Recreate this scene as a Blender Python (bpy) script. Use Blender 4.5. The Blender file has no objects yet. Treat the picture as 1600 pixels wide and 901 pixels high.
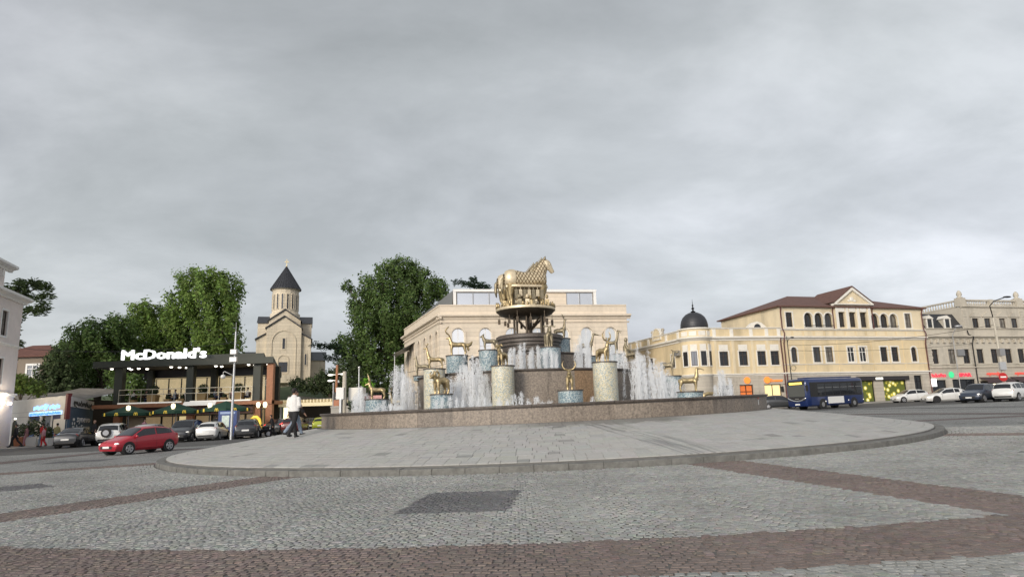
import bpy, bmesh, math, random
import numpy as np
from mathutils import Vector, Matrix, geometry
R = math.radians
rnd = random.Random(7)
scene = bpy.context.scene
col = scene.collection

# ------------------------------------------------------------------ camera
EYE, FPX = 1.6, 1067.0
TH = math.atan((652 - 450.5) / FPX)
RO = R(1.7)
cam = bpy.data.cameras.new('camera')
cam.lens = 36 * FPX / 1600
cam.sensor_width = 36
cam.clip_start, cam.clip_end = 0.1, 3000
camo = bpy.data.objects.new('camera', cam)
col.objects.link(camo)
_fw = Vector((0, math.cos(TH), math.sin(TH))); _u = Vector((0, -math.sin(TH), math.cos(TH))); _r = Vector((1, 0, 0))
_rr = _r * math.cos(RO) - _u * math.sin(RO)
_uu = _r * math.sin(RO) + _u * math.cos(RO)
_m = Matrix((_rr, _uu, -_fw)).transposed().to_4x4()
_m.translation = (0, 0, EYE)
camo.matrix_world = _m
scene.camera = camo

# ------------------------------------------------------------------ sky, sun, exposure
SUN_EL, SUN_AZ = R(20), R(208)          # azimuth clockwise from +Y: low in the sky behind the camera
w = bpy.data.worlds.new('World'); scene.world = w; w.use_nodes = True
nt = w.node_tree; nt.nodes.clear()
def N(t, typ, **kw):
    n = t.nodes.new(typ)
    for k, v in kw.items():
        if hasattr(n, k): setattr(n, k, v)
        else: n.inputs[k.replace('_', ' ')].default_value = v
    return n
out = N(nt, 'ShaderNodeOutputWorld')
sky = N(nt, 'ShaderNodeTexSky', sky_type='NISHITA', sun_disc=False, sun_elevation=SUN_EL, sun_rotation=SUN_AZ, dust_density=3.0)
bg1 = N(nt, 'ShaderNodeBackground', Strength=0.09)
hs_ = N(nt, 'ShaderNodeHueSaturation', Saturation=0.12)
nt.links.new(sky.outputs[0], hs_.inputs['Color']); pass
tc = N(nt, 'ShaderNodeTexCoord')
sep = N(nt, 'ShaderNodeSeparateXYZ'); nt.links.new(tc.outputs['Generated'], sep.inputs[0])
ab = N(nt, 'ShaderNodeMath', operation='ABSOLUTE'); nt.links.new(sep.outputs[2], ab.inputs[0])
ad = N(nt, 'ShaderNodeMath', operation='ADD'); nt.links.new(ab.outputs[0], ad.inputs[0]); ad.inputs[1].default_value = 0.34
dv = N(nt, 'ShaderNodeVectorMath', operation='DIVIDE'); nt.links.new(tc.outputs['Generated'], dv.inputs[0])
cb = N(nt, 'ShaderNodeCombineXYZ')
for i in range(3): nt.links.new(ad.outputs[0], cb.inputs[i])
nt.links.new(cb.outputs[0], dv.inputs[1])
mp = N(nt, 'ShaderNodeMapping'); mp.inputs['Scale'].default_value = (0.85, 1.15, 0.5); mp.inputs['Rotation'].default_value = (0, 0, R(-16)); mp.inputs['Location'].default_value = (3.1, 0.9, 0)
nt.links.new(dv.outputs[0], mp.inputs[0])
n1 = N(nt, 'ShaderNodeTexNoise', Scale=2.1, Detail=11.0, Roughness=0.57, Distortion=0.22); nt.links.new(mp.outputs[0], n1.inputs[0])
n2 = N(nt, 'ShaderNodeTexNoise', Scale=0.45, Detail=3.0, Roughness=0.5); nt.links.new(mp.outputs[0], n2.inputs[0])
cr = N(nt, 'ShaderNodeValToRGB')
e = cr.color_ramp.elements
e[0].position = 0.31; e[0].color = (0.318, 0.330, 0.336, 1)
e[1].position = 0.68; e[1].color = (0.500, 0.508, 0.515, 1)
el = cr.color_ramp.elements.new(0.5); el.color = (0.395, 0.406, 0.413, 1)
nt.links.new(n1.outputs[0], cr.inputs[0])
cr2 = N(nt, 'ShaderNodeValToRGB')
e = cr2.color_ramp.elements
e[0].position = 0.35; e[0].color = (0.97, 1.0, 1.0, 1)
e[1].position = 0.65; e[1].color = (1.05, 1.04, 1.12, 1)
nt.links.new(n2.outputs[0], cr2.inputs[0])
mx = N(nt, 'ShaderNodeMix', data_type='RGBA', blend_type='MULTIPLY'); mx.inputs[0].default_value = 1
nt.links.new(cr.outputs[0], mx.inputs[6]); nt.links.new(cr2.outputs[0], mx.inputs[7])
cm = N(nt, 'ShaderNodeMix', data_type='RGBA', blend_type='MULTIPLY'); cm.inputs[0].default_value = 1      # the same cloud cover veils the clear-sky light
csc = N(nt, 'ShaderNodeVectorMath', operation='SCALE'); csc.inputs['Scale'].default_value = 1.95; nt.links.new(mx.outputs[2], csc.inputs[0])
nt.links.new(hs_.outputs[0], cm.inputs[6]); nt.links.new(csc.outputs[0], cm.inputs[7]); nt.links.new(cm.outputs[2], bg1.inputs[0])
bg2 = N(nt, 'ShaderNodeBackground', Strength=0.49)
nt.links.new(mx.outputs[2], bg2.inputs[0])
ads = N(nt, 'ShaderNodeAddShader')
nt.links.new(bg1.outputs[0], ads.inputs[0]); nt.links.new(bg2.outputs[0], ads.inputs[1]); nt.links.new(ads.outputs[0], out.inputs[0])

sl = bpy.data.lights.new('sun', 'SUN'); sl.energy = 1.5; sl.angle = R(14); sl.color = (1.0, 0.86, 0.66)
so = bpy.data.objects.new('sun', sl); col.objects.link(so)
_sd = Vector((math.sin(SUN_AZ) * math.cos(SUN_EL), math.cos(SUN_AZ) * math.cos(SUN_EL), math.sin(SUN_EL)))
so.rotation_euler = _sd.to_track_quat('Z', 'Y').to_euler(); so.location = (-10, -20, 30)
vs = scene.view_settings
vs.view_transform = 'Standard'; vs.look = 'None'; vs.gamma = 1; vs.exposure = 0.36; vs.use_curve_mapping = False
scene.cycles.use_denoising = True
scene.cycles.max_bounces = 6; scene.cycles.transparent_max_bounces = 16

# ------------------------------------------------------------------ helpers
GA, GB = 0.015, 0.0165
def g(x, y): return GA * x + GB * y
ORIG = {}
MATS = {}
def mat(name, c, rough=0.7, metal=0.0, var=0.0, vscale=3.0, bump=0.0, bscale=20.0, emit=None, estr=0.0, alpha=1.0, attr=False, spec=0.5, stain=0.0, coat=0.0, streak=False, course=0.0):
    if name in MATS: return MATS[name]
    m = bpy.data.materials.new(name); m.use_nodes = True; MATS[name] = m
    t = m.node_tree; b = t.nodes['Principled BSDF']
    b.inputs['Roughness'].default_value = rough; b.inputs['Metallic'].default_value = metal
    b.inputs['Specular IOR Level'].default_value = spec
    b.inputs['Base Color'].default_value = (*c, 1)
    if coat: b.inputs['Coat Weight'].default_value = coat; b.inputs['Coat Roughness'].default_value = 0.06
    if emit: b.inputs['Emission Color'].default_value = (*emit, 1); b.inputs['Emission Strength'].default_value = estr
    if alpha < 1: b.inputs['Alpha'].default_value = alpha
    src = None
    if attr:
        a = N(t, 'ShaderNodeAttribute', attribute_name='Col'); src = a.outputs['Color']
    if var or stain:
        tcn = N(t, 'ShaderNodeTexCoord')
        vec = tcn.outputs['Object']
        vec0 = vec
        if streak:
            mpp = N(t, 'ShaderNodeMapping'); mpp.inputs['Scale'].default_value = (1, 1, 0.18); t.links.new(vec, mpp.inputs[0]); vec = mpp.outputs[0]
        if src is None:
            rgb = N(t, 'ShaderNodeRGB'); rgb.outputs[0].default_value = (*c, 1); src = rgb.outputs[0]
    if var:
        nz = N(t, 'ShaderNodeTexNoise', Scale=vscale, Detail=8.0, Roughness=0.65); t.links.new(vec0 if streak == 2 else vec, nz.inputs[0])
        mr = N(t, 'ShaderNodeMapRange'); mr.inputs[1].default_value = 0.25; mr.inputs[2].default_value = 0.75
        mr.inputs[3].default_value = 1 - var; mr.inputs[4].default_value = 1 + var; t.links.new(nz.outputs[0], mr.inputs[0])
        mm = N(t, 'ShaderNodeVectorMath', operation='SCALE'); t.links.new(src, mm.inputs[0]); t.links.new(mr.outputs[0], mm.inputs['Scale']); src = mm.outputs[0]
    if stain:
        nz = N(t, 'ShaderNodeTexNoise', Scale=vscale * 0.22, Detail=6.0, Roughness=0.7); t.links.new(vec, nz.inputs[0])
        mr = N(t, 'ShaderNodeMapRange'); mr.inputs[1].default_value = 0.5; mr.inputs[2].default_value = 0.72
        mr.inputs[3].default_value = 1; mr.inputs[4].default_value = 1 - stain; t.links.new(nz.outputs[0], mr.inputs[0])
        mm = N(t, 'ShaderNodeVectorMath', operation='SCALE'); t.links.new(src, mm.inputs[0]); t.links.new(mr.outputs[0], mm.inputs['Scale']); src = mm.outputs[0]
    if course:     # fine bed joints between the stone courses
        sp_ = N(t, 'ShaderNodeSeparateXYZ'); t.links.new(vec0, sp_.inputs[0])
        d_ = N(t, 'ShaderNodeMath', operation='DIVIDE'); d_.inputs[1].default_value = course; t.links.new(sp_.outputs[2], d_.inputs[0])
        f_ = N(t, 'ShaderNodeMath', operation='FRACT'); t.links.new(d_.outputs[0], f_.inputs[0])
        g_ = N(t, 'ShaderNodeMath', operation='GREATER_THAN'); g_.inputs[1].default_value = .06; t.links.new(f_.outputs[0], g_.inputs[0])
        fl_ = N(t, 'ShaderNodeMath', operation='FLOOR'); t.links.new(d_.outputs[0], fl_.inputs[0])
        wn = N(t, 'ShaderNodeTexWhiteNoise', noise_dimensions='1D'); t.links.new(fl_.outputs[0], wn.inputs['W'])
        m1 = N(t, 'ShaderNodeMapRange'); m1.inputs[3].default_value = .93; m1.inputs[4].default_value = 1.05; t.links.new(wn.outputs['Value'], m1.inputs[0])
        m2 = N(t, 'ShaderNodeMapRange'); m2.inputs[3].default_value = .70; m2.inputs[4].default_value = 1.0; t.links.new(g_.outputs[0], m2.inputs[0])
        ml = N(t, 'ShaderNodeMath', operation='MULTIPLY'); t.links.new(m1.outputs[0], ml.inputs[0]); t.links.new(m2.outputs[0], ml.inputs[1])
        mm = N(t, 'ShaderNodeVectorMath', operation='SCALE'); t.links.new(src, mm.inputs[0]); t.links.new(ml.outputs[0], mm.inputs['Scale']); src = mm.outputs[0]
    if src is not None: t.links.new(src, b.inputs['Base Color'])
    if bump:
        tcn = N(t, 'ShaderNodeTexCoord')
        nz = N(t, 'ShaderNodeTexNoise', Scale=bscale, Detail=6.0); t.links.new(tcn.outputs['Object'], nz.inputs[0])
        bp = N(t, 'ShaderNodeBump', Strength=bump, Distance=0.02); t.links.new(nz.outputs[0], bp.inputs['Height']); t.links.new(bp.outputs[0], b.inputs['Normal'])
    return m

class MB:
    def __init__(s, M=None): s.v = []; s.f = []; s.c = []; s.M = M; s.cur = None
    def av(s, pts):
        i = len(s.v)
        if s.M is not None: pts = [s.M @ Vector(p) for p in pts]
        s.v.extend([tuple(p) for p in pts]); return i
    def af(s, faces, i=0):
        for f in faces: s.f.append([k + i for k in f]); s.c.append(s.cur)
    def poly(s, pts): i = s.av(pts); s.af([list(range(len(pts)))], i)
    def box(s, x0, x1, y0, y1, z0, z1):
        i = s.av([(x0,y0,z0),(x1,y0,z0),(x1,y1,z0),(x0,y1,z0),(x0,y0,z1),(x1,y0,z1),(x1,y1,z1),(x0,y1,z1)])
        s.af([(0,3,2,1),(4,5,6,7),(0,1,5,4),(1,2,6,5),(2,3,7,6),(3,0,4,7)], i)
    def bbox(s, x0, x1, y0, y1, z0, z1, b=0.02):
        # box with chamfered edges: two stacked inset rings
        def ring(z, i): return [(x0+i,y0+b-i if 0 else y0+i,z),(x1-i,y0+i,z),(x1-i,y1-i,z),(x0+i,y1-i,z)]
        rs = ring(z0, b) + ring(z0+b, 0) + ring(z1-b, 0) + ring(z1, b)
        i = s.av(rs); s.af([(3,2,1,0),(12,13,14,15)], i)
        for k in range(3):
            for j in range(4): s.af([(k*4+j, k*4+(j+1)%4, k*4+4+(j+1)%4, k*4+4+j)], i)
    def prism(s, poly, y0, y1):
        # polygon in (x,z) extruded along y
        n = len(poly)
        i = s.av([(p[0], y0, p[1]) for p in poly] + [(p[0], y1, p[1]) for p in poly])
        s.af([list(range(n)), list(range(2*n-1, n-1, -1))], i)
        s.af([(k, k+n, (k+1)%n+n, (k+1)%n) for k in range(n)], i)
    def vprism(s, poly, z0, z1):
        n = len(poly)
        i = s.av([(p[0], p[1], z0) for p in poly] + [(p[0], p[1], z1) for p in poly])
        s.af([list(range(n-1, -1, -1)), list(range(n, 2*n))], i)
        s.af([(k, (k+1)%n, (k+1)%n+n, k+n) for k in range(n)], i)
    def ring(s, pa, pb, y0, y1):
        # band between two (x,z) outlines of equal length, from y0 (front) to y1
        n = len(pa)
        i = s.av([(p[0],y0,p[1]) for p in pa]+[(p[0],y0,p[1]) for p in pb]+[(p[0],y1,p[1]) for p in pa]+[(p[0],y1,p[1]) for p in pb])
        for k in range(n):
            j = (k+1) % n
            s.af([(k,j,n+j,n+k),(n+k,n+j,3*n+j,3*n+k),(j,k,2*n+k,2*n+j)], i)
    def tube(s, pts, rad, n=8, sx=1.0, caps=True):
        pts = [Vector(p) for p in pts]
        if not hasattr(rad, '__len__'): rad = [rad]*len(pts)
        ref = None; rings = []
        for k, p in enumerate(pts):
            d = (pts[min(k+1,len(pts)-1)] - pts[max(k-1,0)])
            d = d.normalized() if d.length > 1e-9 else Vector((0,0,1))
            if ref is None: ref = Vector((0,1,0)) if abs(d.y) < 0.9 else Vector((1,0,0))
            a = d.cross(ref).normalized(); b2 = a.cross(d).normalized(); ref = b2
            rings.append([p + a*(math.cos(2*math.pi*j/n)*rad[k]) + b2*(math.sin(2*math.pi*j/n)*rad[k]*sx) for j in range(n)])
        i = s.av([q for r_ in rings for q in r_])
        for k in range(len(pts)-1):
            for j in range(n): s.af([(k*n+j, k*n+(j+1)%n, (k+1)*n+(j+1)%n, (k+1)*n+j)], i)
        if caps: s.af([list(range(n-1,-1,-1)), [(len(pts)-1)*n+j for j in range(n)]], i)
    def lathe(s, prof, n=32, c=(0,0), a0=0, a1=2*math.pi, zf=None):
        full = abs(a1-a0-2*math.pi) < 1e-6; m = n if full else n+1
        P = []
        for r_, z in prof:
            for j in range(m):
                a = a0 + (a1-a0)*j/n
                x, y = c[0]+r_*math.cos(a), c[1]+r_*math.sin(a)
                P.append((x, y, z + (zf(x,y) if zf else 0)))
        i = s.av(P)
        for k in range(len(prof)-1):
            for j in range(n):
                q = (j+1) % m
                s.af([(k*m+j, k*m+q, (k+1)*m+q, (k+1)*m+j)], i)
    def ball(s, c, r_, n=8, sc=(1,1,1)):
        P = [(c[0], c[1], c[2]-r_*sc[2])]
        h = max(3, n//2)
        for k in range(1, h):
            t = -math.pi/2 + math.pi*k/h
            for j in range(n):
                a = 2*math.pi*j/n
                P.append((c[0]+r_*sc[0]*math.cos(t)*math.cos(a), c[1]+r_*sc[1]*math.cos(t)*math.sin(a), c[2]+r_*sc[2]*math.sin(t)))
        P.append((c[0], c[1], c[2]+r_*sc[2])); i = s.av(P); L = len(P)-1
        for j in range(n): s.af([(0, 1+(j+1)%n, 1+j), (L, L-n+j, L-n+(j+1)%n)], i)
        for k in range(h-2):
            for j in range(n): s.af([(1+k*n+j, 1+k*n+(j+1)%n, 1+(k+1)*n+(j+1)%n, 1+(k+1)*n+j)], i)
    def wall(s, outline, holes, depth, y=0.0):
        # flat wall (x,z) at y with real openings and reveals running back by depth
        V, E = [], []
        for lp in [outline] + holes:
            b0 = len(V); V += [Vector(p) for p in lp]; E += [(b0+k, b0+(k+1) % len(lp)) for k in range(len(lp))]
        vv, ee, ff, *_ = geometry.delaunay_2d_cdt(V, E, [], 0, 1e-5)
        i = s.av([(p.x, y, p.y) for p in vv])
        def inside(pt, lp):
            c = False; j = len(lp)-1
            for k in range(len(lp)):
                a, b = lp[k], lp[j]
                if (a[1] > pt[1]) != (b[1] > pt[1]) and pt[0] < (b[0]-a[0])*(pt[1]-a[1])/(b[1]-a[1])+a[0]: c = not c
                j = k
            return c
        for f in ff:
            ct = sum((vv[k] for k in f), Vector((0,0)))/len(f)
            if inside(ct, outline) and not any(inside(ct, h) for h in holes): s.af([list(f)], i)
        for h in holes:
            n = len(h); i = s.av([(p[0], y, p[1]) for p in h] + [(p[0], y+depth, p[1]) for p in h])
            s.af([(k, (k+1)%n, (k+1)%n+n, k+n) for k in range(n)], i)
    def mesh(s, o=(0,0,0), name='m'):
        me = bpy.data.meshes.new(name)
        V = [(p[0]-o[0], p[1]-o[1], p[2]-o[2]) for p in s.v]
        me.from_pydata(V, [], s.f)
        if any(c is not None for c in s.c):
            at_ = me.color_attributes.new('Col', 'FLOAT_COLOR', 'CORNER')
            data = []
            for f, c in zip(s.f, s.c): data.extend(((*(c or (1,1,1)), 1.0))*len(f))
            at_.data.foreach_set('color', data)
        return me
    def build(s, name, m, parent=None, smooth=False, loc=None, remesh=None, sub=0):
        o = ORIG.get(parent.name, (0,0,0)) if parent else (loc or (0,0,0))
        me = s.mesh(o, name)
        return link(name, me, m, parent, smooth, loc if parent is None else None, remesh)

def link(name, me, m, parent=None, smooth=False, loc=None, remesh=None):
    if m is not None and not len(me.materials): me.materials.append(m)
    if smooth is True: me.polygons.foreach_set('use_smooth', [True]*len(me.polygons))
    elif smooth: 
        me.polygons.foreach_set('use_smooth', [True]*len(me.polygons)); me.set_sharp_from_angle(angle=R(smooth))
    ob = bpy.data.objects.new(name, me); col.objects.link(ob)
    if parent: ob.parent = parent; ORIG[ob.name] = ORIG.get(parent.name, (0,0,0))
    elif loc: ob.location = loc; ORIG[ob.name] = loc
    if remesh:
        md = ob.modifiers.new('r', 'REMESH'); md.mode = 'VOXEL'; md.voxel_size = remesh; md.use_smooth_shade = True
    return ob
def tag(o, label, cat, group=None, kind=None):
    if label: o['label'] = label
    if cat: o['category'] = cat
    if group: o['group'] = group
    if kind: o['kind'] = kind
    return o
def struct(o): o['kind'] = 'structure'; return o
def thing(name, label, cat, loc=(0,0,0), group=None, local=False, rz=0, tilt=False):
    o = bpy.data.objects.new(name, None); col.objects.link(o); o.location = loc; o.empty_display_size = 0.3
    if rz: o.rotation_euler = (0, 0, rz)
    if tilt: tiltz(o, rz)
    ORIG[o.name] = (0,0,0) if local else tuple(loc)
    return tag(o, label, cat, group)
GN = Vector((-GA, -GB, 1)).normalized()
def tiltz(o, rz):
    q = Vector((0,0,1)).rotation_difference(GN)
    o.rotation_euler = (q.to_matrix() @ Matrix.Rotation(rz, 3, 'Z')).to_euler()
def copy_tree(o, parent=None):
    c = o.copy(); col.objects.link(c); c.parent = parent
    if parent: ORIG[c.name] = (0,0,0)
    for ch in o.children: copy_tree(ch, c)
    return c
def frame(p0, p1, z=0.0):
    d = Vector((p1[0]-p0[0], p1[1]-p0[1], 0)); L = d.length; d.normalize()
    M = Matrix(((d.x, -d.y, 0, p0[0]), (d.y, d.x, 0, p0[1]), (0, 0, 1, z), (0, 0, 0, 1)))
    return M, L
def prect(x, z, w_, h): return [(x-w_/2, z), (x+w_/2, z), (x+w_/2, z+h), (x-w_/2, z+h)]
def parch(x, z, w_, h, n=10):
    r_ = w_/2
    return [(x-r_, z), (x+r_, z)] + [(x+r_*math.cos(math.pi*k/n), z+h-r_+r_*math.sin(math.pi*k/n)) for k in range(n+1)]
def grow(pl, t):
    xs = [p[0] for p in pl]; zs = [p[1] for p in pl]; cx, cz = (min(xs)+max(xs))/2, (min(zs)+max(zs))/2
    kx, kz = 1+2*t/(max(xs)-min(xs)), 1+2*t/(max(zs)-min(zs))
    return [(cx+(p[0]-cx)*kx, cz+(p[1]-cz)*kz) for p in pl]
def window(root, M, pl, depth, fm, gm, fw=0.07, sur=None, sw=0.14, mull=1, trans=0.66, sill=None, name='window', sp=0.05):
    xs = [p[0] for p in pl]; zs = [p[1] for p in pl]; x0, x1, z0, z1 = min(xs), max(xs), min(zs), max(zs)
    b = MB(M); b.ring(pl, grow(pl, -fw), depth-0.09, depth)
    for k in range(mull):
        x = x0+(x1-x0)*(k+1)/(mull+1); b.box(x-fw*.45, x+fw*.45, depth-0.075, depth-0.005, z0+fw*.9, z1-fw*.9-(0.12*(x1-x0) if len(pl) > 4 and mull > 1 else 0))
    if trans: z = z0+(z1-z0)*trans; b.box(x0+fw*.9, x1-fw*.9, depth-0.07, depth-0.008, z-fw*.4, z+fw*.4)
    wo = b.build(name, fm, root)
    if gm is DGLASS: gm = rnd.choice((DGLASS, DGLASS, DGLASS, CURT, GGLASS))
    p = MB(M); p.poly([(q[0], depth-0.03, q[1]) for q in pl]); p.build('pane', gm, wo)
    if sur:
        s_ = MB(M); s_.ring(grow(pl, sw), grow(pl, 0.004), -sp, 0.03); s_.build('surround', sur, wo)
    if sill:
        s_ = MB(M); s_.box(x0-sw-.06, x1+sw+.06, -0.14, 0.06, z0-0.13-(sw if sur else 0), z0-0.004-(sw if sur else 0)); s_.build('sill', sill, wo)
    return wo
def text_mesh(body, size, bold=0.0, ext=0.02, shear=0.0, space=1.0):
    c = bpy.data.curves.new('txt', 'FONT'); c.body = body; c.size = size; c.offset = bold; c.extrude = ext; c.shear = shear; c.space_character = space
    c.align_x = 'CENTER'; c.align_y = 'BOTTOM_BASELINE'; c.resolution_u = 2
    o = bpy.data.objects.new('txt', c); col.objects.link(o)
    bpy.context.view_layer.update()
    me = bpy.data.meshes.new_from_object(o.evaluated_get(bpy.context.evaluated_depsgraph_get()))
    bpy.data.objects.remove(o); bpy.data.curves.remove(c)
    return me
def lettering(root, M, body, x, z, size, m, y=-0.06, bold=0.0, width=None, name='lettering', ext=0.02, shear=0.0):
    me = text_mesh(body, size, 0.0, ext, shear); me.materials.clear()
    if bold:      # heavier strokes: slightly shifted layers of the same letters
        bm = bmesh.new(); bm.from_mesh(me); base = bm.verts[:] + bm.edges[:] + bm.faces[:]
        for q, (dx, dz) in enumerate(((1,0),(-1,0),(0,1),(0,-1),(.7,.7),(-.7,.7),(.7,-.7),(-.7,-.7))):
            r_ = bmesh.ops.duplicate(bm, geom=base); vs_ = [e_ for e_ in r_['geom'] if isinstance(e_, bmesh.types.BMVert)]
            bmesh.ops.translate(bm, verts=vs_, vec=(dx*bold, dz*bold, -.004*(q+1)))
        bm.to_mesh(me); bm.free()
    xs = [v.co.x for v in me.vertices]; k = 1.0
    if width: k = width/(max(xs)-min(xs))
    cx = (max(xs)+min(xs))/2
    o = ORIG.get(root.name, (0,0,0))
    for v in me.vertices:
        p = M @ Vector((x+(v.co.x-cx)*k, y-v.co.z, z+v.co.y)); v.co = (p.x-o[0], p.y-o[1], p.z-o[2])
    me.flip_normals() if False else None
    return link(name, me, m, root)

# shared materials
WHITE = mat('white_paint', (0.78,0.77,0.74), 0.6, var=0.07, vscale=4, stain=.1)
DGLASS = mat('dark_glass', (0.018,0.02,0.024), 0.06, spec=0.7)
MGLASS = mat('mirror_glass', (0.93,0.91,0.86), 0.06, metal=0.95)
CURT = mat('curtained_glass', (0.16,0.15,0.13), 0.15, var=.5, vscale=2.5, spec=0.7)
GGLASS = mat('grey_glass', (0.05,0.055,0.06), 0.08, spec=0.7)
BLACKM = mat('black_metal', (0.02,0.02,0.022), 0.45, metal=0.3)
GREYM = mat('grey_metal', (0.35,0.35,0.35), 0.4, metal=0.6, var=.1)
GALV = mat('galvanised_steel', (0.50,0.51,0.52), 0.42, metal=0.5, var=.12, vscale=6)
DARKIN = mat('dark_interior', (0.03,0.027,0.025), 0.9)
LAMP = mat('lamp_glow', (0.9,0.9,0.85), 0.4, emit=(1.0,0.93,0.80), estr=4)
# ------------------------------------------------------------------ ground
C = (1.25, 33.4)             # centre of the paved mound and basin
RK = 16.4                   # kerb radius
def cobble_mat(name, c1, c2, joint, scale=8.5):
    m = bpy.data.materials.new(name); m.use_nodes = True; t = m.node_tree; b = t.nodes['Principled BSDF']
    tcn = N(t, 'ShaderNodeTexCoord')
    v = N(t, 'ShaderNodeTexVoronoi', feature='DISTANCE_TO_EDGE', Scale=scale); v2 = N(t, 'ShaderNodeTexVoronoi', Scale=scale)
    v.inputs['Randomness'].default_value = 0.55; v2.inputs['Randomness'].default_value = 0.55
    t.links.new(tcn.outputs['Object'], v.inputs['Vector']); t.links.new(tcn.outputs['Object'], v2.inputs['Vector'])
    mxn = N(t, 'ShaderNodeMix', data_type='RGBA'); mxn.inputs[6].default_value = (*c1, 1); mxn.inputs[7].default_value = (*c2, 1)
    sp = N(t, 'ShaderNodeSeparateColor'); t.links.new(v2.outputs['Color'], sp.inputs[0]); t.links.new(sp.outputs[0], mxn.inputs[0])
    rp = N(t, 'ShaderNodeMapRange'); rp.inputs[1].default_value = 0.015; rp.inputs[2].default_value = 0.09; t.links.new(v.outputs['Distance'], rp.inputs[0])
    mj = N(t, 'ShaderNodeMix', data_type='RGBA'); mj.inputs[6].default_value = (*joint, 1); t.links.new(mxn.outputs[2], mj.inputs[7]); t.links.new(rp.outputs[0], mj.inputs[0])
    nz = N(t, 'ShaderNodeTexNoise', Scale=0.22, Detail=6.0, Roughness=0.6); t.links.new(tcn.outputs['Object'], nz.inputs[0])
    mr = N(t, 'ShaderNodeMapRange'); mr.inputs[1].default_value = 0.3; mr.inputs[2].default_value = 0.7; mr.inputs[3].default_value = 0.8; mr.inputs[4].default_value = 1.15; t.links.new(nz.outputs[0], mr.inputs[0])
    sc = N(t, 'ShaderNodeVectorMath', operation='SCALE'); t.links.new(mj.outputs[2], sc.inputs[0]); t.links.new(mr.outputs[0], sc.inputs['Scale'])
    t.links.new(sc.outputs[0], b.inputs['Base Color']); b.inputs['Roughness'].default_value = 0.75
    bp = N(t, 'ShaderNodeBump', Strength=0.6, Distance=0.02); t.links.new(rp.outputs[0], bp.inputs['Height']); t.links.new(bp.outputs[0], b.inputs['Normal'])
    return m
GREYC = cobble_mat('grey_cobbles', (0.22,0.225,0.215), (0.31,0.315,0.30), (0.10,0.10,0.095))
BROWNC = cobble_mat('brown_cobbles', (0.125,0.096,0.090), (0.185,0.145,0.135), (0.06,0.05,0.045))
DARKC = cobble_mat('dark_cobbles', (0.10,0.10,0.105), (0.15,0.15,0.155), (0.05,0.05,0.05))
b = MB(); S = 700
b.poly([(-S,-60,g(-S,-60)), (S,-60,g(S,-60)), (S,900,g(S,900)), (-S,900,g(-S,900))])
ground = struct(b.build('ground', GREYC))
A0, DA = R(-27.4), R(40)    # direction of the spokes, clockwise from the camera side
def pol(r_, a): return (C[0]+r_*math.sin(a), C[1]-r_*math.cos(a))
def sheet(pts, h, name, m):
    bb = MB(); bb.poly([(x, y, g(x,y)+h) for x, y in pts]); o = bb.build(name, m, ground); return o
for k in range(9):
    a = A0+DA*k; hw = 0.74
    dx, dy = math.cos(a)*hw, math.sin(a)*hw
    p, q = pol(RK-0.3, a), pol(26.6, a)
    sheet([(p[0]-dx,p[1]-dy), (q[0]-dx,q[1]-dy), (q[0]+dx,q[1]+dy), (p[0]+dx,p[1]+dy)], 0.0041, 'spoke_band', BROWNC)
    am = a+DA/2
    def dec(ap): return pol(ap/math.cos(DA/2), a), pol(ap/math.cos(DA/2), a+DA)
    arc_ = [a+DA*q/12 for q in range(13)]
    sheet([pol(25.05,q) for q in arc_]+[pol(26.75,q) for q in reversed(arc_)], 0.0083, 'ring_band', BROWNC)
    i0, i1 = dec(36.0); o0, o1 = dec(37.6)
    sheet([i0, o0, o1, i1], 0.0083, 'ring_band', DARKC)
    ap_ = am+R(1.5); c0, c1 = pol(19.9, ap_), pol(22.5, ap_); tx, ty = math.cos(ap_), math.sin(ap_)
    sheet([(c0[0]-tx*.85,c0[1]-ty*.85), (c1[0]-tx*.85,c1[1]-ty*.85), (c1[0]+tx*.85,c1[1]+ty*.85), (c0[0]+tx*.85,c0[1]+ty*.85)], 0.0041, 'inlay_patch', DARKC)

# real cobblestones over the part of the square in front of the mound
def cob_kind(x, y):
    dx, dy = x-C[0], C[1]-y
    r_ = np.hypot(dx, dy); a = np.arctan2(dx, dy)
    sec = np.floor((a-A0)/DA); am = A0+DA*(sec+0.5); da = a-am
    ap = r_*np.cos(da)
    near = A0+DA*np.round((a-A0)/DA); lat = np.abs(r_*np.sin(a-near))
    k = np.zeros(x.shape, int)
    k[(np.abs(r_*np.sin(da-R(1.5))) < 0.9) & (r_*np.cos(da-R(1.5)) > 19.9) & (r_*np.cos(da-R(1.5)) < 22.5)] = 2
    k[(lat < 0.74) & (r_*np.cos(a-near) < 25.8)] = 1
    k[(r_ > 25.05) & (r_ < 26.75)] = 1
    return k
rg = np.random.default_rng(3)
def proj(x, y, z):
    pz = z-EYE; f = y*math.cos(TH)+pz*math.sin(TH); up = -y*math.sin(TH)+pz*math.cos(TH)
    a, b_ = x/f, up/f; c, s = math.cos(RO), math.sin(RO)
    return 800+FPX*(a*c-b_*s), 450.5-FPX*(a*s+b_*c)
XS, YS, AN, LW = [], [], [], []
row = 0.100
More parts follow.
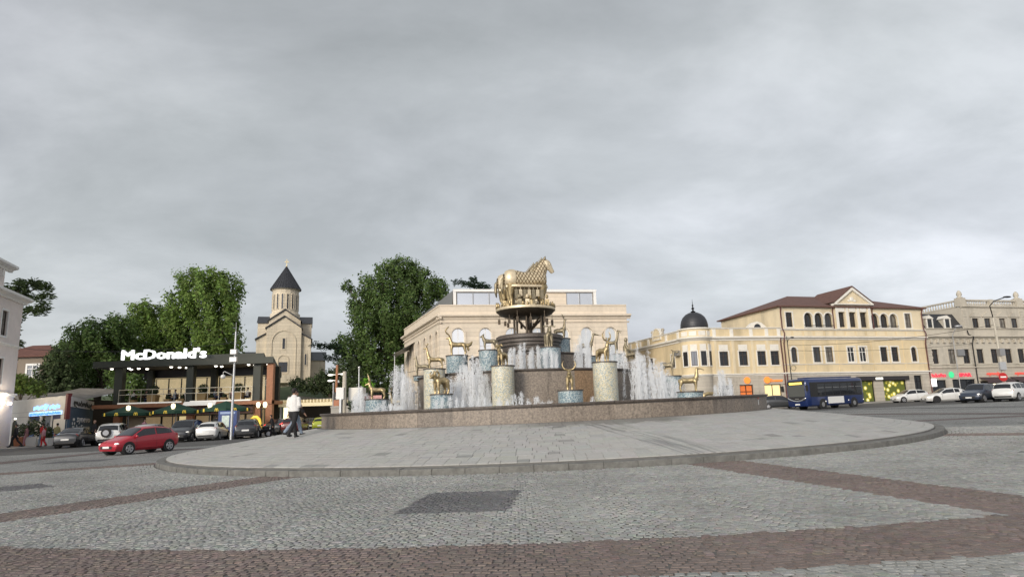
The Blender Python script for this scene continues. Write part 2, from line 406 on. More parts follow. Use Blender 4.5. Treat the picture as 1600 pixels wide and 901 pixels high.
for k in range(int((29.3-RK-0.08)/row)):
    r_ = RK+0.12+k*row
    n = int(2*math.pi*r_/0.108); th = (np.arange(n)+0.5*(k % 2)+rg.normal(0, .07, n))/n*2*np.pi-np.pi
    th = th[np.abs(th) < R(70)]
    ph = th*86
    rr = r_+0.13*np.abs(np.sin(ph/2))*min(1, k/6)+rg.normal(0, .004, th.shape)
    sl_ = 0.13*np.cos(ph/2)*np.sign(np.sin(ph/2))*43/ (r_) * min(1, k/6)
    XS.append(C[0]+rr*np.sin(th)); YS.append(C[1]-rr*np.cos(th)); AN.append(th-np.arctan(sl_)); LW.append(np.full(th.shape, 2*math.pi*r_/n))
XS, YS, AN, LW = map(np.concatenate, (XS, YS, AN, LW))
pu, pv = proj(XS, YS, g(XS, YS))
keep = (YS > 3.9) & (pu > -560) & (pu < 2160) & (pv < 1200)
XS, YS, AN, LW, pu, pv = [q[keep] for q in (XS, YS, AN, LW, pu, pv)]
KD = cob_kind(XS, YS)
PAL = np.array([(0.285,0.290,0.276), (0.170,0.135,0.120), (0.122,0.122,0.126)])
COL = PAL[KD]*rg.normal(1, 0.10, (len(XS), 1)).clip(.6, 1.5)*rg.normal(1, 0.03, (len(XS), 3))
patchy = 1+0.08*np.sin(XS*0.9+1)*np.sin(YS*0.7+XS*0.3)+0.07*np.sin(XS*2.3+YS*1.1)*np.sin(YS*1.9-XS*.6+2)-0.10*np.exp(-((np.hypot(XS-C[0],YS-C[1])-19.3)/.5)**2)-0.08*np.exp(-((np.hypot(XS-C[0],YS-C[1])-21.0)/.4)**2)
COL *= patchy[:, None]
COB = mat('cobblestone', (.25,.25,.25), 0.72, attr=True, var=0.16, vscale=40, bump=0.35, bscale=60)
HH = 0.012
def stone_arrays(x, y, a, lw, hw, h, colr, base=0.0):
    n = len(x); L = lw*0.46*rg.uniform(.9, 1.03, n); W = hw*rg.uniform(.9, 1.03, n); hz = h*rg.uniform(.6, 1.15, n)
    ins = 0.88
    cx = np.stack([-L,L,L,-L], 1); cy = np.stack([-W,-W,W,W], 1)
    jx = rg.normal(0, .004, (n,4)); jy = rg.normal(0, .004, (n,4))
    lx = np.concatenate([cx+jx, (cx+jx)*ins], 1); ly = np.concatenate([cy+jy, (cy+jy)*ins], 1)
    ca, sa = np.cos(a)[:,None], np.sin(a)[:,None]
    wx = x[:,None]+lx*ca-ly*sa; wy = y[:,None]+lx*sa+ly*ca
    wz = base+np.concatenate([np.zeros((n,4))-0.004, hz[:,None]+rg.normal(0,.0016,(n,4))], 1)
    V = np.stack([wx, wy, wz], 2)
    return V
QF = np.array([(4,5,6,7),(0,1,5,4),(1,2,6,5),(2,3,7,6),(3,0,4,7)])
def mesh_np(name, V, F, colr):
    # V (n,8,3), F (5,4), colour per stone
    n = len(V); me = bpy.data.meshes.new(name)
    vv = V.reshape(-1, 3); ff = (np.arange(n)[:,None,None]*V.shape[1]+F[None]).reshape(-1, 4)
    me.vertices.add(len(vv)); me.vertices.foreach_set('co', vv.astype(np.float32).ravel())
    me.loops.add(ff.size); me.loops.foreach_set('vertex_index', ff.astype(np.int32).ravel())
    me.polygons.add(len(ff)); me.polygons.foreach_set('loop_start', np.arange(0, ff.size, 4, dtype=np.int32)); me.polygons.foreach_set('loop_total', np.full(len(ff), 4, np.int32))
    me.update(calc_edges=True); me.polygons.foreach_set('use_smooth', np.zeros(len(ff), bool))
    at_ = me.color_attributes.new('Col', 'FLOAT_COLOR', 'CORNER')
    cc = np.repeat(np.concatenate([colr, np.ones((n,1))], 1), F.size, axis=0)
    at_.data.foreach_set('color', cc.astype(np.float32).ravel())
    return me
VV = stone_arrays(XS, YS, AN, LW, row*0.46, HH, COL); VV[:,:,2] += g(VV[:,:,0], VV[:,:,1])+0.012
infr = (pu > 0) & (pu < 1600) & (pv < 898)
order = np.argsort(np.where(infr, YS**2+XS**2*0.3, 1e9))[:300]
m_ = np.ones(len(XS), bool); m_[order] = False
me = mesh_np('cobbles', VV[m_], QF, COL[m_]); o = link('cobble_field', me, COB, ground); o['kind'] = 'stuff'
proto = {}
for kd in range(3):
    for v_ in range(4):
        V1 = stone_arrays(np.zeros(1), np.zeros(1), np.zeros(1), np.array([0.108]), row*0.46, HH, None)
        me = mesh_np('cobblestone', V1, QF, PAL[kd][None]*(0.86+0.09*v_)); me.materials.append(COB); proto[kd, v_] = me
for i_ in order:
    ob = bpy.data.objects.new('cobblestone', proto[int(KD[i_]), int(rg.integers(4))]); col.objects.link(ob); ob.parent = ground
    ob.location = (XS[i_], YS[i_], g(XS[i_], YS[i_])+0.012); ob.rotation_euler = (0, 0, AN[i_]); ob.scale = (LW[i_]/0.108, 1, 1)
# dark sand bed between the stones
b = MB()
hull = [pol(RK-.2, R(t)) for t in range(-62, 63, 4)] + [(22,5.0),(9,4.6),(-9,4.6),(-22,5.0)]
bed = [(x, y) for x, y in hull]
bb = MB()
top = [pol(RK-.2, R(t)) for t in range(-64, 65, 4)]; bot = [pol(29.6, R(t)) for t in range(-64, 65, 4)]
for k in range(len(top)-1):
    q = [top[k], bot[k], bot[k+1], top[k+1]]; bb.poly([(x, y, g(x,y)+0.0125) for x, y in q])
bb.build('sand_bed', mat('sand_bed', (0.115,0.112,0.104), 0.9, var=.3, vscale=5), ground)

# ------------------------------------------------------------------ the paved mound
def mh(r_):
    t = (RK-r_)/(RK-10.18)
    return 0.17+0.86*max(0, min(1.05, t))**0.93
mound = struct(thing('paved_mound', None, None, (C[0], C[1], g(*C))))
b = MB(); prof = [(RK-0.31, 0.0)]+[(RK-0.31-k*(RK-10.49)/16, mh(RK-0.31-k*(RK-10.49)/16)-0.016) for k in range(17)]
b.lathe(prof, 144, C, zf=g); b.build('mound_bed', mat('paver_joint', (0.15,0.147,0.138), 0.9, var=.2), mound)
KERB = mat('kerb_stone', (0.165,0.163,0.150), 0.85, var=.35, vscale=6, bump=.5, bscale=30, stain=.45)
nk = 122
for k in range(nk):
    a0 = -math.pi/2+2*math.pi*k/nk; a1 = a0+2*math.pi/nk-0.0007
    b = MB(); jr = rnd.uniform(-.008, .008); jz = rnd.uniform(-.006, .006)
    b.lathe([(RK-0.3+jr,-.05),(RK-0.3+jr,.176+jz),(RK-.015+jr,.168+jz),(RK+jr,.153+jz),(RK+.004+jr,-.05)], 4, C, a0, a1, zf=g)
    n5 = 5
    i = len(b.v)-25
    b.af([[q*5 for q in range(5)][::-1], [q*5+4 for q in range(5)]])
    b.build('kerb_stone', KERB, mound)
PXS, PYS, PAN, PL, PW, PH = [], [], [], [], [], []
r_ = RK-0.33
while r_ > 10.40:
    dr = rnd.choice((0.22, 0.30, 0.30, 0.42)); dr = min(dr, r_-10.33)
    if dr < 0.12: break
    rc = r_-dr/2; th = -math.pi+rnd.random(); end = th+2*math.pi
    while th < end-0.01:
        ln = rnd.choice((0.30, 0.42, 0.42, 0.55)); d = min(ln/rc, end-th)
        tm = th+d/2; tw = (tm+math.pi) % (2*math.pi)-math.pi
        if abs(tw) < R(118):
            PXS.append(C[0]+rc*math.sin(tw)); PYS.append(C[1]-rc*math.cos(tw)); PAN.append(tw); PL.append(d*rc); PW.append(dr); PH.append(rc)
        th += d
    r_ -= dr
PXS, PYS, PAN, PL, PW, PH = map(np.array, (PXS, PYS, PAN, PL, PW, PH))
n = len(PXS)
PC = np.array((0.40,0.397,0.376))[None]*rg.normal(1, .035, (n,1))*np.ones((1,3))*rg.normal(1,.012,(n,3))
dark = rg.random(n) < 0.02; PC[dark] *= 0.72
def paver_verts(x, y, a, L, W, rc):
    k = len(x); gap = 0.004
    hl, hw = L/2-gap, W/2-gap
    lx = np.stack([-hl,hl,hl,-hl],1); ly = np.stack([-hw,-hw,hw,hw],1)
    lx = np.concatenate([lx, lx-np.sign(lx)*.003],1); ly = np.concatenate([ly, ly-np.sign(ly)*.003],1)
    # follow the ring: edges nearer the centre are shorter
    f = (rc[:,None]-ly)/rc[:,None]; lx = lx*f
    ca, sa = np.cos(a)[:,None], np.sin(a)[:,None]
    wx = x[:,None]+lx*ca-ly*sa; wy = y[:,None]+lx*sa+ly*ca
    rr = np.hypot(wx-C[0], wy-C[1]); mz = 0.17+0.86*((RK-rr)/(RK-10.18)).clip(0,1.05)**0.93
    dz = np.concatenate([np.full((k,4),-0.02), 0.0035+rg.normal(0,.0009,(k,1))+np.zeros((k,4))],1)
    return np.stack([wx,wy,mz+dz+g(wx,wy)],2)
PV = paver_verts(PXS, PYS, PAN, PL, PW, PH)
qu, qv = proj(PXS, PYS, g(PXS,PYS)+.5)
o300 = np.argsort(np.where((qu>20)&(qu<1580), np.hypot(PXS, PYS), 1e9))[:300]
m_ = np.ones(n, bool); m_[o300] = False
PAVE = mat('paving_slab', (.34,.34,.32), 0.78, attr=True, var=.10, vscale=14, bump=.2, bscale=60, stain=.10)
OM = np.array(ORIG[mound.name])
me = mesh_np('pavers', PV[m_]-OM, QF, PC[m_]); o = link('paver_field', me, PAVE, mound); o['kind'] = 'stuff'
for i_ in o300:
    me = mesh_np('paver', PV[i_:i_+1]-OM, QF, PC[i_:i_+1]); link('paver', me, PAVE, mound)
def wet_nodes():
    # splashed water darkening the slabs below the basin and trickling to the kerb, with ragged edges
    t = PAVE.node_tree; bs = t.nodes['Principled BSDF']; src = bs.inputs['Base Color'].links[0].from_socket
    tcn = N(t, 'ShaderNodeTexCoord'); sp = N(t, 'ShaderNodeSeparateXYZ'); t.links.new(tcn.outputs['Object'], sp.inputs[0])
    def m_(op, a, b_=None, c=None):
        n_ = N(t, 'ShaderNodeMath', operation=op)
        for k, v in enumerate((a, b_, c)):
            if v is None: continue
            if isinstance(v, (int, float)): n_.inputs[k].default_value = v
            else: t.links.new(v, n_.inputs[k])
        return n_.outputs[0]
    def rng(v, a, b_): 
        n_ = N(t, 'ShaderNodeMapRange', interpolation_type='SMOOTHSTEP'); t.links.new(v, n_.inputs[0]); n_.inputs[1].default_value = a; n_.inputs[2].default_value = b_; return n_.outputs[0]
    X, Y = sp.outputs[0], sp.outputs[1]
    ax, ay = 1.25, -10.6; dx, dy = .40, -.917
    px, py = m_('SUBTRACT', X, ax), m_('SUBTRACT', Y, ay)
    S_ = m_('ADD', m_('MULTIPLY', px, dx), m_('MULTIPLY', py, dy)); T_ = m_('ADD', m_('MULTIPLY', px, -dy), m_('MULTIPLY', py, dx))
    cv = N(t, 'ShaderNodeCombineXYZ'); t.links.new(m_('MULTIPLY', S_, .35), cv.inputs[0]); t.links.new(m_('MULTIPLY', T_, 5.5), cv.inputs[1])
    nz = N(t, 'ShaderNodeTexNoise', Scale=1.0, Detail=4.0, Roughness=.6, Distortion=.3); t.links.new(cv.outputs[0], nz.inputs[0])
    nz2 = N(t, 'ShaderNodeTexNoise', Scale=1.6, Detail=6.0, Roughness=.65); t.links.new(tcn.outputs['Object'], nz2.inputs[0])
    band = m_('SUBTRACT', 1.0, rng(m_('ABSOLUTE', T_), .35, .75))
    st1 = m_('MULTIPLY', rng(nz.outputs[0], .47, .56), band)
    rr = m_('SQRT', m_('ADD', m_('MULTIPLY', X, X), m_('MULTIPLY', Y, Y)))
    edge = m_('ADD', rr, m_('MULTIPLY', m_('SUBTRACT', nz2.outputs[0], .5), 2.6))
    win = m_('MULTIPLY', rng(X, -1.6, -.2), m_('SUBTRACT', 1.0, rng(X, 3.6, 5.2)))
    st2 = m_('MULTIPLY', m_('SUBTRACT', 1.0, rng(edge, 11.0, 11.35)), win)
    wetf = m_('MAXIMUM', st1, st2)
    k = m_('SUBTRACT', 1.0, m_('MULTIPLY', wetf, .42))
    sc = N(t, 'ShaderNodeVectorMath', operation='SCALE'); t.links.new(src, sc.inputs[0]); t.links.new(k, sc.inputs['Scale']); t.links.new(sc.outputs[0], bs.inputs['Base Color'])
    t.links.new(m_('SUBTRACT', .78, m_('MULTIPLY', wetf, .35)), bs.inputs['Roughness'])
wet_nodes()
# ------------------------------------------------------------------ fountain basin and tiers
T = (0.8, 34.0)
def granite(name, c, sc=26.0, stain=.35):
    m = mat(name, c, 0.5, var=.62, vscale=sc, bump=.15, bscale=50, stain=stain, streak=2); return m
GRAN = granite('brown_granite', (0.22,0.183,0.148), 15.0, .45)
GRAN2 = granite('tan_granite', (0.255,0.215,0.175), 12.0, .4)
GRAN3 = granite('grey_brown_granite', (0.195,0.165,0.138), 18.0, .5)
GRAND = granite('dark_granite', (0.095,0.078,0.066), 15.0, .45)
GRANO = granite('rust_stained_granite', (0.245,0.165,0.10), 15.0)
WATER = mat('basin_water', (0.20,0.25,0.27), 0.08, var=.1, bump=.6, bscale=9, spec=.6)
fnt = thing('fountain', 'large round tiered brown granite fountain in the middle of the square', 'fountain', (C[0], C[1], g(*C)+1.0))
def tier(c, rad, z0, z1, n, zf, cop, seed=0, extra=None):
    for k in range(n):
        a0 = 2*math.pi*k/n; a1 = a0+2*math.pi/n-0.003/rad*1.6; b = MB(); jr = rnd.uniform(-.004,.004)
        b.lathe([(rad-.10,z0),(rad+jr,z0),(rad+jr,z1-cop),(rad-.10,z1-cop)], 5, c, a0, a1, zf=zf)
        b.af([[0,6,12,18],[5,23,17,11]])
        m = rnd.choice((GRAN, GRAN, GRAN2, GRAN3))
        if extra and k in extra: m = GRANO
        b.build('granite_panel', m, fnt)
    n2 = max(8, n//2)
    for k in range(n2):
        a0 = 2*math.pi*k/n2; a1 = a0+2*math.pi/n2-0.002; b = MB()
        b.lathe([(rad-.32,z1-cop+.002),(rad+.02,z1-cop+.002),(rad+.05,z1-cop+.03),(rad+.05,z1-cop*.62),(rad+.09,z1-cop*.5),(rad+.09,z1-.02),(rad+.07,z1),(rad-.32,z1),(rad-.32,z1-cop+.002)], 8, c, a0, a1, zf=zf)
        b.build('coping_stone', GRAND, fnt, smooth=40)
tier(C, 10.2, 0.70, 1.63, 46, g, .12)
zc = lambda x, y: 0.0
tier(T, 5.55, 1.6, 3.57, 30, zc, .11, extra=(24,))
tier(T, 2.95, 3.3, 4.50, 18, zc, .10)
b = MB(); b.lathe([(0.01,0.9),(10.35,0.9)], 96, C, zf=None); 
b = MB(); b.lathe([(10.1,1.80),(5.3,1.80)], 96, C); b.build('basin_water', WATER, fnt)
b = MB(); b.lathe([(5.45,3.47),(2.5,3.47)], 64, T); b.build('upper_water', WATER, fnt)
b = MB(); b.lathe([(2.85,4.44),(0.3,4.44)], 48, T); b.build('upper_water', WATER, fnt)
# inner steps seen at the left and right, low dark kerbs standing in the pool
b = MB(); b.lathe([(6.7,1.7),(6.7,2.02),(6.3,2.02),(6.3,1.7)], 72, T); b.build('inner_step', GRAND, fnt, smooth=30)
# bowl
b = MB(); b.lathe([(0.5,4.4),(0.9,4.45),(1.35,4.75),(1.38,4.98),(1.48,5.02),(1.48,5.14),(1.58,5.18),(1.58,5.30),(1.68,5.36),(1.68,5.50),(1.60,5.55),(1.45,5.55),(1.3,5.35),(0.1,5.3)], 48, T)
b.build('bowl', GRAND, fnt, smooth=35)
# columns carrying the disc
BRZD = mat('dark_bronze', (0.085,0.065,0.045), 0.45, metal=.6, var=.3, vscale=8)
for k, (a, rr, r0) in enumerate([(0,0,.15)]+[(R(20+60*q), .78, .055) for q in range(6)]):
    b = MB(); x, y = T[0]+rr*math.cos(a), T[1]+rr*math.sin(a); b.tube([(x,y,5.25),(x,y,6.55)], r0, 10); b.build('column', BRZD, fnt, smooth=50)
for k in range(6):
    a = R(20+60*k); b = MB(); b.tube([(T[0]+.08*math.cos(a), T[1]+.08*math.sin(a), 5.85), (T[0]+.75*math.cos(a), T[1]+.75*math.sin(a), 6.52)], .05, 6); b.build('brace', BRZD, fnt, smooth=50)

# ------------------------------------------------------------------ mosaic drums
def mosaic(name, cs, gold):
    m = bpy.data.materials.new(name); m.use_nodes = True; t = m.node_tree; bs = t.nodes['Principled BSDF']
    tcn = N(t, 'ShaderNodeTexCoord'); v = N(t, 'ShaderNodeTexVoronoi', Scale=34.0); t.links.new(tcn.outputs['Object'], v.inputs['Vector'])
    sp = N(t, 'ShaderNodeSeparateColor'); t.links.new(v.outputs['Color'], sp.inputs[0])
    r_ = N(t, 'ShaderNodeValToRGB'); r_.color_ramp.interpolation = 'CONSTANT'; els = r_.color_ramp.elements
    els[0].position = 0; els[0].color = (*cs[0], 1); els[1].position = 1; els[1].color = (*cs[-1], 1)
    for i, c in enumerate(cs[1:], 1): e_ = els.new(i/len(cs)); e_.color = (*c, 1)
    t.links.new(sp.outputs[0], r_.inputs[0]); t.links.new(r_.outputs[0], bs.inputs['Base Color']); bs.inputs['Roughness'].default_value = 0.28
    vd = N(t, 'ShaderNodeTexVoronoi', feature='DISTANCE_TO_EDGE', Scale=34.0); t.links.new(tcn.outputs['Object'], vd.inputs['Vector'])
    bp = N(t, 'ShaderNodeBump', Strength=.5, Distance=.01); t.links.new(vd.outputs['Distance'], bp.inputs['Height']); t.links.new(bp.outputs[0], bs.inputs['Normal'])
    return m
MOSB = mosaic('blue_mosaic', [(0.14,0.21,0.25),(0.26,0.345,0.38),(0.37,0.44,0.455),(0.075,0.135,0.18),(0.32,0.375,0.375),(0.47,0.505,0.50)], 0)
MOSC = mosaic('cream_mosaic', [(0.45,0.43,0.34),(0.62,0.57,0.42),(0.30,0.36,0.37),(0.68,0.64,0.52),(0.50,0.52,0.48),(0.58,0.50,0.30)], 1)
def drum(x, y, r_, z0, z1, m, label):
    t = thing('mosaic_pedestal', label, 'pedestal', (x, y, z0), 'mosaic drums under the statues')
    b = MB(); b.lathe([(r_*.98,z0),(r_,z0+.02),(r_,z1-.045)], 40, (x,y)); b.build('drum', m, t, smooth=40)
    b = MB(); b.lathe([(r_-.02,z1-.05),(r_+.035,z1-.045),(r_+.035,z1),(0.01,z1)], 40, (x,y)); b.build('top_slab', GRAND, t, smooth=30)
    return t
# ------------------------------------------------------------------ gilded statues
GOLD = mat('gilded_bronze', (0.46,0.36,0.20), 0.40, metal=.75, var=.5, vscale=7, bump=.2, bscale=12)
GOLDD = mat('worn_bronze', (0.31,0.265,0.18), 0.5, metal=.65, var=.5, vscale=7, bump=.2, bscale=12)
def chainmesh(chains, n=9):
    b = MB()
    for ch in chains:
        b.tube([p[:3] for p in ch], [p[3] for p in ch], n)
        for p in (ch[0], ch[-1]): b.ball(p[:3], p[3]*.98, 8)
    return b
def quad(L=.62, bz=.46, br=.12, lr=.045, neck=None, head=None, tail=True, rump=1.0, chest=1.0, st=.075, hollow=0):
    h = L/2
    ch = [[(-h,0,bz-.01,br*.85*rump),(-h*.5,0,bz+.01,br*.95*rump),(0,0,bz-.005,br*.88),(h*.55,0,bz+.01,br*chest),(h,0,bz+.05,br*.85*chest)]]
    for sx, s in ((-1,1),(-1,-1),(1,1),(1,-1)):
        x = sx*h*.86; y = s*st
        if sx < 0: ch.append([(x,y*.8,bz-.02,br*.72*rump),(x-.05,y,bz*.52,lr*1.05),(x-.075,y,bz*.3,lr*.8),(x-.03,y,.0,lr*.85)])
        else: ch.append([(x,y*.8,bz-.02,br*.68*chest),(x+.02,y,bz*.48,lr),(x+.0,y,.2*bz,lr*.8),(x+.02,y,.0,lr*.9)])
    if neck: ch.append([(h*.8,0,bz+.03,br*.8)]+neck)
    if head: ch.append(head)
    if tail: ch.append([(-h-.06,0,bz+.05,.03),(-h-.13,0,bz-.04,.028),(-h-.12,0,bz-.16,.02)])
    return ch
def statue(name, label, loc, rz, chains, horns=(), sc=1.0, m=None, grp='gilded animal statues on the fountain'):
    m = m or GOLD
    t = thing(name, label, 'statue', loc, grp, local=True, rz=rz); t.scale = (sc, sc, sc)
    chainmesh(chains).build('body', m, t, remesh=.022)
    for hn in horns:
        b = MB(); b.tube([p[:3] for p in hn], [p[3] for p in hn], 8); b.ball(hn[-1][:3], hn[-1][3], 6); b.build('horn', m, t, smooth=True)
    return t
def arc(cx, cz, r_, a0, a1, y0, y1, r0, r1, n=12):
    return [(cx+r_*math.cos(R(a0+(a1-a0)*k/n)), y0+(y1-y0)*k/n, cz+r_*math.sin(R(a0+(a1-a0)*k/n)), r0+(r1-r0)*k/n) for k in range(n+1)]
def yarc(cy, cz, r_, a0, a1, x, r0, r1, n=12):
    return [(x, cy+r_*math.cos(R(a0+(a1-a0)*k/n)), cz+r_*math.sin(R(a0+(a1-a0)*k/n)), r0+(r1-r0)*k/n) for k in range(n+1)]
LEFT = math.pi; FRONT = -math.pi/2
# 1 long-horned goat at the left edge
drum(-5.70,28.5,.47,1.75,2.52,MOSB,'low blue mosaic drum under the long-horned goat, leftmost in the basin')
statue('goat_statue','gilded goat with one tall straight horn facing left, leftmost statue on a drum',(-5.68,28.5,2.52),LEFT+.15,
  quad(.50,.36,.105,.045,neck=[(.30,0,.50,.075),(.34,0,.62,.06)],head=[(.33,0,.64,.065),(.43,0,.60,.045),(.50,0,.565,.032)],tail=False),
  [[(.32,0,.66,.05),(.34,0,.80,.045),(.38,0,.93,.03),(.42,0,1.03,.014)]],1.0)
# 2 ram with curled horns
drum(-2.83,26.5,.42,1.75,2.57,MOSB,'low blue mosaic drum under the curly-horned ram, left front of the basin')
statue('ram_statue','stocky gilded ram with a curled horn standing at the left front of the fountain',(-2.83,26.5,2.57),LEFT+.75,
  quad(.46,.50,.155,.06,neck=[(.30,0,.62,.11),(.34,0,.70,.09)],head=[(.32,0,.72,.10),(.42,0,.67,.075),(.50,0,.61,.055)],tail=False,st=.11),
  [arc(.30,.73,.115,100,430,s*.09,s*.17,.045,.022,16) for s in (1,-1)],1.0)
# 3 stag facing the viewer with lyre horns
drum(2.08,26.0,.47,1.75,2.56,MOSB,'low blue mosaic drum under the lyre-horned bull at the front')
statue('bull_statue','slender gilded bull facing front with wide lyre horns, nearest the viewer',(2.08,26.1,2.56),FRONT-.1,
  quad(.42,.46,.125,.05,neck=[(.25,0,.60,.085),(.29,0,.70,.06)],head=[(.28,0,.71,.07),(.36,0,.66,.05),(.42,0,.60,.04)],tail=False,st=.085),
  [[(.27,s*.05,.74,.03),(.27,s*.16,.77,.03),(.27,s*.235,.86,.026),(.27,s*.25,.97,.022),(.27,s*.20,1.08,.014)] for s in (1,-1)],1.0)
# 4 long-beaked beast at the right
drum(6.96,27.5,.50,1.75,2.42,MOSB,'low dark mosaic drum under the long-beaked beast at the right')
statue('beast_statue','gilded beast with upright neck and long drooping beak facing right',(6.92,27.5,2.42),-.12,
  quad(.62,.42,.125,.045,neck=[(.34,0,.58,.095),(.35,0,.76,.07),(.35,0,.86,.055)],head=[(.35,0,.88,.058),(.44,0,.885,.034),(.55,0,.87,.026),(.64,0,.82,.02)],tail=False),(),1.0)
# 5 crouching creature at the far right, behind the rim
drum(8.5,30.0,.40,1.75,1.98,MOSB,'very low mosaic drum behind the rim at the far right')
statue('crouching_statue','gilded horn-shaped crouching creature low behind the rim at the far right',(8.45,30.0,1.98),.1,
  [[(-.30,0,.10,.10),(-.28,0,.34,.10),(-.1,0,.40,.085),(.12,0,.40,.08),(.32,0,.40,.075)],[(.30,0,.40,.05),(.30,0,.2,.05),(.3,0,.0,.05)],[(-.32,0,.2,.08),(-.3,0,0,.07)]],(),1.0)
# 6 antlered stag on the tall drum
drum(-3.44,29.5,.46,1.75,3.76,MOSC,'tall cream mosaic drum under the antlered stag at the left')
ANT = lambda s: [[(.40,s*.03,1.0,.022),(.37,s*.07,1.08,.02),(.36,s*.10,1.17,.012)],[(.385,s*.05,1.05,.016),(.45,s*.08,1.11,.01)],[(.37,s*.08,1.11,.014),(.31,s*.11,1.15,.01)]]
statue('stag_statue','gilded stag with small branching antlers facing left on the tall cream drum',(-3.40,29.5,3.76),LEFT+.1,
  quad(.60,.42,.115,.042,neck=[(.32,0,.60,.085),(.36,0,.80,.06),(.38,0,.92,.05)],head=[(.38,0,.95,.055),(.48,0,.94,.036),(.53,0,.93,.03)]),ANT(1)+ANT(-1),.93)
# 7 doe
drum(-4.38,32.8,.44,3.45,3.69,MOSB,'pale mosaic drum under the hornless doe behind the stag')
statue('doe_statue','slim gilded doe without horns facing left behind the stag',(-4.40,32.8,3.69),LEFT,
  quad(.56,.44,.10,.042,neck=[(.28,0,.62,.07),(.30,0,.80,.055)],head=[(.30,0,.84,.052),(.40,0,.83,.034),(.46,0,.82,.028)],tail=True),[[(.28,s*.04,.88,.014),(.26,s*.06,.94,.008)] for s in (1,-1)],1.0,GOLDD)
# 8 goat on the tall bright drum
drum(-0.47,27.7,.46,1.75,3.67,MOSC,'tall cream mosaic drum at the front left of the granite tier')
statue('sheep_statue','slim gilded sheep with drooping horns facing front on the tall cream drum',(-0.47,27.8,3.67),FRONT-.5,
  quad(.44,.46,.11,.042,neck=[(.26,0,.62,.085),(.29,0,.74,.07)],head=[(.27,0,.78,.075),(.38,0,.76,.05),(.45,0,.72,.038)],tail=False),
  [[(.26,s*.05,.83,.04),(.26,s*.12,.83,.035),(.28,s*.16,.76,.022)] for s in (1,-1)],1.0)
# 9 ibex with round horns
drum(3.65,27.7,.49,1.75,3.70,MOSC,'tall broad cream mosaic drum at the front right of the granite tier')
statue('ibex_statue','gilded ibex with great circular horns standing on the broad cream drum',(3.60,27.8,3.70),-.95,
  quad(.50,.44,.125,.048,neck=[(.29,0,.60,.085),(.32,0,.74,.06)],head=[(.31,0,.78,.062),(.40,0,.74,.045),(.46,0,.70,.034)],tail=False),
  [[(.30,s*.04,.82,.034),(.29,s*.13,.85,.034),(.28,s*.20,.95,.03),(.28,s*.21,1.07,.026),(.28,s*.14,1.17,.014)] for s in (1,-1)]+[[(.33,s*.05,.86,.03),(.33,s*.06,.92,.03)] for s in (1,-1)],1.02)
# 10 great-horned stag on the blue drum
drum(-2.67,32.0,.50,3.45,4.53,MOSB,'blue mosaic drum under the great-horned antelope, left on the second tier')
statue('antelope_statue','gilded antelope with tall S-shaped horns and a large tail facing left',(-2.62,32.0,4.53),LEFT+.1,
  quad(.66,.50,.125,.055,neck=[(.34,0,.66,.09),(.38,0,.80,.065)],head=[(.37,0,.84,.06),(.48,0,.81,.042),(.54,0,.79,.032)],tail=False)+[[(-.3,0,.5,.09),(-.48,0,.46,.10),(-.60,0,.52,.08),(-.66,0,.62,.04)],[(-.45,0,.46,.07),(-.50,0,.24,.05)]],
  [[(.38,s*.04,.88,.03),(.42,s*.07,.98,.03),(.53,s*.1,1.06,.028),(.58,s*.12,1.18,.024),(.50,s*.13,1.29,.02),(.42,s*.13,1.35,.012)] for s in (1,-1)],1.0)
# 11 ram on blue drum
drum(-1.16,31.2,.44,3.45,4.66,MOSB,'blue mosaic drum left of the bowl on the second tier')
statue('ram_statue','small gilded ram with outspread horns facing left beside the bowl',(-1.1,31.2,4.66),LEFT+.2,
  quad(.52,.42,.115,.04,neck=[(.29,0,.54,.085),(.32,0,.64,.06)],head=[(.31,0,.68,.062),(.40,0,.65,.045),(.45,0,.62,.036)]),
  [[(.30,s*.04,.72,.03),(.30,s*.13,.75,.028),(.33,s*.2,.70,.018)] for s in (1,-1)],.95,GOLDD)
# 12 deer right of bowl
drum(2.36,34.5,.50,4.42,5.45,MOSB,'pale mosaic drum right of the bowl under the long-necked deer')
statue('deer_statue','long-necked gilded deer with antlers looking right beside the bowl',(2.36,34.5,5.45),-.25,
  quad(.46,.40,.125,.05,neck=[(.24,0,.56,.085),(.26,0,.78,.06),(.27,0,.92,.05)],head=[(.27,0,.95,.055),(.36,0,.94,.034)],tail=False),
  [[(.25,s*.03,1.0,.02),(.20,s*.08,1.12,.018),(.16,s*.13,1.24,.012)] for s in (1,-1)]+[[(.22,s*.06,1.07,.014),(.28,s*.1,1.13,.01)] for s in (1,-1)],1.0,GOLDD)
# 13 buffalo facing front
drum(1.63,30.7,.47,3.45,4.66,MOSB,'blue mosaic drum behind the jets right of centre')
statue('buffalo_statue','gilded buffalo facing front with flat sideways horns below the bowl',(1.58,30.8,4.66),FRONT+.15,
  quad(.46,.56,.14,.055,neck=[(.27,0,.72,.11),(.30,0,.82,.09)],head=[(.30,0,.86,.085),(.38,0,.76,.06),(.41,0,.66,.045)],tail=False,st=.1),
  [[(.29,s*.06,.93,.034),(.29,s*.17,.93,.032),(.30,s*.25,.89,.024),(.30,s*.27,.96,.016)] for s in (1,-1)],1.0,GOLDD)
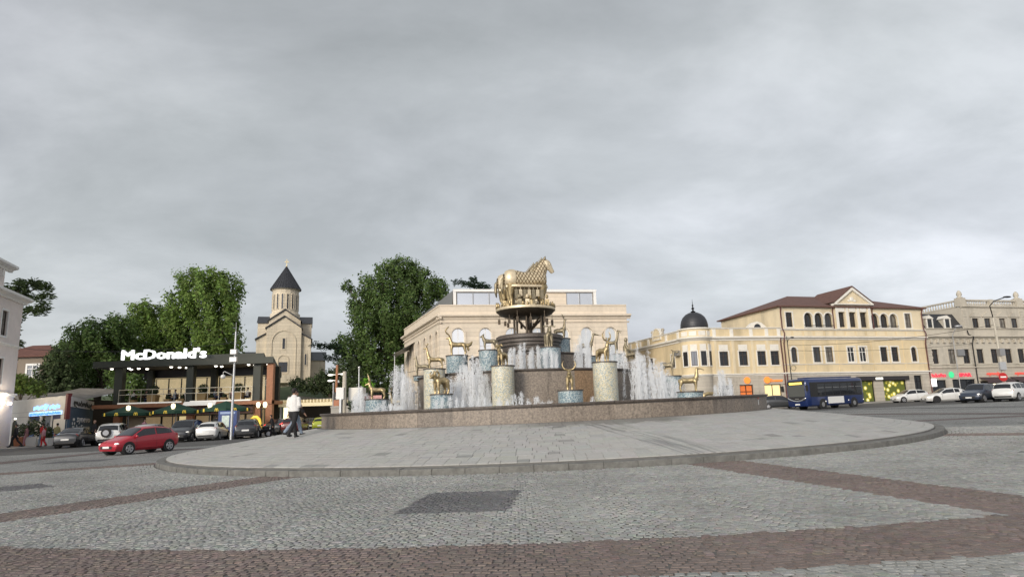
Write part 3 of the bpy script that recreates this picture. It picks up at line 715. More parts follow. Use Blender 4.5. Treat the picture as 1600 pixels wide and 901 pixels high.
# 14 seated man
drum(5.45,32.6,.62,3.45,3.98,GRAN,'brown granite drum under the seated figure at the right')
statue('seated_statue','bronze seated human figure in profile at the right of the upper tier',(5.35,32.6,3.98),0,
  [[(0,0,.36,.14),(0,0,.55,.13),(-.01,0,.78,.13),(0,0,.92,.07),(.01,0,1.0,.055)],[(.01,0,1.08,.085),(.02,0,1.14,.085)],
   [(0,.08,.36,.10),(.22,.1,.40,.085),(.40,.1,.40,.075),(.43,.1,.22,.06),(.42,.1,.02,.05),(.5,.1,.0,.035)],[(0,-.08,.36,.10),(.22,-.1,.40,.085),(.40,-.1,.40,.075),(.43,-.1,.22,.06),(.42,-.1,.02,.05),(.5,-.1,.0,.035)],
   [(-.02,.15,.84,.05),(.05,.2,.66,.042),(.22,.17,.56,.036),(.34,.13,.48,.03)],[(-.02,-.15,.84,.05),(.05,-.2,.66,.042),(.22,-.17,.56,.036),(.34,-.13,.48,.03)],[(-.05,0,0,.16),(-.03,0,.3,.15)]],(),1.0,GOLDD)
# 15..17 behind the right-hand jets
drum(3.61,33.6,.46,3.45,4.45,MOSB,'mosaic drum hidden behind the upper right jets')
statue('crane_statue','bronze beast with bird-like head held high behind the upper right jets',(3.55,33.6,4.45),.05,
  quad(.52,.52,.13,.05,neck=[(.30,0,.70,.08),(.36,0,.92,.06),(.40,0,1.05,.05)],head=[(.40,0,1.08,.065),(.52,0,1.06,.045),(.68,0,1.02,.024),(.78,0,1.0,.015)],tail=False),(),1.0,GOLDD)
drum(4.97,33.9,.40,3.45,4.55,MOSB,'narrow mosaic drum behind the circular-horned ibex')
statue('deer_statue','tall bronze deer raising its head to the right behind the ibex',(4.92,33.9,4.55),-.5,
  quad(.40,.55,.10,.05,neck=[(.24,0,.72,.07),(.28,0,.95,.055),(.30,0,1.05,.05)],head=[(.30,0,1.09,.055),(.40,0,1.06,.036),(.46,0,1.02,.028)],tail=False),[[(.28,s*.04,1.13,.016),(.36,s*.12,1.14,.014),(.46,s*.13,1.10,.01)] for s in (1,-1)],1.0,GOLDD)
drum(7.55,33.0,.42,1.75,3.35,MOSB,'mosaic drum behind the big right-hand jets')
statue('beast_statue','bronze long-necked beast with flared muzzle behind the big right-hand jets',(7.35,33.0,3.35),-.2,
  quad(.50,.50,.12,.045,neck=[(.28,0,.72,.075),(.32,0,.98,.055),(.33,0,1.10,.05)],head=[(.33,0,1.14,.06),(.44,0,1.12,.045),(.54,0,1.12,.06)],tail=False),[[(.30,s*.04,1.18,.02),(.25,s*.1,1.22,.014)] for s in (1,-1)],1.0,GOLDD)
statue('antler_statue','small distant antlered stag statue left of the tall left jets',(-5.75,33.6,2.1),LEFT,
  quad(.5,.42,.11,.042,neck=[(.28,0,.62,.075),(.32,0,.82,.055)],head=[(.32,0,.86,.05),(.42,0,.84,.034)]),[[(.30,s*.03,.9,.018),(.28,s*.09,1.02,.014),(.24,s*.1,1.12,.01)] for s in (1,-1)],1.0,GOLDD)
drum(-5.75,33.6,.42,1.75,2.1,MOSB,'low mosaic drum half hidden left of the tall left jets')

# ------------------------------------------------------------------ the pair of armoured horses on the disc
def scale_mat():
    m = bpy.data.materials.new('scale_armour'); m.use_nodes = True; t = m.node_tree; bs = t.nodes['Principled BSDF']
    tcn = N(t, 'ShaderNodeTexCoord'); sp = N(t, 'ShaderNodeSeparateXYZ'); t.links.new(tcn.outputs['Object'], sp.inputs[0])
    def wv(sign):
        a = N(t, 'ShaderNodeMath', operation='MULTIPLY_ADD'); a.inputs[1].default_value = sign*0.62; t.links.new(sp.outputs[2], a.inputs[0]); t.links.new(sp.outputs[0], a.inputs[2])
        s = N(t, 'ShaderNodeMath', operation='MULTIPLY'); s.inputs[1].default_value = 5.6; t.links.new(a.outputs[0], s.inputs[0])
        f = N(t, 'ShaderNodeMath', operation='FRACT'); t.links.new(s.outputs[0], f.inputs[0])
        c = N(t, 'ShaderNodeMath', operation='PINGPONG'); c.inputs[1].default_value = .5; t.links.new(f.outputs[0], c.inputs[0]); return c
    mn = N(t, 'ShaderNodeMath', operation='MINIMUM'); t.links.new(wv(1).outputs[0], mn.inputs[0]); t.links.new(wv(-1).outputs[0], mn.inputs[1])
    mr = N(t, 'ShaderNodeMapRange'); mr.inputs[1].default_value = .06; mr.inputs[2].default_value = .16; t.links.new(mn.outputs[0], mr.inputs[0])
    mxn = N(t, 'ShaderNodeMix', data_type='RGBA'); mxn.inputs[6].default_value = (.17,.115,.06,1); mxn.inputs[7].default_value = (.72,.60,.40,1); t.links.new(mr.outputs[0], mxn.inputs[0])
    t.links.new(mxn.outputs[2], bs.inputs['Base Color']); bs.inputs['Metallic'].default_value = .5; bs.inputs['Roughness'].default_value = .4
    bp = N(t, 'ShaderNodeBump', Strength=.8, Distance=.03); t.links.new(mr.outputs[0], bp.inputs['Height']); t.links.new(bp.outputs[0], bs.inputs['Normal'])
    return m
SCALE = scale_mat()
GOLDL = mat('light_gilding', (0.70,0.59,0.41), 0.45, metal=.5, var=.25, vscale=6)
disc = thing('sculpture_disc', 'round bronze disc with a fringe of small figures carrying the two horses', 'disc', (T[0]-.15, T[1], 6.5), local=True)
b = MB(); b.lathe([(0.02,0.0),(.9,.0),(1.30,.14),(1.46,.30),(1.47,.40),(1.40,.42),(0.02,.40)], 48); b.build('plate', BRZD, disc, smooth=35)
b = MB(); b.lathe([(1.475,.30),(1.50,.33),(1.50,.42),(1.475,.45),(1.40,.45)], 48); b.build('rim_band', GOLDL, disc, smooth=35)
for k in range(30):
    a = 2*math.pi*k/30+rnd.uniform(-.05,.05); h = rnd.uniform(.16,.34); x, y = 1.44*math.cos(a), 1.44*math.sin(a); b = MB()
    b.tube([(x,y,.44),(x*1.01,y*1.01,.44+h*.5),(x*1.03,y*1.03,.44+h)], [.055,.06,.02], 6); b.ball((x*1.01,y*1.01,.44+h*.72), .05, 6)
    b.tube([(x,y,.44+h*.4),(x-y*.09,y+x*.09,.44+h*.6)], [.03,.015], 5)
    b.build('fringe_figure', GOLD if k % 3 else GOLDD, disc, smooth=True)
for k in range(12):
    a = 2*math.pi*k/12+.2; rr = 1.1 if k % 2 else 1.36; x, y = rr*math.cos(a), rr*math.sin(a); l = rnd.uniform(.3,.5); b = MB()
    b.tube([(x,y,.2),(x,y,-.1)], .012, 5); b.box(x-.06,x+.06,y-.015,y+.015,-.1-l*.7,-.1); b.build('pendant', BRZD, disc)
for k in range(34):
    a = 2*math.pi*k/34*5; rr = rnd.uniform(.5,1.28); x, y = rr*math.cos(a), rr*math.sin(a); h = rnd.uniform(.35,.75); b = MB()
    b.box(x-.10,x+.10,y-.06,y+.06,.42,.42+h*.55); b.ball((x,y,.42+h*.75), .09, 7, (1,.8,1.3)); b.build('figurine', (GOLDL, GOLD, GOLDD)[k % 3], disc, smooth=30)
def horse(label, loc, rz):
    t = thing('horse_statue', label, 'statue', loc, 'pair of armoured horses', local=True, rz=rz)
    # x forward; body slung between z 1.0 and 1.85
    b = MB()
    secs = [(-1.12,.10,1.42),(-1.10,.26,1.44),(-1.0,.38,1.45),(-.80,.44,1.46),(-.5,.43,1.45),(-.15,.39,1.42),(.25,.40,1.43),(.65,.43,1.46),(.90,.40,1.47),(1.02,.30,1.46),(1.07,.12,1.44)]
    P = []; n = 20
    for x, r_, z in secs:
        r_ *= 1.12
        for j in range(n):
            a = 2*math.pi*j/n; zz = z+r_*math.sin(a); yy = r_*.86*math.cos(a)
            if zz < 1.13: zz = 1.13-(1.13-zz)*.12; yy *= 1.06
            P.append((x, yy, zz))
    i = b.av(P)
    for k in range(len(secs)-1):
        for j in range(n): b.af([(k*n+j,k*n+(j+1)%n,(k+1)*n+(j+1)%n,(k+1)*n+j)], i)
    b.af([list(range(n-1,-1,-1)),[(len(secs)-1)*n+j for j in range(n)]], i)
    body = b.build('barrel', SCALE, t, smooth=60)
    b = MB(); b.tube([(-1.13,0,1.455),(-1.03,0,1.46),(-.84,0,1.465),(-.62,0,1.465),(-.615,0,1.465)], [.28,.43,.51,.51,.47], 20, .88, caps=False); b.build('rump_plate', GOLDL, t, smooth=60)
    b = MB()
    for s in (1,-1): b.tube([(-1.05,s*.18,1.07),(-.8,s*.40,1.07),(-.2,s*.385,1.07),(.6,s*.39,1.07),(.92,s*.33,1.07),(1.04,s*.12,1.07)], .085, 6)
    b.build('belly_band', GOLDL, t, smooth=50)
    b = MB(); b.tube([(.62,0,1.62),(.78,0,1.86),(.92,0,2.10),(1.02,0,2.32),(1.08,0,2.42)], [.40,.345,.27,.20,.15], 16, .64); b.ball((1.06,0,2.40),.17,10,(1,.65,1)); b.build('neck', SCALE, t, smooth=60)
    b = MB(); b.tube([(1.02,0,2.46),(1.12,0,2.34),(1.22,0,2.20),(1.34,0,2.02),(1.42,0,1.90),(1.45,0,1.84)], [.14,.215,.195,.135,.12,.085], 14, .70)
    for s in (1,-1): b.ball((1.26,s*.125,2.27),.04,6); b.ball((1.43,s*.06,1.88),.03,6)
    b.tube([(1.26,0,2.06),(1.33,0,1.93),(1.37,0,1.85)], [.09,.075,.05], 8, .7)
    b.build('head', GOLDL, t, smooth=60)
    for s in (1,-1): b = MB(); b.tube([(1.03,s*.07,2.48),(1.03,s*.09,2.60),(1.06,s*.085,2.70)], [.045,.05,.008], 7); b.build('ear', GOLDD, t, smooth=True)
    for k in range(9):
        u = k/8; x = .42+.53*u; z = 1.91+.60*u; b = MB(); b.tube([(x+.05,0,z-.07),(x-.06,0,z+.03),(x-.10,0,z+.15)], [.06,.05,.004], 6, .5); b.build('mane_spike', GOLDD, t)
    b = MB(); b.tube([(.52,0,1.42),(.52,0,1.42001)], .01, 4)
    for sx, s in ((-1,1),(-1,-1),(1,1),(1,-1)):
        x, y = (-.82 if sx < 0 else .80), s*.22; b = MB()
        b.tube([(x,y,1.15),(x+(-.02 if sx<0 else .03),y,.85),(x-.05 if sx<0 else x,y,.60),(x+.0,y,.42),(x,y,.12),(x+.02,y,0)], [.25,.19,.12,.10,.095,.13], 10); b.build('leg', GOLD, t, smooth=50)
    b = MB(); b.tube([(-1.08,0,1.6),(-1.22,0,1.4),(-1.24,0,1.0),(-1.2,0,.7)], [.06,.09,.08,.03], 8); b.build('tail', GOLDD, t, smooth=True)
    for k in range(7):
        x = -.62+.22*k
        for s in (1,-1): b = MB(); b.tube([(x,s*.43,1.0),(x,s*.43,.88)], .012, 4); b.box(x-.085,x+.085,s*.43-.02,s*.43+.02,.42+.12*(k%2),.88); b.build('hanging_plate', (GOLDD,GOLDL)[k%2], t)
    b = MB()
    for k in range(5): b.tube([(.4+.13*k,-.47,1.28),(.4+.13*k,-.475,1.2)], [.05,.02], 6)
    b.build('chest_tassels', GOLD, t, smooth=40)
    return t
ha = R(14)
horse('nearer gilded armoured horse with spiky mane facing right on top of the fountain', (T[0]-.10, T[1]-.42, 6.92), ha).scale = (.99,)*3
horse('farther gilded armoured horse beside its twin, mostly hidden behind it', (T[0]-.47, T[1]+.45, 6.92), ha).scale = (.97,)*3

# ------------------------------------------------------------------ water jets
SPRAY = bpy.data.materials.new('spray_water'); SPRAY.use_nodes = True
_t = SPRAY.node_tree; _t.nodes.clear(); _o = N(_t, 'ShaderNodeOutputMaterial'); _d = N(_t, 'ShaderNodeBsdfDiffuse', Color=(.96,.97,.98,1)); _tl = N(_t, 'ShaderNodeBsdfTranslucent', Color=(.96,.97,.98,1)); _tr = N(_t, 'ShaderNodeBsdfTransparent')
_m1 = N(_t, 'ShaderNodeMixShader'); _m1.inputs[0].default_value = .5; _m2 = N(_t, 'ShaderNodeMixShader'); _m2.inputs[0].default_value = .46
_t.links.new(_d.outputs[0], _m1.inputs[1]); _t.links.new(_tl.outputs[0], _m1.inputs[2]); _t.links.new(_m1.outputs[0], _m2.inputs[1]); _t.links.new(_tr.outputs[0], _m2.inputs[2]); _t.links.new(_m2.outputs[0], _o.inputs[0])
def spray(label, jets, name='water_jets'):
    b = MB()
    for x, y, z0, h, sp, n in jets:
        for k in range(n):
            hh = h*rnd.uniform(.62,1.0); v0 = math.sqrt(2*9.8*hh); T_ = 2*v0/9.8
            an = rnd.uniform(0, 2*math.pi); sv = sp*rnd.uniform(.15,1)/T_; vx, vy = math.cos(an)*sv, math.sin(an)*sv
            jx, jy = rnd.gauss(0,.015), rnd.gauss(0,.015)
            P = lambda t: (x+jx+vx*t, y+jy+vy*t, z0+v0*t-4.9*t*t)
            if k % 3 == 0:
                t1 = v0/9.8*rnd.uniform(.7,1); b.tube([P(t1*q/5) for q in range(6)], [.008,.008,.009,.009,.008,.004], 4)
            for q in range(int(28+70*h)):
                t = T_*(1-abs(rnd.gauss(0,.42)))
                if t < .05 or t > T_: t = rnd.uniform(.3,1)*T_
                p = P(t); vz = v0-9.8*t; l = .010+.010*abs(vz)*rnd.uniform(.3,1.9); r_ = rnd.uniform(.004,.010)
                p = (p[0]+rnd.gauss(0,.035), p[1]+rnd.gauss(0,.035), p[2]+rnd.gauss(0,.03))
                i = b.av([(p[0],p[1],p[2]+l),(p[0]+r_,p[1]-r_*.6,p[2]),(p[0]-r_,p[1]-r_*.6,p[2]),(p[0],p[1]+r_,p[2]),(p[0],p[1],p[2]-l)])
                b.af([(0,2,1),(0,3,2),(0,1,3),(4,1,2),(4,2,3),(4,3,1)], i)
    o = b.build(name, SPRAY, None); tag(o, label, 'water jets', None, 'stuff'); return o
def rowj(x0, x1, y, z0, hs, sp, n, dy=.3):
    m = len(hs); return [(x0+(x1-x0)*k/max(1,m-1)+rnd.uniform(-.04,.04), y+rnd.uniform(-dy,dy), z0, hs[k], sp, n) for k in range(m)]
Z1, Z2 = 1.8, 3.47
spray('tall white jets left of the tall cream drum', rowj(-5.3,-4.55,31,Z1,[2.3,2.45,1.9,2.0,1.7,1.5],.3,9))
spray('spray at the left end of the basin beside the goat', rowj(-6.65,-6.1,28.5,Z1,[1.0,1.25,1.3,1.0],.25,7))
spray('low arching jets in front of the goat drum', rowj(-5.5,-4.5,27,Z1,[.35,.5,.62,.45,.5,.4,.35],.35,4,.1))
spray('broad domed cluster of jets left of centre', rowj(-2.65,-1.05,27.6,Z1,[1.1,1.5,1.8,2.0,2.25,2.4,2.35,2.2,1.9,1.6,1.2],.45,8,.45))
spray('slim jets beside the tall cream drum', rowj(-1.35,-.95,29,Z1,[1.5,1.75,1.4],.15,6))
spray('upper row of jets below the bowl', rowj(-.35,1.85,29.9,Z2,[.9,1.1,1.2,1.4,1.35,1.1,1.15,1.2,1.0,1.1,1.05,.9],.14,7,.25))
spray('low bubbling jets along the front of the basin', rowj(-.9,1.3,25.4,Z1,[.4,.55,.5,.65,.75,.45,.6,.35,.4],.18,4,.15)+rowj(-2.9,-1.1,25.3,Z1,[.5,.6,.7,.75,.6,.7,.6,.55],.14,4,.2)+rowj(2.9,3.6,26,Z1,[.5,.4],.15,4))
spray('upper right jets before the bird-headed beast', rowj(2.85,3.45,31,Z2,[1.4,1.8,1.95,1.5],.2,8))
spray('upper jets behind the circular-horned ibex', rowj(4.05,4.9,31,Z2,[.9,1.3,1.4,1.2,1.0],.22,7))
spray('largest curtain of jets right of the broad drum', rowj(4.9,6.6,28.2,Z1,[2.2,2.7,2.45,2.35,1.8,1.75,2.0,1.85,1.6,1.4,1.3,1.1],.5,8,.5))
spray('jets at the far right of the basin', rowj(8.45,9.1,29,Z1,[1.0,1.5,1.65,1.2,1.1],.2,6))
# ------------------------------------------------------------------ buildings
def plaster(name, c, **k): return mat(name, c, 0.85, var=k.get('var',.08), vscale=k.get('vs',1.2), stain=k.get('stain',.32), bump=.12, bscale=18, streak=2, course=k.get('course',0))
YEL = plaster('yellow_plaster', (0.67,0.55,0.35))
YEL2 = plaster('pale_yellow_plaster', (0.70,0.60,0.42))
CREAM = plaster('cream_stone', (0.64,0.56,0.43), vs=2.5, course=.55)
MUSW = plaster('museum_limestone', (0.70,0.61,0.49), vs=3.0, stain=.15, course=.5)
GREYS = plaster('grey_limestone', (0.49,0.45,0.375), vs=2.0, stain=.35)
STONEB = plaster('base_stone', (0.45,0.41,0.345), vs=3.0, stain=.25, course=.42)
PINK = plaster('pale_pink_plaster', (0.74,0.67,0.63), stain=.1)
TRIM = mat('white_trim', (0.74,0.71,0.64), .7, var=.06, vscale=5, stain=.15)
TILE = mat('red_roof_tile', (0.135,0.068,0.052), .7, var=.25, vscale=8, stain=.3)
SLATE = mat('dark_roof_sheet', (0.042,0.044,0.050), .42, metal=.3, var=.2, vscale=2)
PIPE = mat('maroon_pipe', (0.10,0.028,0.026), .4, var=.1)
WOODF = mat('dark_window_frame', (0.055,0.04,0.032), .6)
AWN = mat('black_awning', (0.03,0.027,0.03), .8, var=.15)
def profile_band(root, M, x0, x1, prof, name, m):
    # moulding: profile of (y,z) swept along x
    b = MB(M); n = len(prof)
    i = b.av([(x0,p[0],p[1]) for p in prof]+[(x1,p[0],p[1]) for p in prof])
    b.af([(k,k+n,(k+1)%n+n,(k+1)%n) for k in range(n)], i); b.af([list(range(n)), list(range(2*n-1,n-1,-1))], i)
    return b.build(name, m, root)
def cornice(root, M, x0, x1, z, h, d, m=TRIM, name='cornice'):
    return profile_band(root, M, x0, x1, [(.1,z),(-d*.25,z),(-d*.35,z+h*.35),(-d*.8,z+h*.5),(-d,z+h*.62),(-d,z+h),(.1,z+h)], name, m)
def blocks(root, M, x0, x1, z0, z1, m, rows, avoid=(), bw=.85, proud=.035, name='stone_block'):
    hz = (z1-z0)/rows
    for r_ in range(rows):
        za = z0+r_*hz; segs = [(x0, x1)]
        for ax0, ax1, az0, az1 in avoid:
            if az1 > za+.02 and az0 < za+hz-.02:
                ns = []
                for s0, s1 in segs:
                    if ax1 <= s0 or ax0 >= s1: ns.append((s0,s1))
                    else:
                        if ax0 > s0: ns.append((s0,ax0))
                        if ax1 < s1: ns.append((ax1,s1))
                segs = ns
        for s0, s1 in segs:
            if s1-s0 < .08: continue
            k = max(1, round((s1-s0)/bw)); w_ = (s1-s0)/k; off = (r_ % 2)*.5*w_
            xs = [s0]+[s0+off+w_*q for q in range(k+1) if s0+.15 < s0+off+w_*q < s1-.15]+[s1]
            for a, c in zip(xs[:-1], xs[1:]):
                b = MB(M); pr = proud*rnd.uniform(.85,1.1); b.prism([(a+.012,za+.012),(c-.012,za+.012),(c-.012,za+hz-.012),(a+.012,za+hz-.012)], -pr, .01); b.build(name, m, root)
def shell(root, foot, z0, z1, m, name='wall_body', skip=()):
    # plain extruded outline behind the detailed faces
    b = MB(); b.vprism(foot, z0, z1); return b.build(name, m, root)
def downpipe(root, M, pts, m=PIPE, r_=.075):
    b = MB(M); b.tube(pts, r_, 8); return b.build('downpipe', m, root, smooth=50)

# ---- yellow three-storey building with pediment
P0, P1 = (33.4,85.0), (54.9,91.0); ZB = 1.85
y3 = thing('yellow_building', 'yellow three-storey building with arched loggias, red roof and central pediment behind the bus', 'building', (*P0, ZB))
M, L = frame(P0, P1)
up = [(u, 11.75, w_, h, k) for u, w_, h, k in ((1.4,.95,1.85,0),(19.85,1.0,1.9,0),(9.2,1.05,1.95,0),(10.9,1.05,1.95,0),(12.6,1.05,1.95,0),(4.25,1.25,1.85,1),(5.8,1.25,1.85,1),(7.3,1.25,1.85,1),(14.5,1.25,1.85,1),(16.0,1.25,1.85,1),(17.5,1.25,1.85,1))]
mid = [(u, 7.33, w_, 1.9, k) for u, w_, k in ((1.62,.85,1),(4.98,1.1,0),(6.82,1.1,0),(10.18,1.1,0),(12.0,1.1,0),(15.28,1.1,0),(17.03,1.1,0),(20.1,.85,1))]
poly = lambda u, z, w_, h, k: parch(u, z, w_, h) if k else prect(u, z, w_, h)
hu = [poly(*q) for q in up]; hm = [poly(*q) for q in mid]
hg = [prect(12.0,2.2,2.3,2.75), prect(16.4,2.2,3.7,2.75), prect(20.2,2.2,1.3,3.3), prect(8.2,2.2,2.6,2.75), prect(4.2,2.2,2.6,2.75)]
b = MB(M); b.wall([(0,1.4),(L,1.4),(L,6.1),(0,6.1)], hg, .35); b.build('ground_floor_wall', STONEB, y3)
b = MB(M); b.wall([(0,6.1),(L,6.1),(L,11.5),(0,11.5)], hm, .3); b.build('middle_wall', YEL, y3)
b = MB(M); b.wall([(0,11.5),(L,11.5),(L,14.3),(0,14.3)], hu, .4); b.build('upper_wall', YEL2, y3)
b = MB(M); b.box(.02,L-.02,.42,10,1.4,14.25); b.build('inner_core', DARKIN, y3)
for xx in (0, L):
    b = MB(M); b.box(xx-.0 if xx else -.0, xx+.02 if not xx else xx, .001, 13, 1.4, 14.29); b.build('side_wall', YEL2, y3)
for q, pl in zip(up, hu): window(y3, M, pl, .36 if q[4] else .2, WOODF, DGLASS, .07, TRIM, .16, mull=1, trans=.7 if not q[4] else 0)
for q, pl in zip(mid, hm): window(y3, M, pl, .2, WOODF if q[0] < 8 or q[0] > 14 else WHITE, DGLASS, .07, TRIM, .17, mull=1, trans=.66)
SHOPG = mat('lit_flower_display', (0.3,0.3,0.1), .3, emit=(0.55,0.5,0.12), estr=.25)
def flower_mat():
    m = bpy.data.materials.new('flower_poster'); m.use_nodes = True; t = m.node_tree; bs = t.nodes['Principled BSDF']
    tcn = N(t, 'ShaderNodeTexCoord'); v = N(t, 'ShaderNodeTexVoronoi', Scale=1.6); t.links.new(tcn.outputs['Object'], v.inputs['Vector'])
    r_ = N(t, 'ShaderNodeValToRGB'); e_ = r_.color_ramp.elements; e_[0].position = .15; e_[0].color = (.95,.95,.6,1); e_[1].position = .5; e_[1].color = (.10,.12,.02,1)
    x_ = e_.new(.32); x_.color = (.7,.6,.08,1); t.links.new(v.outputs['Distance'], r_.inputs[0])
    t.links.new(r_.outputs[0], bs.inputs['Emission Color']); t.links.new(r_.outputs[0], bs.inputs['Base Color']); bs.inputs['Emission Strength'].default_value = .16; return m
FLOW = flower_mat()
for pl, gm, nm in zip(hg, (FLOW, FLOW, DGLASS, DGLASS, DGLASS), ('shop_window','shop_window','door','shop_window','shop_window')): window(y3, M, pl, .3, BLACKM, gm, .12, None, mull=1 if nm == 'door' else 0, trans=.78 if nm == 'door' else 0, name=nm)
b = MB(M); b.prism([(10.4,4.95),(18.45,4.95),(18.45,5.45),(10.4,5.45)], -.35, -.02); b.build('shop_fascia', AWN, y3)
b = MB(M); b.box(13.15,14.2,-.42,-.351,5.02,5.28); b.build('fascia_sign', mat('lit_sign', (.9,.88,.8), .5, emit=(1,.95,.8), estr=1.2), y3)
blocks(y3, M, 0.05, L-.05, 1.95, 5.55, STONEB, 9, [(h[0][0]-.05, h[1][0]+.05, 2.1, h[2][1]+.05) for h in hg]+[(10.3,18.6,4.9,5.5)], 1.0)
cornice(y3, M, -.02, L+.02, 5.72, .38, .28); cornice(y3, M, -.01, L+.01, 7.0, .12, .12, TRIM, 'string_course')
cornice(y3, M, -.02, L+.02, 10.15, .42, .40); cornice(y3, M, -.03, L+.03, 11.32, .20, .22, TRIM, 'parapet_cap')
for k in range(14):
    x = .8+k*(L-1.6)/13; b = MB(M); b.box(x-.62,x+.62,-.045,.01,10.66,11.22); b.build('parapet_panel', YEL2, y3)
for x in (3.3,8.35,13.6,18.6):
    b = MB(M); b.box(x-.2,x+.2,-.07,.01,6.1,10.12); b.build('pilaster', YEL, y3)
# eaves, roof and pediment bay
b = MB(M); b.box(8.28,13.75,-.28,.0,11.53,14.3)
b2 = MB(M); b2.wall([(8.28,11.53),(13.75,11.53),(13.75,14.75),(8.28,14.75)], hu[2:5], .3, -.22); b2.build('centre_bay', YEL2, y3)
for x in (8.28,13.75): b = MB(M); b.box(x-.0 if x < 9 else x-.02, x+.02 if x < 9 else x, -.219,.1,11.53,14.75); b.build('bay_cheek', YEL2, y3)
for x in (8.48,10.05,11.75,13.52): b = MB(M); b.box(x-.19,x+.19,-.30,-.2,11.53,14.4); b.build('pilaster', TRIM, y3)
for q in up[2:5]: b = MB(M); b.box(q[0]-.5,q[0]+.5,-.27,-.21,13.75,14.35); b.build('lintel_panel', TRIM, y3)
cornice(y3, M, 8.0, 14.05, 14.42, .36, .62)
b = MB(M); b.prism([(8.1,14.78),(13.95,14.78),(11.02,16.72)], -.25, .3); b.build('pediment', YEL2, y3)
b = MB(M)
for (xa,za),(xb,zb) in (((7.95,14.8),(11.02,16.95)),((11.02,16.95),(14.1,14.8))): b.prism([(xa,za),(xb,zb),(xb,zb-.38),(xa+(.45 if xa<9 else 0)*1, za-.0)] if xa < 9 else [(xa,za),(xb,zb),(xb-.45,zb),(xa,za-.38)], -.58, .28)
b.build('pediment_moulding', TRIM, y3)
b = MB(M); b.ball((11.02,-.26,15.42), .34, 10, (1.0,.3,.9))
for s in (-1,1): b.ball((11.02+s*.45,-.26,15.2), .22, 8, (1.2,.3,.6))
b.build('cartouche', TRIM, y3, smooth=True)
b = MB(M)   # main hipped roof in two wings either side of the centre
def hip(b, x0, x1, y0, y1, z, h, e=.45):
    x0 -= e; x1 += e; y0 -= e; y1 += e; r_ = min((y1-y0)/2, (x1-x0)/2); ym = (y0+y1)/2
    i = b.av([(x0,y0,z),(x1,y0,z),(x1,y1,z),(x0,y1,z),(x0+r_,ym,z+h),(x1-r_,ym,z+h),(x0,y0,z-.14),(x1,y0,z-.14),(x1,y1,z-.14),(x0,y1,z-.14)])
    b.af([(0,1,5,4),(1,2,5),(2,3,4,5),(3,0,4),(6,7,1,0),(7,8,2,1),(8,9,3,2),(9,6,0,3),(9,8,7,6)], i)
hip(b, 0, L, 0, 13, 14.42, 2.5); b.build('roof', TILE, y3)
b = MB(M); i = b.av([(7.9,-.62,14.85),(11.02,-.62,17.02),(14.15,-.62,14.85),(7.9,6,14.85),(11.02,6,17.02),(14.15,6,14.85),(7.9,-.62,14.97),(11.02,-.62,17.14),(14.15,-.62,14.97),(7.9,6,14.97),(11.02,6,17.14),(14.15,6,14.97)])
b.af([(6,7,10,9),(7,8,11,10),(0,3,4,1),(1,4,5,2),(0,1,7,6),(1,2,8,7)], i); b.build('gable_roof', TILE, y3)
for x in (.6,7.95,14.1,21.8): downpipe(y3, M, [(x,-.25,14.3),(x,-.12,13.9),(x,-.12,11.6)] if 2 < x < 20 else [(x-.6 if x < 2 else x+.2,-.45,14.3),(x-.5 if x < 2 else x+.2,-.2,13.6),(x-.5 if x < 2 else x+.2,-.2,11.6),(x-.45 if x < 2 else x+.22,-.5,10.9),(x-.45 if x < 2 else x+.22,-.18,9.7),(x-.45 if x < 2 else x+.22,-.18,2.2)])
for xa, xb in ((3.5,8.1),(13.7,18.2)):
    b = MB(M)
    for x in np.arange(xa, xb, .14): b.tube([(x,-.05,11.55),(x,-.05,12.0)], .014, 4)
    b.tube([(xa,-.05,12.0),(xb,-.05,12.0)], .03, 5); b.build('railing', BLACKM, y3)

# ---- yellow corner building with the dome
P0c, P1c = (21.3,82.8), (33.35,84.99)
cbd = thing('corner_building', 'two-storey yellow corner building with a dark domed bay left of the yellow three-storey one', 'building', (*P0c, 1.7))
M, L = frame(P0c, P1c)
hw_ = [prect(u, 7.05, 1.15, 1.72) for u in (4.38,6.94,9.39,11.17)]
hg = [prect(7.0,1.95,1.8,2.75), prect(10.5,1.95,2.3,2.75), prect(4.3,1.95,1.9,2.75)]
b = MB(M); b.wall([(2.2,1.2),(L,1.2),(L,6.0),(2.2,6.0)], hg, .35); b.build('ground_floor_wall', STONEB, cbd)
b = MB(M); b.wall([(2.2,6.0),(L,6.0),(L,11.6),(2.2,11.6)], hw_, .3); b.build('upper_wall', YEL, cbd)
b = MB(M); b.box(2.3,L-.02,.45,9,1.2,10.3); b.build('inner_core', DARKIN, cbd)
b = MB(M); b.box(.8,L-.02,.002,.3,10.35,11.58); b.box(.8,L-.02,.3,9,10.3,10.42); b.build('parapet_wall', YEL, cbd)
ORANGE = mat('orange_sign', (.85,.25,.04), .5, emit=(1.0,.32,.06), estr=.4)
YLIT = mat('lit_shop_window', (.8,.65,.3), .3, emit=(1.0,.80,.42), estr=.45)
ODOOR = mat('orange_door', (.75,.2,.05), .4, emit=(1,.25,.05), estr=.06)
for pl in hw_: window(cbd, M, pl, .2, WOODF, DGLASS, .07, TRIM, .14, mull=1, trans=.72)
for pl in hw_:
    xs = [p[0] for p in pl]; b = MB(M); b.box(min(xs)-.02, max(xs)+.02, -.045, .01, 8.93, 9.6); b.build('lintel_panel', TRIM, cbd)
    b = MB(M); b.box(min(xs)-.16, max(xs)+.16, -.05, .01, 6.1, 6.75); b.build('apron_panel', YEL2, cbd)
for pl, gm, nm in zip(hg, (ODOOR, YLIT, DGLASS), ('door','shop_window','shop_window')): window(cbd, M, pl, .3, BLACKM, gm, .1, None, mull=1, trans=.7 if nm == 'door' else 0, name=nm)
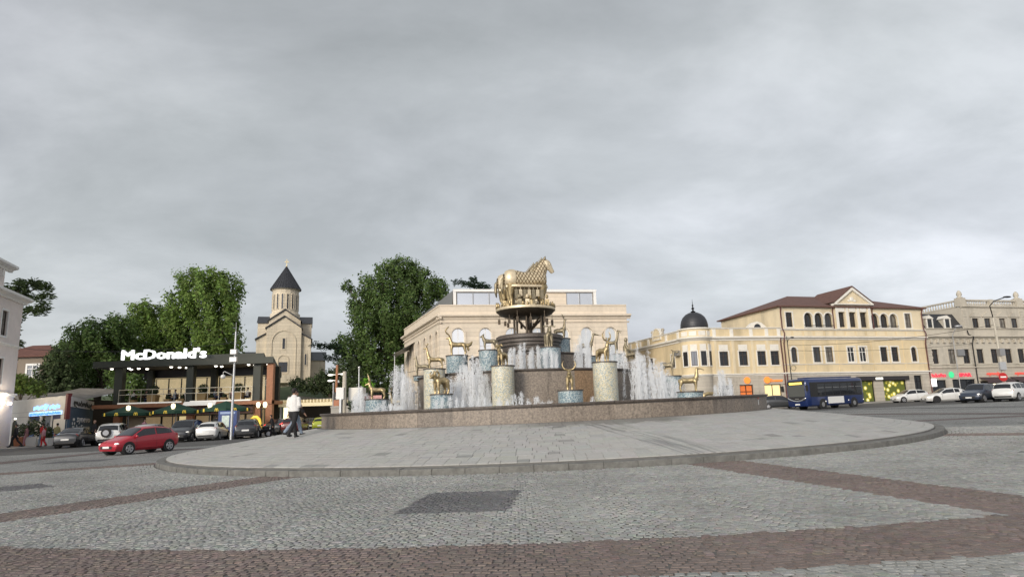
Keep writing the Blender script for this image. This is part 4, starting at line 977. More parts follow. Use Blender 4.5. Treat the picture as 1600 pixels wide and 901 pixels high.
for u in (7.1, 9.75):
    b = MB(M); b.tube([(u,-.16,5.22),(u,-.04,5.22)], .40, 20); b.build('sign_disc', ORANGE, cbd)
lettering(cbd, M, 'Zoommer', 11.0, 5.0, .5, ORANGE, -.1, .012, 1.7)
blocks(cbd, M, 2.3, L-.05, 1.75, 5.6, STONEB, 10, [(h[0][0]-.05, h[1][0]+.05, 1.6, h[2][1]+.05) for h in hg]+[(6.6,12,4.8,5.7)], .95)
cornice(cbd, M, 2.0, L+.02, 5.75, .32, .22); cornice(cbd, M, 2.0, L+.02, 10.1, .5, .42); cornice(cbd, M, 2.0, L+.02, 11.52, .18, .18, TRIM, 'parapet_cap')
for u in (3.3,5.6,8.2,10.3,11.95): b = MB(M); b.box(u-.22,u+.22,-.10,.01,10.62,11.5); b.build('parapet_pier', TRIM, cbd)
for u in (3.35,5.65,8.2,10.28,11.95): b = MB(M); b.box(u-.18,u+.18,-.06,.01,6.1,10.08); b.build('pilaster', YEL2, cbd)
downpipe(cbd, M, [(L-.2,-.35,10.6),(L-.2,-.12,9.9),(L-.1,-.12,6.0),(L-.1,-.12,2.0)])
b = MB(M)  # arched attic gable behind the parapet
b.prism([(8.6,11.55),(11.4,11.55),(11.2,12.0),(10.6,12.5),(10.0,12.68),(9.4,12.5),(8.8,12.0)], 1.4, 2.2); b.build('attic_gable', TRIM, cbd)
b = MB(M); b.prism(parch(10.0,11.6,.9,.75), 1.36, 1.42); b.build('attic_window', DGLASS, cbd)
# round bay
bc = M @ Vector((1.55,1.55,0)); bc = (bc.x, bc.y); rb = 1.95
fa = math.atan2(P1c[1]-P0c[1], P1c[0]-P0c[0])
def bayprof(name, prof, m, smooth=30): b = MB(); b.lathe(prof, 40, bc); return b.build(name, m, cbd, smooth=smooth)
bayprof('bay_base', [(rb,1.2),(rb,6.0)], STONEB); bayprof('bay_wall', [(rb,6.0),(rb,11.6),(0.05,11.62)], YEL)
bayprof('bay_cornice', [(rb,5.75),(rb+.12,5.85),(rb+.22,6.0),(rb+.22,6.07),(rb,6.08)], TRIM); bayprof('bay_cornice', [(rb,10.1),(rb+.15,10.25),(rb+.42,10.45),(rb+.42,10.6),(rb,10.62)], TRIM); bayprof('bay_cornice', [(rb,11.5),(rb+.18,11.58),(rb+.18,11.72),(rb-.2,11.74)], TRIM)
for k in range(5):
    a = fa-R(90)+R(-66+33*k); cx, cy = bc[0]+math.cos(a)*rb*.985, bc[1]+math.sin(a)*rb*.985
    d = Vector((-math.sin(a), math.cos(a), 0)); Mw = Matrix(((d.x,-d.y,0,cx),(d.y,d.x,0,cy),(0,0,1,0),(0,0,0,1)))
    wv = MB(Mw); wv.box(-.36,.36,-.05,.1,7.1,8.85); wo = wv.build('window', WOODF, cbd)
    wv = MB(Mw); wv.box(-.30,-.02,-.06,-.03,7.16,8.8); wv.box(.02,.30,-.06,-.03,7.16,8.8); wv.build('pane', DGLASS, wo)
    wv = MB(Mw); wv.ring(grow(prect(0,7.1,.72,1.75),.12), prect(0,7.1,.72,1.75), -.09, .1); wv.build('surround', TRIM, wo)
    wv = MB(Mw); wv.box(-.40,.40,-.07,.1,8.98,9.7); wv.build('lintel_panel', TRIM, wo)
    wv = MB(Mw); wv.box(-.45,.45,-.06,.1,10.75,11.3); wv.build('parapet_panel', TRIM, cbd)
DOME = mat('dome_scales', (.05,.052,.058), .45, metal=.4, bump=.9, bscale=7)
domeb = MB(); domeb.lathe([(1.66,11.74),(1.68,12.0),(1.66,12.35),(1.55,12.8),(1.35,13.2),(1.0,13.55),(.55,13.78),(.12,13.86)], 36, bc); dm = domeb.build('dome', DOME, cbd, smooth=True)
for q in range(9):
    z = 11.95+q*.2; rr = 1.69*math.sqrt(max(.05,1-((z-11.95)/1.93)**2)); 
    b = MB(); b.lathe([(rr-.01,z-.03),(rr+.025,z),(rr-.01,z+.03)], 36, bc); b.build('scale_course', DOME, dm)
b = MB(); b.lathe([(.12,13.8),(.34,13.92),(.12,14.05),(.08,14.2),(.22,14.34),(.1,14.45),(.05,14.6),(.13,14.72),(.04,14.85),(.015,15.5)], 14, bc); b.build('finial', BLACKM, cbd, smooth=40)
# wing along the side street
Wp0, Wp1 = (16.4,98.6), (20.75,84.1); Mw_, Lw = frame(Wp0, Wp1)
hv = [prect(u,7.2,.95,1.6) for u in (3.2,7.0,12.7)]; hv2 = [prect(u,1.9,1.3,2.6) for u in (2.5,5.5,9,12.5)]
b = MB(Mw_); b.wall([(0,1.2),(Lw,1.2),(Lw,6.0),(0,6.0)], hv2, .3); b.build('wing_base_wall', STONEB, cbd)
b = MB(Mw_); b.wall([(0,6.0),(Lw,6.0),(Lw,11.5),(0,11.5)], hv, .3); b.build('wing_wall', YEL, cbd)
for pl in hv: window(cbd, Mw_, pl, .2, WOODF, DGLASS, .07, TRIM, .13)
for pl in hv2: window(cbd, Mw_, pl, .2, WOODF, DGLASS, .1, None)
cornice(cbd, Mw_, 0, Lw, 5.75, .32, .2); cornice(cbd, Mw_, 0, Lw, 10.1, .5, .4); cornice(cbd, Mw_, 0, Lw, 11.42, .2, .18, TRIM, 'parapet_cap')
b = MB(Mw_); b.box(.1,Lw-.1,.35,8,1.2,10.3); b.build('inner_core', DARKIN, cbd)
for u in (1.2,4.2,6.6,11.4,14.4): b = MB(Mw_); b.box(u-.22,u+.22,-.12,.01,10.62,11.4); b.build('parapet_pier', TRIM, cbd)
b = MB(Mw_); b.prism(parch(9.0,11.2,1.9,1.3), -.1, .25); b.build('parapet_gable', YEL2, cbd)
b = MB(Mw_); b.ring(grow(parch(9.0,11.2,1.9,1.3),.16), parch(9.0,11.2,1.9,1.3), -.16, .3); b.build('gable_moulding', TRIM, cbd)
for u in (7.6,10.4): b = MB(Mw_); b.lathe([(.12,11.6),(.2,11.8),(.1,12.0),(.24,12.2),(.2,12.42),(.02,12.5)], 10, (u,.1)); b.build('urn', GREYS, cbd, smooth=True)
b = MB(Mw_); b.box(13.85,14.75,-.5,-.02,8.5,9.15); b.build('air_conditioner', GREYM, cbd); b = MB(Mw_); b.box(10.2,11.0,-.5,-.02,7.4,8.0); b.build('air_conditioner', GREYM, cbd)

# ---- grey limestone building at the right edge
P0g, P1g = (54.95,91.05), (82.0,97.8)
gb = thing('grey_building', 'weathered grey limestone building with balustrade and mansard dormers at the right edge', 'building', (*P0g, 2.1))
M, L = frame(P0g, P1g)
hs = [prect(u,6.98,1.15,1.92) for u in (1.1,3.9,6.25,8.6,11.0,13.4,15.6,18.2,20.6)]
ht = [prect(u,11.82,1.1,1.3) for u in (8.65,10.7,13.25,15.35,18.0,20.2)]
hg = [prect(1.15,2.1,2.5,2.75), prect(5.25,2.1,3.8,2.8), prect(10.0,2.1,4.2,2.5), prect(15.0,2.1,4.0,2.5), prect(20,2.1,4.0,2.5)]
b = MB(M); b.wall([(0,1.6),(L,1.6),(L,6.5),(0,6.5)], hg, .35); b.build('ground_floor_wall', STONEB, gb)
b = MB(M); b.wall([(0,6.5),(L,6.5),(L,11.6),(0,11.6)], hs, .3); b.build('middle_wall', GREYS, gb)
b = MB(M); b.wall([(6.6,11.6),(L,11.6),(L,14.7),(6.6,14.7)], ht, .3); b.build('upper_wall', GREYS, gb)
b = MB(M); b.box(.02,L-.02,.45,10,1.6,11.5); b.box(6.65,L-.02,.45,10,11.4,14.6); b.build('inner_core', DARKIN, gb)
b = MB(M); b.box(6.6,6.64,.001,11,11.6,14.69); b.build('side_wall', GREYS, gb)
b = MB(M); b.box(-.0,.02,.002,11,1.6,11.59); b.build('side_wall', GREYS, gb)
for pl in hs: window(gb, M, pl, .22, WOODF, DGLASS, .07, GREYS, .12, mull=1, trans=.7, sill=GREYS)
for pl in ht:
    window(gb, M, pl, .22, WOODF, DGLASS, .07, GREYS, .12, mull=1, trans=0)
    xs = [p[0] for p in pl]; x0, x1 = min(xs)-.35, max(xs)+.35; xm = (x0+x1)/2; b = MB(M); b.prism([(x0,13.3),(x1,13.3),(x1,13.45),(xm,14.0),(x0,13.45)], -.16, .01); b.build('window_hood', GREYS, gb)
for pl, k in zip(hg, range(9)): window(gb, M, pl, .3, BLACKM, DGLASS, .08, None, mull=2 if k else 1, trans=0, name='shop_window')
cornice(gb, M, -.02, L, 6.25, .28, .2, GREYS); cornice(gb, M, -.02, L, 6.72, .16, .14, GREYS, 'string_course'); cornice(gb, M, -.02, L, 10.25, .45, .5, GREYS); cornice(gb, M, -.02, L, 11.55, .18, .16, GREYS, 'parapet_cap')
cornice(gb, M, 6.5, L, 14.55, .22, .25, GREYS)
for k in range(20):
    x = .6+k*1.08; b = MB(M); b.prism([(x-.13,9.75),(x+.13,9.75),(x+.13,10.25),(x-.13,10.25)], -.34, .01); b.build('console', GREYS, gb)
for k in range(9): b = MB(M); x = 1.2+2.42*k; b.box(x-.8,x+.8,-.05,.01,6.46,6.70); b.build('apron_panel', GREYS, gb)
for x in (.35,7.1,12.1,16.9,21.6):
    for q in range(9): b = MB(M); b.box(x-.36+(.07 if q%2 else 0),x+.36-(.07 if q%2 else 0),-.07,.01,6.95+q*.36,6.95+q*.36+.32); b.build('quoin', GREYS, gb)
for x in (6.95,12.0,16.8,21.5):
    for q in range(7): b = MB(M); b.box(x-.34+(.07 if q%2 else 0),x+.34-(.07 if q%2 else 0),-.07,.01,11.78+q*.38,11.78+q*.38+.34); b.build('quoin', GREYS, gb)
for x in (6.95,16.8):
    b = MB(M); b.box(x-.5,x+.5,-.1,.8,14.78,15.95); b.build('balustrade_pier', GREYS, gb)
    b = MB(M); b.lathe([(.35,15.95),(.42,16.05),(.2,16.15),(.36,16.4),(.3,16.75),(.1,17.0),(.02,17.05)], 12, (x,.35)); b.build('urn', GREYS, gb, smooth=True)
for xa, xb in ((7.5,11.6),(12.3,16.25),(17.4,22.0)):
    b = MB(M); b.box(xa,xb,.1,.5,14.78,14.92); b.box(xa,xb,.1,.5,15.55,15.75); b.build('balustrade_rail', GREYS, gb)
    for x in np.arange(xa+.15, xb, .3): b = MB(M); b.lathe([(.06,14.92),(.11,15.1),(.05,15.3),(.09,15.55)], 6, (x,.3)); b.build('baluster', GREYS, gb, smooth=True)
b = MB(M); b.box(11.65,12.25,.05,.6,14.78,15.8); b.build('balustrade_pier', GREYS, gb)
# left return of the balustrade, running back
b = MB(M); b.box(6.62,6.92,.9,10,15.55,15.75); b.box(6.62,6.92,.9,10,14.72,14.9); b.build('balustrade_rail', GREYS, gb)
for y in np.arange(1.1,10,.45): b = MB(M); b.lathe([(.06,14.9),(.11,15.1),(.05,15.3),(.09,15.55)], 6, (6.77,y)); b.build('baluster', GREYS, gb, smooth=True)
b = MB(M); i = b.av([(-.05,.1,11.7),(6.6,.1,11.7),(6.6,1.6,13.9),(-.05,1.6,13.9),(6.6,9,14.3),(-.05,9,14.3)]); b.af([(0,1,2,3),(3,2,4,5)], i); b.build('mansard_roof', SLATE, gb)
for x in (1.0,3.9):
    d = MB(M); d.box(x-.5,x+.5,.05,1.5,11.74,13.05); do = d.build('dormer', GREYS, gb)
    d = MB(M); d.box(x-.36,x+.36,.0,.1,11.85,12.95); d.build('pane', DGLASS, do)
    d = MB(M); d.prism([(x-.68,13.02),(x+.68,13.02),(x,13.5)], -.1, 1.6); d.build('dormer_gable', TRIM, do)
    for s in (-1,1): d = MB(M); d.box(x+s*.45-.08,x+s*.45+.08,-.06,.1,11.74,13.1); d.build('dormer_post', TRIM, do)
downpipe(gb, M, [(6.7,-.3,11.4),(7.0,-.15,10.9),(7.35,-.55,10.5),(7.4,-.12,9.6),(7.4,-.12,2.2)], BLACKM)
RED = mat('red_lit_letters', (.8,.03,.05), .5, emit=(1.0,.05,.09), estr=.7)
REDD = mat('red_letters', (.62,.10,.08), .5, emit=(.8,.12,.08), estr=.35)
GREENL = mat('green_lit_logo', (.05,.6,.25), .5, emit=(.08,.8,.32), estr=.35)
lettering(gb, M, 'სპარი', 1.2, 5.25, .55, RED, -.1, .02, 2.25); lettering(gb, M, 'SPAR', 5.45, 5.25, .62, RED, -.1, .03, 2.1)
b = MB(M); b.tube([(3.25,-.1,5.5),(3.25,-.03,5.5)], .42, 18); b.prism([(3.0,5.25),(3.5,5.25),(3.25,5.95)], -.14, -.1); b.build('fir_emblem', GREENL, gb)
lettering(gb, M, 'აფთიაქი', 10.2, 5.4, .5, REDD, -.1, .015, 2.3); lettering(gb, M, 'აფთიაქი', 15.0, 5.4, .5, REDD, -.1, .015, 2.3)
b = MB(M); b.box(-.35,.25,-.5,-.3,4.0,5.0); b.build('light_box', mat('white_light_box', (.95,.95,.95), .5, emit=(1,1,1), estr=1.5), gb)
for xa, xb in ((7.7,12.4),(12.9,17.4),(17.9,22.3)):
    b = MB(M); i = b.av([(xa,-.02,5.1),(xb,-.02,5.1),(xb,-1.3,4.55),(xa,-1.3,4.55),(xb,-1.3,4.3),(xa,-1.3,4.3)]); b.af([(0,1,2,3),(3,2,4,5)], i); b.build('awning', mat('dark_plum_awning', (.06,.04,.045), .8, var=.15), gb)
LGT = mat('shop_light', (1,.9,.7), .5, emit=(1.0,.85,.6), estr=2.2)
b = MB(M)
for k in range(9): b.box(8.2+k*.42,8.45+k*.42,-.2,-.12,3.7+.1*(k%2),4.2)
b.build('display_lights', LGT, gb)
b = MB(M); b.box(4.6,5.7,-.35,-.02,8.0,8.85); b.tube([(5.15,-.36,8.42),(5.15,-.34,8.42)], .33, 14); b.build('air_conditioner', GREYM, gb)

# ---- museum with arched windows
A0m, A1m = (-8.64,80.0), (14.1,84.0); B0m = (-16.2,101.0)
mus = thing('limestone_hall', 'cream limestone hall with tall arched windows and glazed rooftop pavilion behind the fountain', 'building', (*A0m, 1.2))
M, L = frame(A0m, A1m); Ms, Ls = frame(B0m, A0m)
ha_ = [parch(u,6.8,1.5,5.4,14) for u in (2.15,5.42,8.6,11.8,14.95,17.9,20.95)]
b = MB(M); b.wall([(0,.8),(L,.8),(L,13.3),(0,13.3)], ha_, .5); b.build('front_wall', MUSW, mus)
hsd = [parch(u,6.8,1.2,5.2,12) for u in (3.2,6.6,10.4,14.0,17.4,20.6)]
b = MB(Ms); b.wall([(0,.8),(Ls,.8),(Ls,13.3),(0,13.3)], hsd, .5); b.build('side_wall', MUSW, mus)
for pl in ha_: window(mus, M, pl, .35, TRIM, MGLASS, .06, MUSW, .22, mull=1, trans=.6, sp=.07)
for pl in hsd: window(mus, Ms, pl, .35, WOODF, DGLASS, .06, MUSW, .2, mull=1, trans=.6, sp=.07)
for MM, LL in ((M, L), (Ms, Ls)):
    cornice(mus, MM, -.3, LL+.3, 12.75, .18, .12, MUSW, 'string_course'); cornice(mus, MM, -.45, LL+.45, 13.25, .55, .5, MUSW)
    profile_band(mus, MM, -.02, LL+.02, [(.3,13.8),(-.03,13.8),(-.03,14.85),(-.1,14.86),(-.1,15.0),(.3,15.0)], 'parapet', MUSW)
    for q in range(8):   # limestone courses of the parapet and frieze
        pass
A2 = (A1m[0]-7.5, A1m[1]+22)
shell(mus, [(A0m[0]+.1,A0m[1]+.75),(A1m[0]-.1,A1m[1]+.75),A2,(B0m[0]+.75,B0m[1])], .8, 13.9, MUSW, 'inner_core')
for k in range(8):
    u = k*3.2-.55; uu = max(.03, min(L-.03, u+.05))
b = MB(M); b.box(L-.02,L+.01,.0,20,.8,13.3); b.build('side_wall', MUSW, mus)
# rooftop pavilion
Mp, Lp = frame((-8.0,84.2), (14.0,88.1)); ROOFT = mat('white_cladding', (.80,.79,.76), .45, var=.04)
b = MB(Mp); b.box(.8,18.9,.1,9,13.8,17.3); b.build('pavilion_wall', MUSW, mus)
b = MB(Mp); b.box(.6,19.2,-.25,9.3,17.3,17.62); b.box(.6,.95,-.2,.3,13.9,17.3); b.box(18.8,19.15,-.2,.3,13.9,17.3); b.build('pavilion_frame', ROOFT, mus)
for x0, x1, n in ((1.05,7.2,3),(15.2,18.7,2)):
    for k in range(n):
        xa = x0+(x1-x0)*k/n; xb = x0+(x1-x0)*(k+1)/n
        d = MB(Mp); d.ring(prect((xa+xb)/2,15.1,xb-xa,2.15), prect((xa+xb)/2,15.18,xb-xa-.14,1.98), -.05, .08); wo = d.build('window', GREYM, mus)
        d = MB(Mp); d.poly([(xa+.06,.03,15.15),(xb-.06,.03,15.15),(xb-.06,.03,17.2),(xa+.06,.03,17.2)]); d.build('pane', mat('pale_glass', (.78,.79,.79), .08, metal=.85), wo)
b = MB(); i = b.av([(-7.45,84.35,17.5),(-14.6,104,17.0),(-14.8,104,15.0),(-7.6,84.35,15.0)]); b.af([(0,1,2,3)], i); b.build('pavilion_side', GREYM, mus)
# glass canopy at the far side entrance
b = MB(); b.tube([(-16.6,95,2),(-16.6,95,11.0)], .08, 6); i = b.av([(-16.9,94.5,10.6),(-13.6,93.7,12.2),(-13.8,98,12.2),(-17.2,99,10.6)]); b.af([(0,1,2,3)], i); b.build('entrance_canopy', GREYM, mus)

# ---- church on the hill
def churchbox(root, x0, x1, y0, y1, z0, ze, zr, m=CREAM):
    b = MB(); xm = (x0+x1)/2; b.prism([(x0,z0),(x1,z0),(x1,ze),(xm,zr),(x0,ze)], y0, y1); b.build('gabled_block', m, root)
    b = MB(); o_ = .28
    s = (zr-ze)/(xm-x0)
    b.prism([(x0-o_,ze-o_*s+.02),(xm,zr+.02),(x1+o_,ze-o_*s+.02),(x1+o_,ze-o_*s+.24),(xm,zr+.26),(x0-o_,ze-o_*s+.24)], y0-.3, y1+.2); b.build('gable_roof', SLATE, root)
CX = -41.9
ch = thing('church', 'cream stone church with ribbed conical dome roof and gold cross on the hill', 'church', (CX, 124, 5.5))
churchbox(ch, CX-3.2, CX+3.2, 126.5, 142, 4, 20.6, 22.6); churchbox(ch, CX-3.45, CX+3.45, 124, 127, 4, 18.9, 21.0)
for s in (-1,1):
    xa, xb = sorted((CX+s*3.2, CX+s*5.4)); b = MB(); zi, zo = 18.0, 16.9
    za, zb = (zo, zi) if s < 0 else (zi, zo); b.prism([(xa,4),(xb,4),(xb,zb),(xa,za)], 124.6, 140); b.build('aisle', CREAM, ch)
    b = MB(); xa2, xb2 = (xa-.3, xb) if s < 0 else (xa, xb+.3); za2 = za-.15*(s < 0); zb2 = zb-.15*(s > 0); b.prism([(xa2,za2+.02),(xb2,zb2+.02),(xb2,zb2+.25),(xa2,za2+.25)], 124.3, 140); b.build('aisle_roof', SLATE, ch)
    xa, xb = sorted((CX+s*3.0, CX+s*5.5)); b = MB(); b.box(xa,xb,128.5,135,4,20.4); b.build('transept', CREAM, ch)
    b = MB(); i = b.av([(xa-.2,128.2,20.3),(xb+.2,128.2,20.3),(xb+.2,131.7,22.0),(xa-.2,131.7,22.0),(xa-.2,135.3,20.3),(xb+.2,135.3,20.3)]); b.af([(0,1,2,3),(3,2,5,4)], i); b.build('transept_roof', SLATE, ch)
    xa, xb = sorted((CX+s*5.5, CX+s*8.6)); b = MB(); b.box(xa,xb,131,141,4,13.6); b.build('side_chapel', CREAM, ch)
    b = MB(); i = b.av([(xa-.2,130.7,13.5),(xb+.3,130.7,13.5),(xb+.3,136,15.6),(xa-.2,136,15.6)]); b.af([(0,1,2,3)], i); b.build('chapel_roof', SLATE, ch)
dc = (CX-.15, 131.5)
b = MB(); b.lathe([(3.15,20.0),(3.15,22.4),(2.9,22.55),(2.78,22.6),(2.78,26.9),(2.95,27.0),(3.05,27.25)], 16, dc); b.build('drum', CREAM, ch, smooth=20)
b = MB(); b.lathe([(3.3,27.15),(3.25,27.3),(0.05,32.0)], 32, dc); cone = b.build('cone_roof', SLATE, ch)
for k in range(32):
    a = 2*math.pi*k/32; b = MB(); b.tube([(dc[0]+3.27*math.cos(a),dc[1]+3.27*math.sin(a),27.3),(dc[0],dc[1],32.05)], [.07,.03], 4); b.build('rib', SLATE, cone)
b = MB(); b.box(dc[0]-.09,dc[0]+.09,dc[1]-.05,dc[1]+.05,31.9,33.4); b.box(dc[0]-.45,dc[0]+.45,dc[1]-.05,dc[1]+.05,32.75,32.95); b.ball((dc[0],dc[1],32.0),.2,8); b.build('cross', mat('gold_leaf', (.9,.75,.45), .3, metal=.6), ch)
for k in range(16):
    a = 2*math.pi*(k+.5)/16; cx, cy = dc[0]+2.78*math.cos(a), dc[1]+2.78*math.sin(a); d = Vector((-math.sin(a),math.cos(a),0)); Mw = Matrix(((d.x,-d.y,0,cx),(d.y,d.x,0,cy),(0,0,1,0),(0,0,0,1)))
    if math.sin(a) < .3:
        wv = MB(Mw); wv.prism(parch(0,23.2,.34,2.9,6), .02, .06); wo = wv.build('window', DGLASS, ch)
        wv = MB(Mw); wv.ring(grow(parch(0,23.2,.34,2.9,6),.13), parch(0,23.2,.34,2.9,6), -.06, .08); wv.build('surround', CREAM, wo)
Mc = Matrix.Translation((CX,124,0))
b = MB(Mc); b.ring(grow(parch(0,9,4.6,9.4,20),.18), parch(0,9,4.6,9.4,20), -.14, .02); b.build('blind_arch', CREAM, ch)
b = MB(Mc); b.prism(prect(0,15.1,.5,1.9), -.03, .0); wo = b.build('window', DGLASS, ch); b = MB(Mc); b.ring(grow(prect(0,15.1,.5,1.9),.15), prect(0,15.1,.5,1.9), -.1, .02); b.build('surround', CREAM, wo)
b = MB(Mc); b.prism(prect(0,10.9,1.7,1.8), -.03, .0); wo = b.build('window', DGLASS, ch); b = MB(Mc); b.ring(grow(parch(0,10.8,1.9,3.1,12),.16), parch(0,10.8,1.9,3.1,12), -.12, .02); b.build('surround', CREAM, wo)
b = MB(Mc); b.box(-.04,.04,-.08,-.02,10.9,12.7); b.box(-.85,.85,-.08,-.02,11.9,11.98); b.build('mullion', WOODF, wo)
for s in (-1,1): b = MB(Mc); b.prism(prect(s*4.4,12.2,.35,2.0), .55, .6); wo = b.build('window', DGLASS, ch); b = MB(Mc); b.ring(grow(prect(s*4.4,12.2,.35,2.0),.14), prect(s*4.4,12.2,.35,2.0), .48, .62); b.build('surround', CREAM, wo)
b = MB(Mc); b.box(-2.9,2.9,-1.8,.0,8.9,9.15); b.box(-2.9,2.9,-1.8,-1.6,9.15,10.3); b.build('balcony', CREAM, ch)
for s in (-1,1): b = MB(Mc); b.box(s*2.6-.25,s*2.6+.25,-1.7,-1.2,3,8.9); b.build('balcony_pier', CREAM, ch)
b = MB(Mc); b.box(-1.3,1.3,-.05,.0,4.5,8.1); do = b.build('door', mat('brown_door', (.07,.04,.025), .6, var=.2), ch); b = MB(Mc); b.ring(grow(prect(0,4.5,2.6,3.6),.22), prect(0,4.5,2.6,3.6), -.18, .02); b.build('surround', CREAM, do)
for zz in np.arange(9.6,18.6,.62):   # faint ashlar courses on the front
    b = MB(Mc); b.box(-3.43,-2.55,-.03,.0,zz,zz+.59); b.build('ashlar_course', CREAM, ch); b = MB(Mc); b.box(2.55,3.43,-.03,.0,zz,zz+.59); b.build('ashlar_course', CREAM, ch)
ch.rotation_euler = (0, 0, R(17)); ch.scale = (.88, .9, 1)
# ------------------------------------------------------------------ hillside behind the square
GRASS = mat('hillside_grass', (0.05,0.075,0.025), .9, var=.4, vscale=.6, bump=.6, bscale=3)
def hz(x, y):
    t = max(0, min(1, (y-80)/42)); t = t*t*(3-2*t)
    f = max(0, min(1, (-14-x)/6)); e_ = max(0, min(1, (x+150)/40))
    return g(x,y)-.4+7.0*t*f*e_+.25*math.sin(x*.3)*t
b = MB(); nx, ny = 50, 30
b.av([(-150+140*i/nx, 76+130*j/ny, hz(-150+140*i/nx, 76+130*j/ny)) for j in range(ny+1) for i in range(nx+1)])
b.af([(j*(nx+1)+i, j*(nx+1)+i+1, (j+1)*(nx+1)+i+1, (j+1)*(nx+1)+i) for j in range(ny) for i in range(nx)])
struct(b.build('hillside', GRASS, None, smooth=True))
# pavement with a kerb along the left shops
PAVG = mat('grey_pavement', (.30,.29,.27), .85, var=.15, vscale=2, stain=.2)
b = MB(); pts = [(-60,50.5),(-39,52.2),(-33,58.3),(-22.5,58.8),(-18.5,72),(-60,86)]
b.v = []; n_ = len(pts); i = b.av([(x,y,g(x,y)-.05) for x,y in pts]+[(x,y,g(x,y)+.13) for x,y in pts]); b.af([list(range(n_,2*n_))]+[(k,(k+1)%n_,(k+1)%n_+n_,k+n_) for k in range(n_)], i); struct(b.build('pavement', PAVG))
b = MB(); pts = [(19.5,82.4),(34,81.6),(55.5,87.4),(90,95),(90,100),(54,92),(30,85)]; pts = [(18,81.5),(34,81.0),(56,87.2),(90,95.5),(90,106),(50,104),(18,92)]
n_ = len(pts); i = b.av([(x,y,g(x,y)-.05) for x,y in pts]+[(x,y,g(x,y)+.13) for x,y in pts]); b.af([list(range(n_,2*n_))]+[(k,(k+1)%n_,(k+1)%n_+n_,k+n_) for k in range(n_)], i); struct(b.build('pavement', PAVG))
ASPH = mat('asphalt', (.085,.085,.082), .85, var=.18, vscale=3, stain=.2)
for pts in ([(-70,38),(-20,44),(-14.5,58),(-21,58.5),(-33,58),(-39,51.9),(-70,50)], [(17,64),(34,62.5),(60,66),(95,74),(95,95),(56,87),(34,80.8),(18,81.3),(10,79)]):
    b = MB(); b.poly([(x,y,g(x,y)+.0125) for x,y in pts]); struct(b.build('road', ASPH))

# ------------------------------------------------------------------ restaurant
DGREEN = mat('dark_green_cladding', (.030,.036,.026), .55, var=.12, vscale=2)
WOODO = mat('orange_wood_cladding', (.36,.155,.075), .6, var=.2, vscale=5)
SLATR = mat('red_brown_slat', (.11,.048,.038), .55, var=.2, vscale=5)
fx0, fx1, fy = -39.8, -23.1, 65.0; G0r = .55
rst = thing('restaurant', 'two-storey dark green restaurant with terrace, lit white rooftop letters and orange wood trim', 'restaurant', (fx0, fy, G0r))
M = Matrix.Translation((fx0, fy, 0)); L = fx1-fx0
sk = lambda x, y, z: (fx0+x-.30*y, fy+y, z)       # the right side runs back at an angle
b = MB()   # roof slab
i = b.av([sk(-.2,-.3,7.35),sk(16.9,-.3,7.35),sk(16.9,21,7.35),(fx0-.2,fy+21,7.35),sk(-.2,-.3,7.95),sk(16.9,-.3,7.95),sk(16.9,21,7.95),(fx0-.2,fy+21,7.95)])
b.af([(0,3,2,1),(4,5,6,7),(0,1,5,4),(1,2,6,5),(2,3,7,6),(3,0,4,7)], i); b.build('roof_slab', DGREEN, rst)
b = MB(); b.vprism([sk(3.4,1.5,0)[:2],sk(15.9,1.5,0)[:2],sk(15.7,12,0)[:2],sk(5,12,0)[:2]],7.94,8.5); b.build('roof_parapet', DGREEN, rst)
b = MB(); i = b.av([sk(-.0,-.1,7.33),sk(16.7,-.1,7.33),sk(16.7,20,7.33),(fx0,fy+20,7.33)]); b.af([(0,1,2,3)], i); b.build('soffit', mat('black_soffit', (.02,.02,.02), .7), rst)
for x0, x1, y0 in ((1.75,2.5,.2),(8.6,9.25,.2),(14.95,15.65,.2)): b = MB(M); b.box(x0,x1,y0,y0+.65,3.9,7.34); b.build('column', DGREEN, rst)
for x in (3.2,9.6,15.9): b = MB(M); b.box(x-.28,x+.28,3.8,4.3,.3,7.34); b.build('inner_column', DGREEN, rst)
b = MB(M); b.box(16.3,16.9,.05,.6,.45,7.34); b.build('wood_column', WOODO, rst)
for x in (2.0,8.9,15.3): b = MB(M); b.box(x-.3,x+.3,.6,1.1,.45,3.5); b.build('wood_column', WOODO, rst)
b = MB(M); b.box(.0,16.9,-.1,4.6,3.55,3.88); b.build('terrace_deck', WOODO, rst)
WSTRIP = mat('white_edge_strip', (.85,.82,.76), .5, emit=(1,.92,.8), estr=.25)
for x0, x1 in ((2.4,8.4),(9.2,14.9)): b = MB(M); b.box(x0,x1,-.14,-.02,3.9,4.03); b.build('edge_strip', WSTRIP, rst)
b = MB(M); b.prism([(8.5,3.58),(11.6,3.58),(11.75,3.95),(8.75,3.95)], -.22, -.11); b.build('white_board', WSTRIP, rst)
for k in range(6): b = MB(M); z = 2.78+k*.125; b.box(2.3,15.0,.35,.45,z,z+.085); b.build('slat', SLATR, rst)
b = MB(M); b.box(2.3,15.0,.46,.52,2.74,3.54); b.build('slat_backing', mat('slat_backing', (.03,.018,.015), .8), rst)
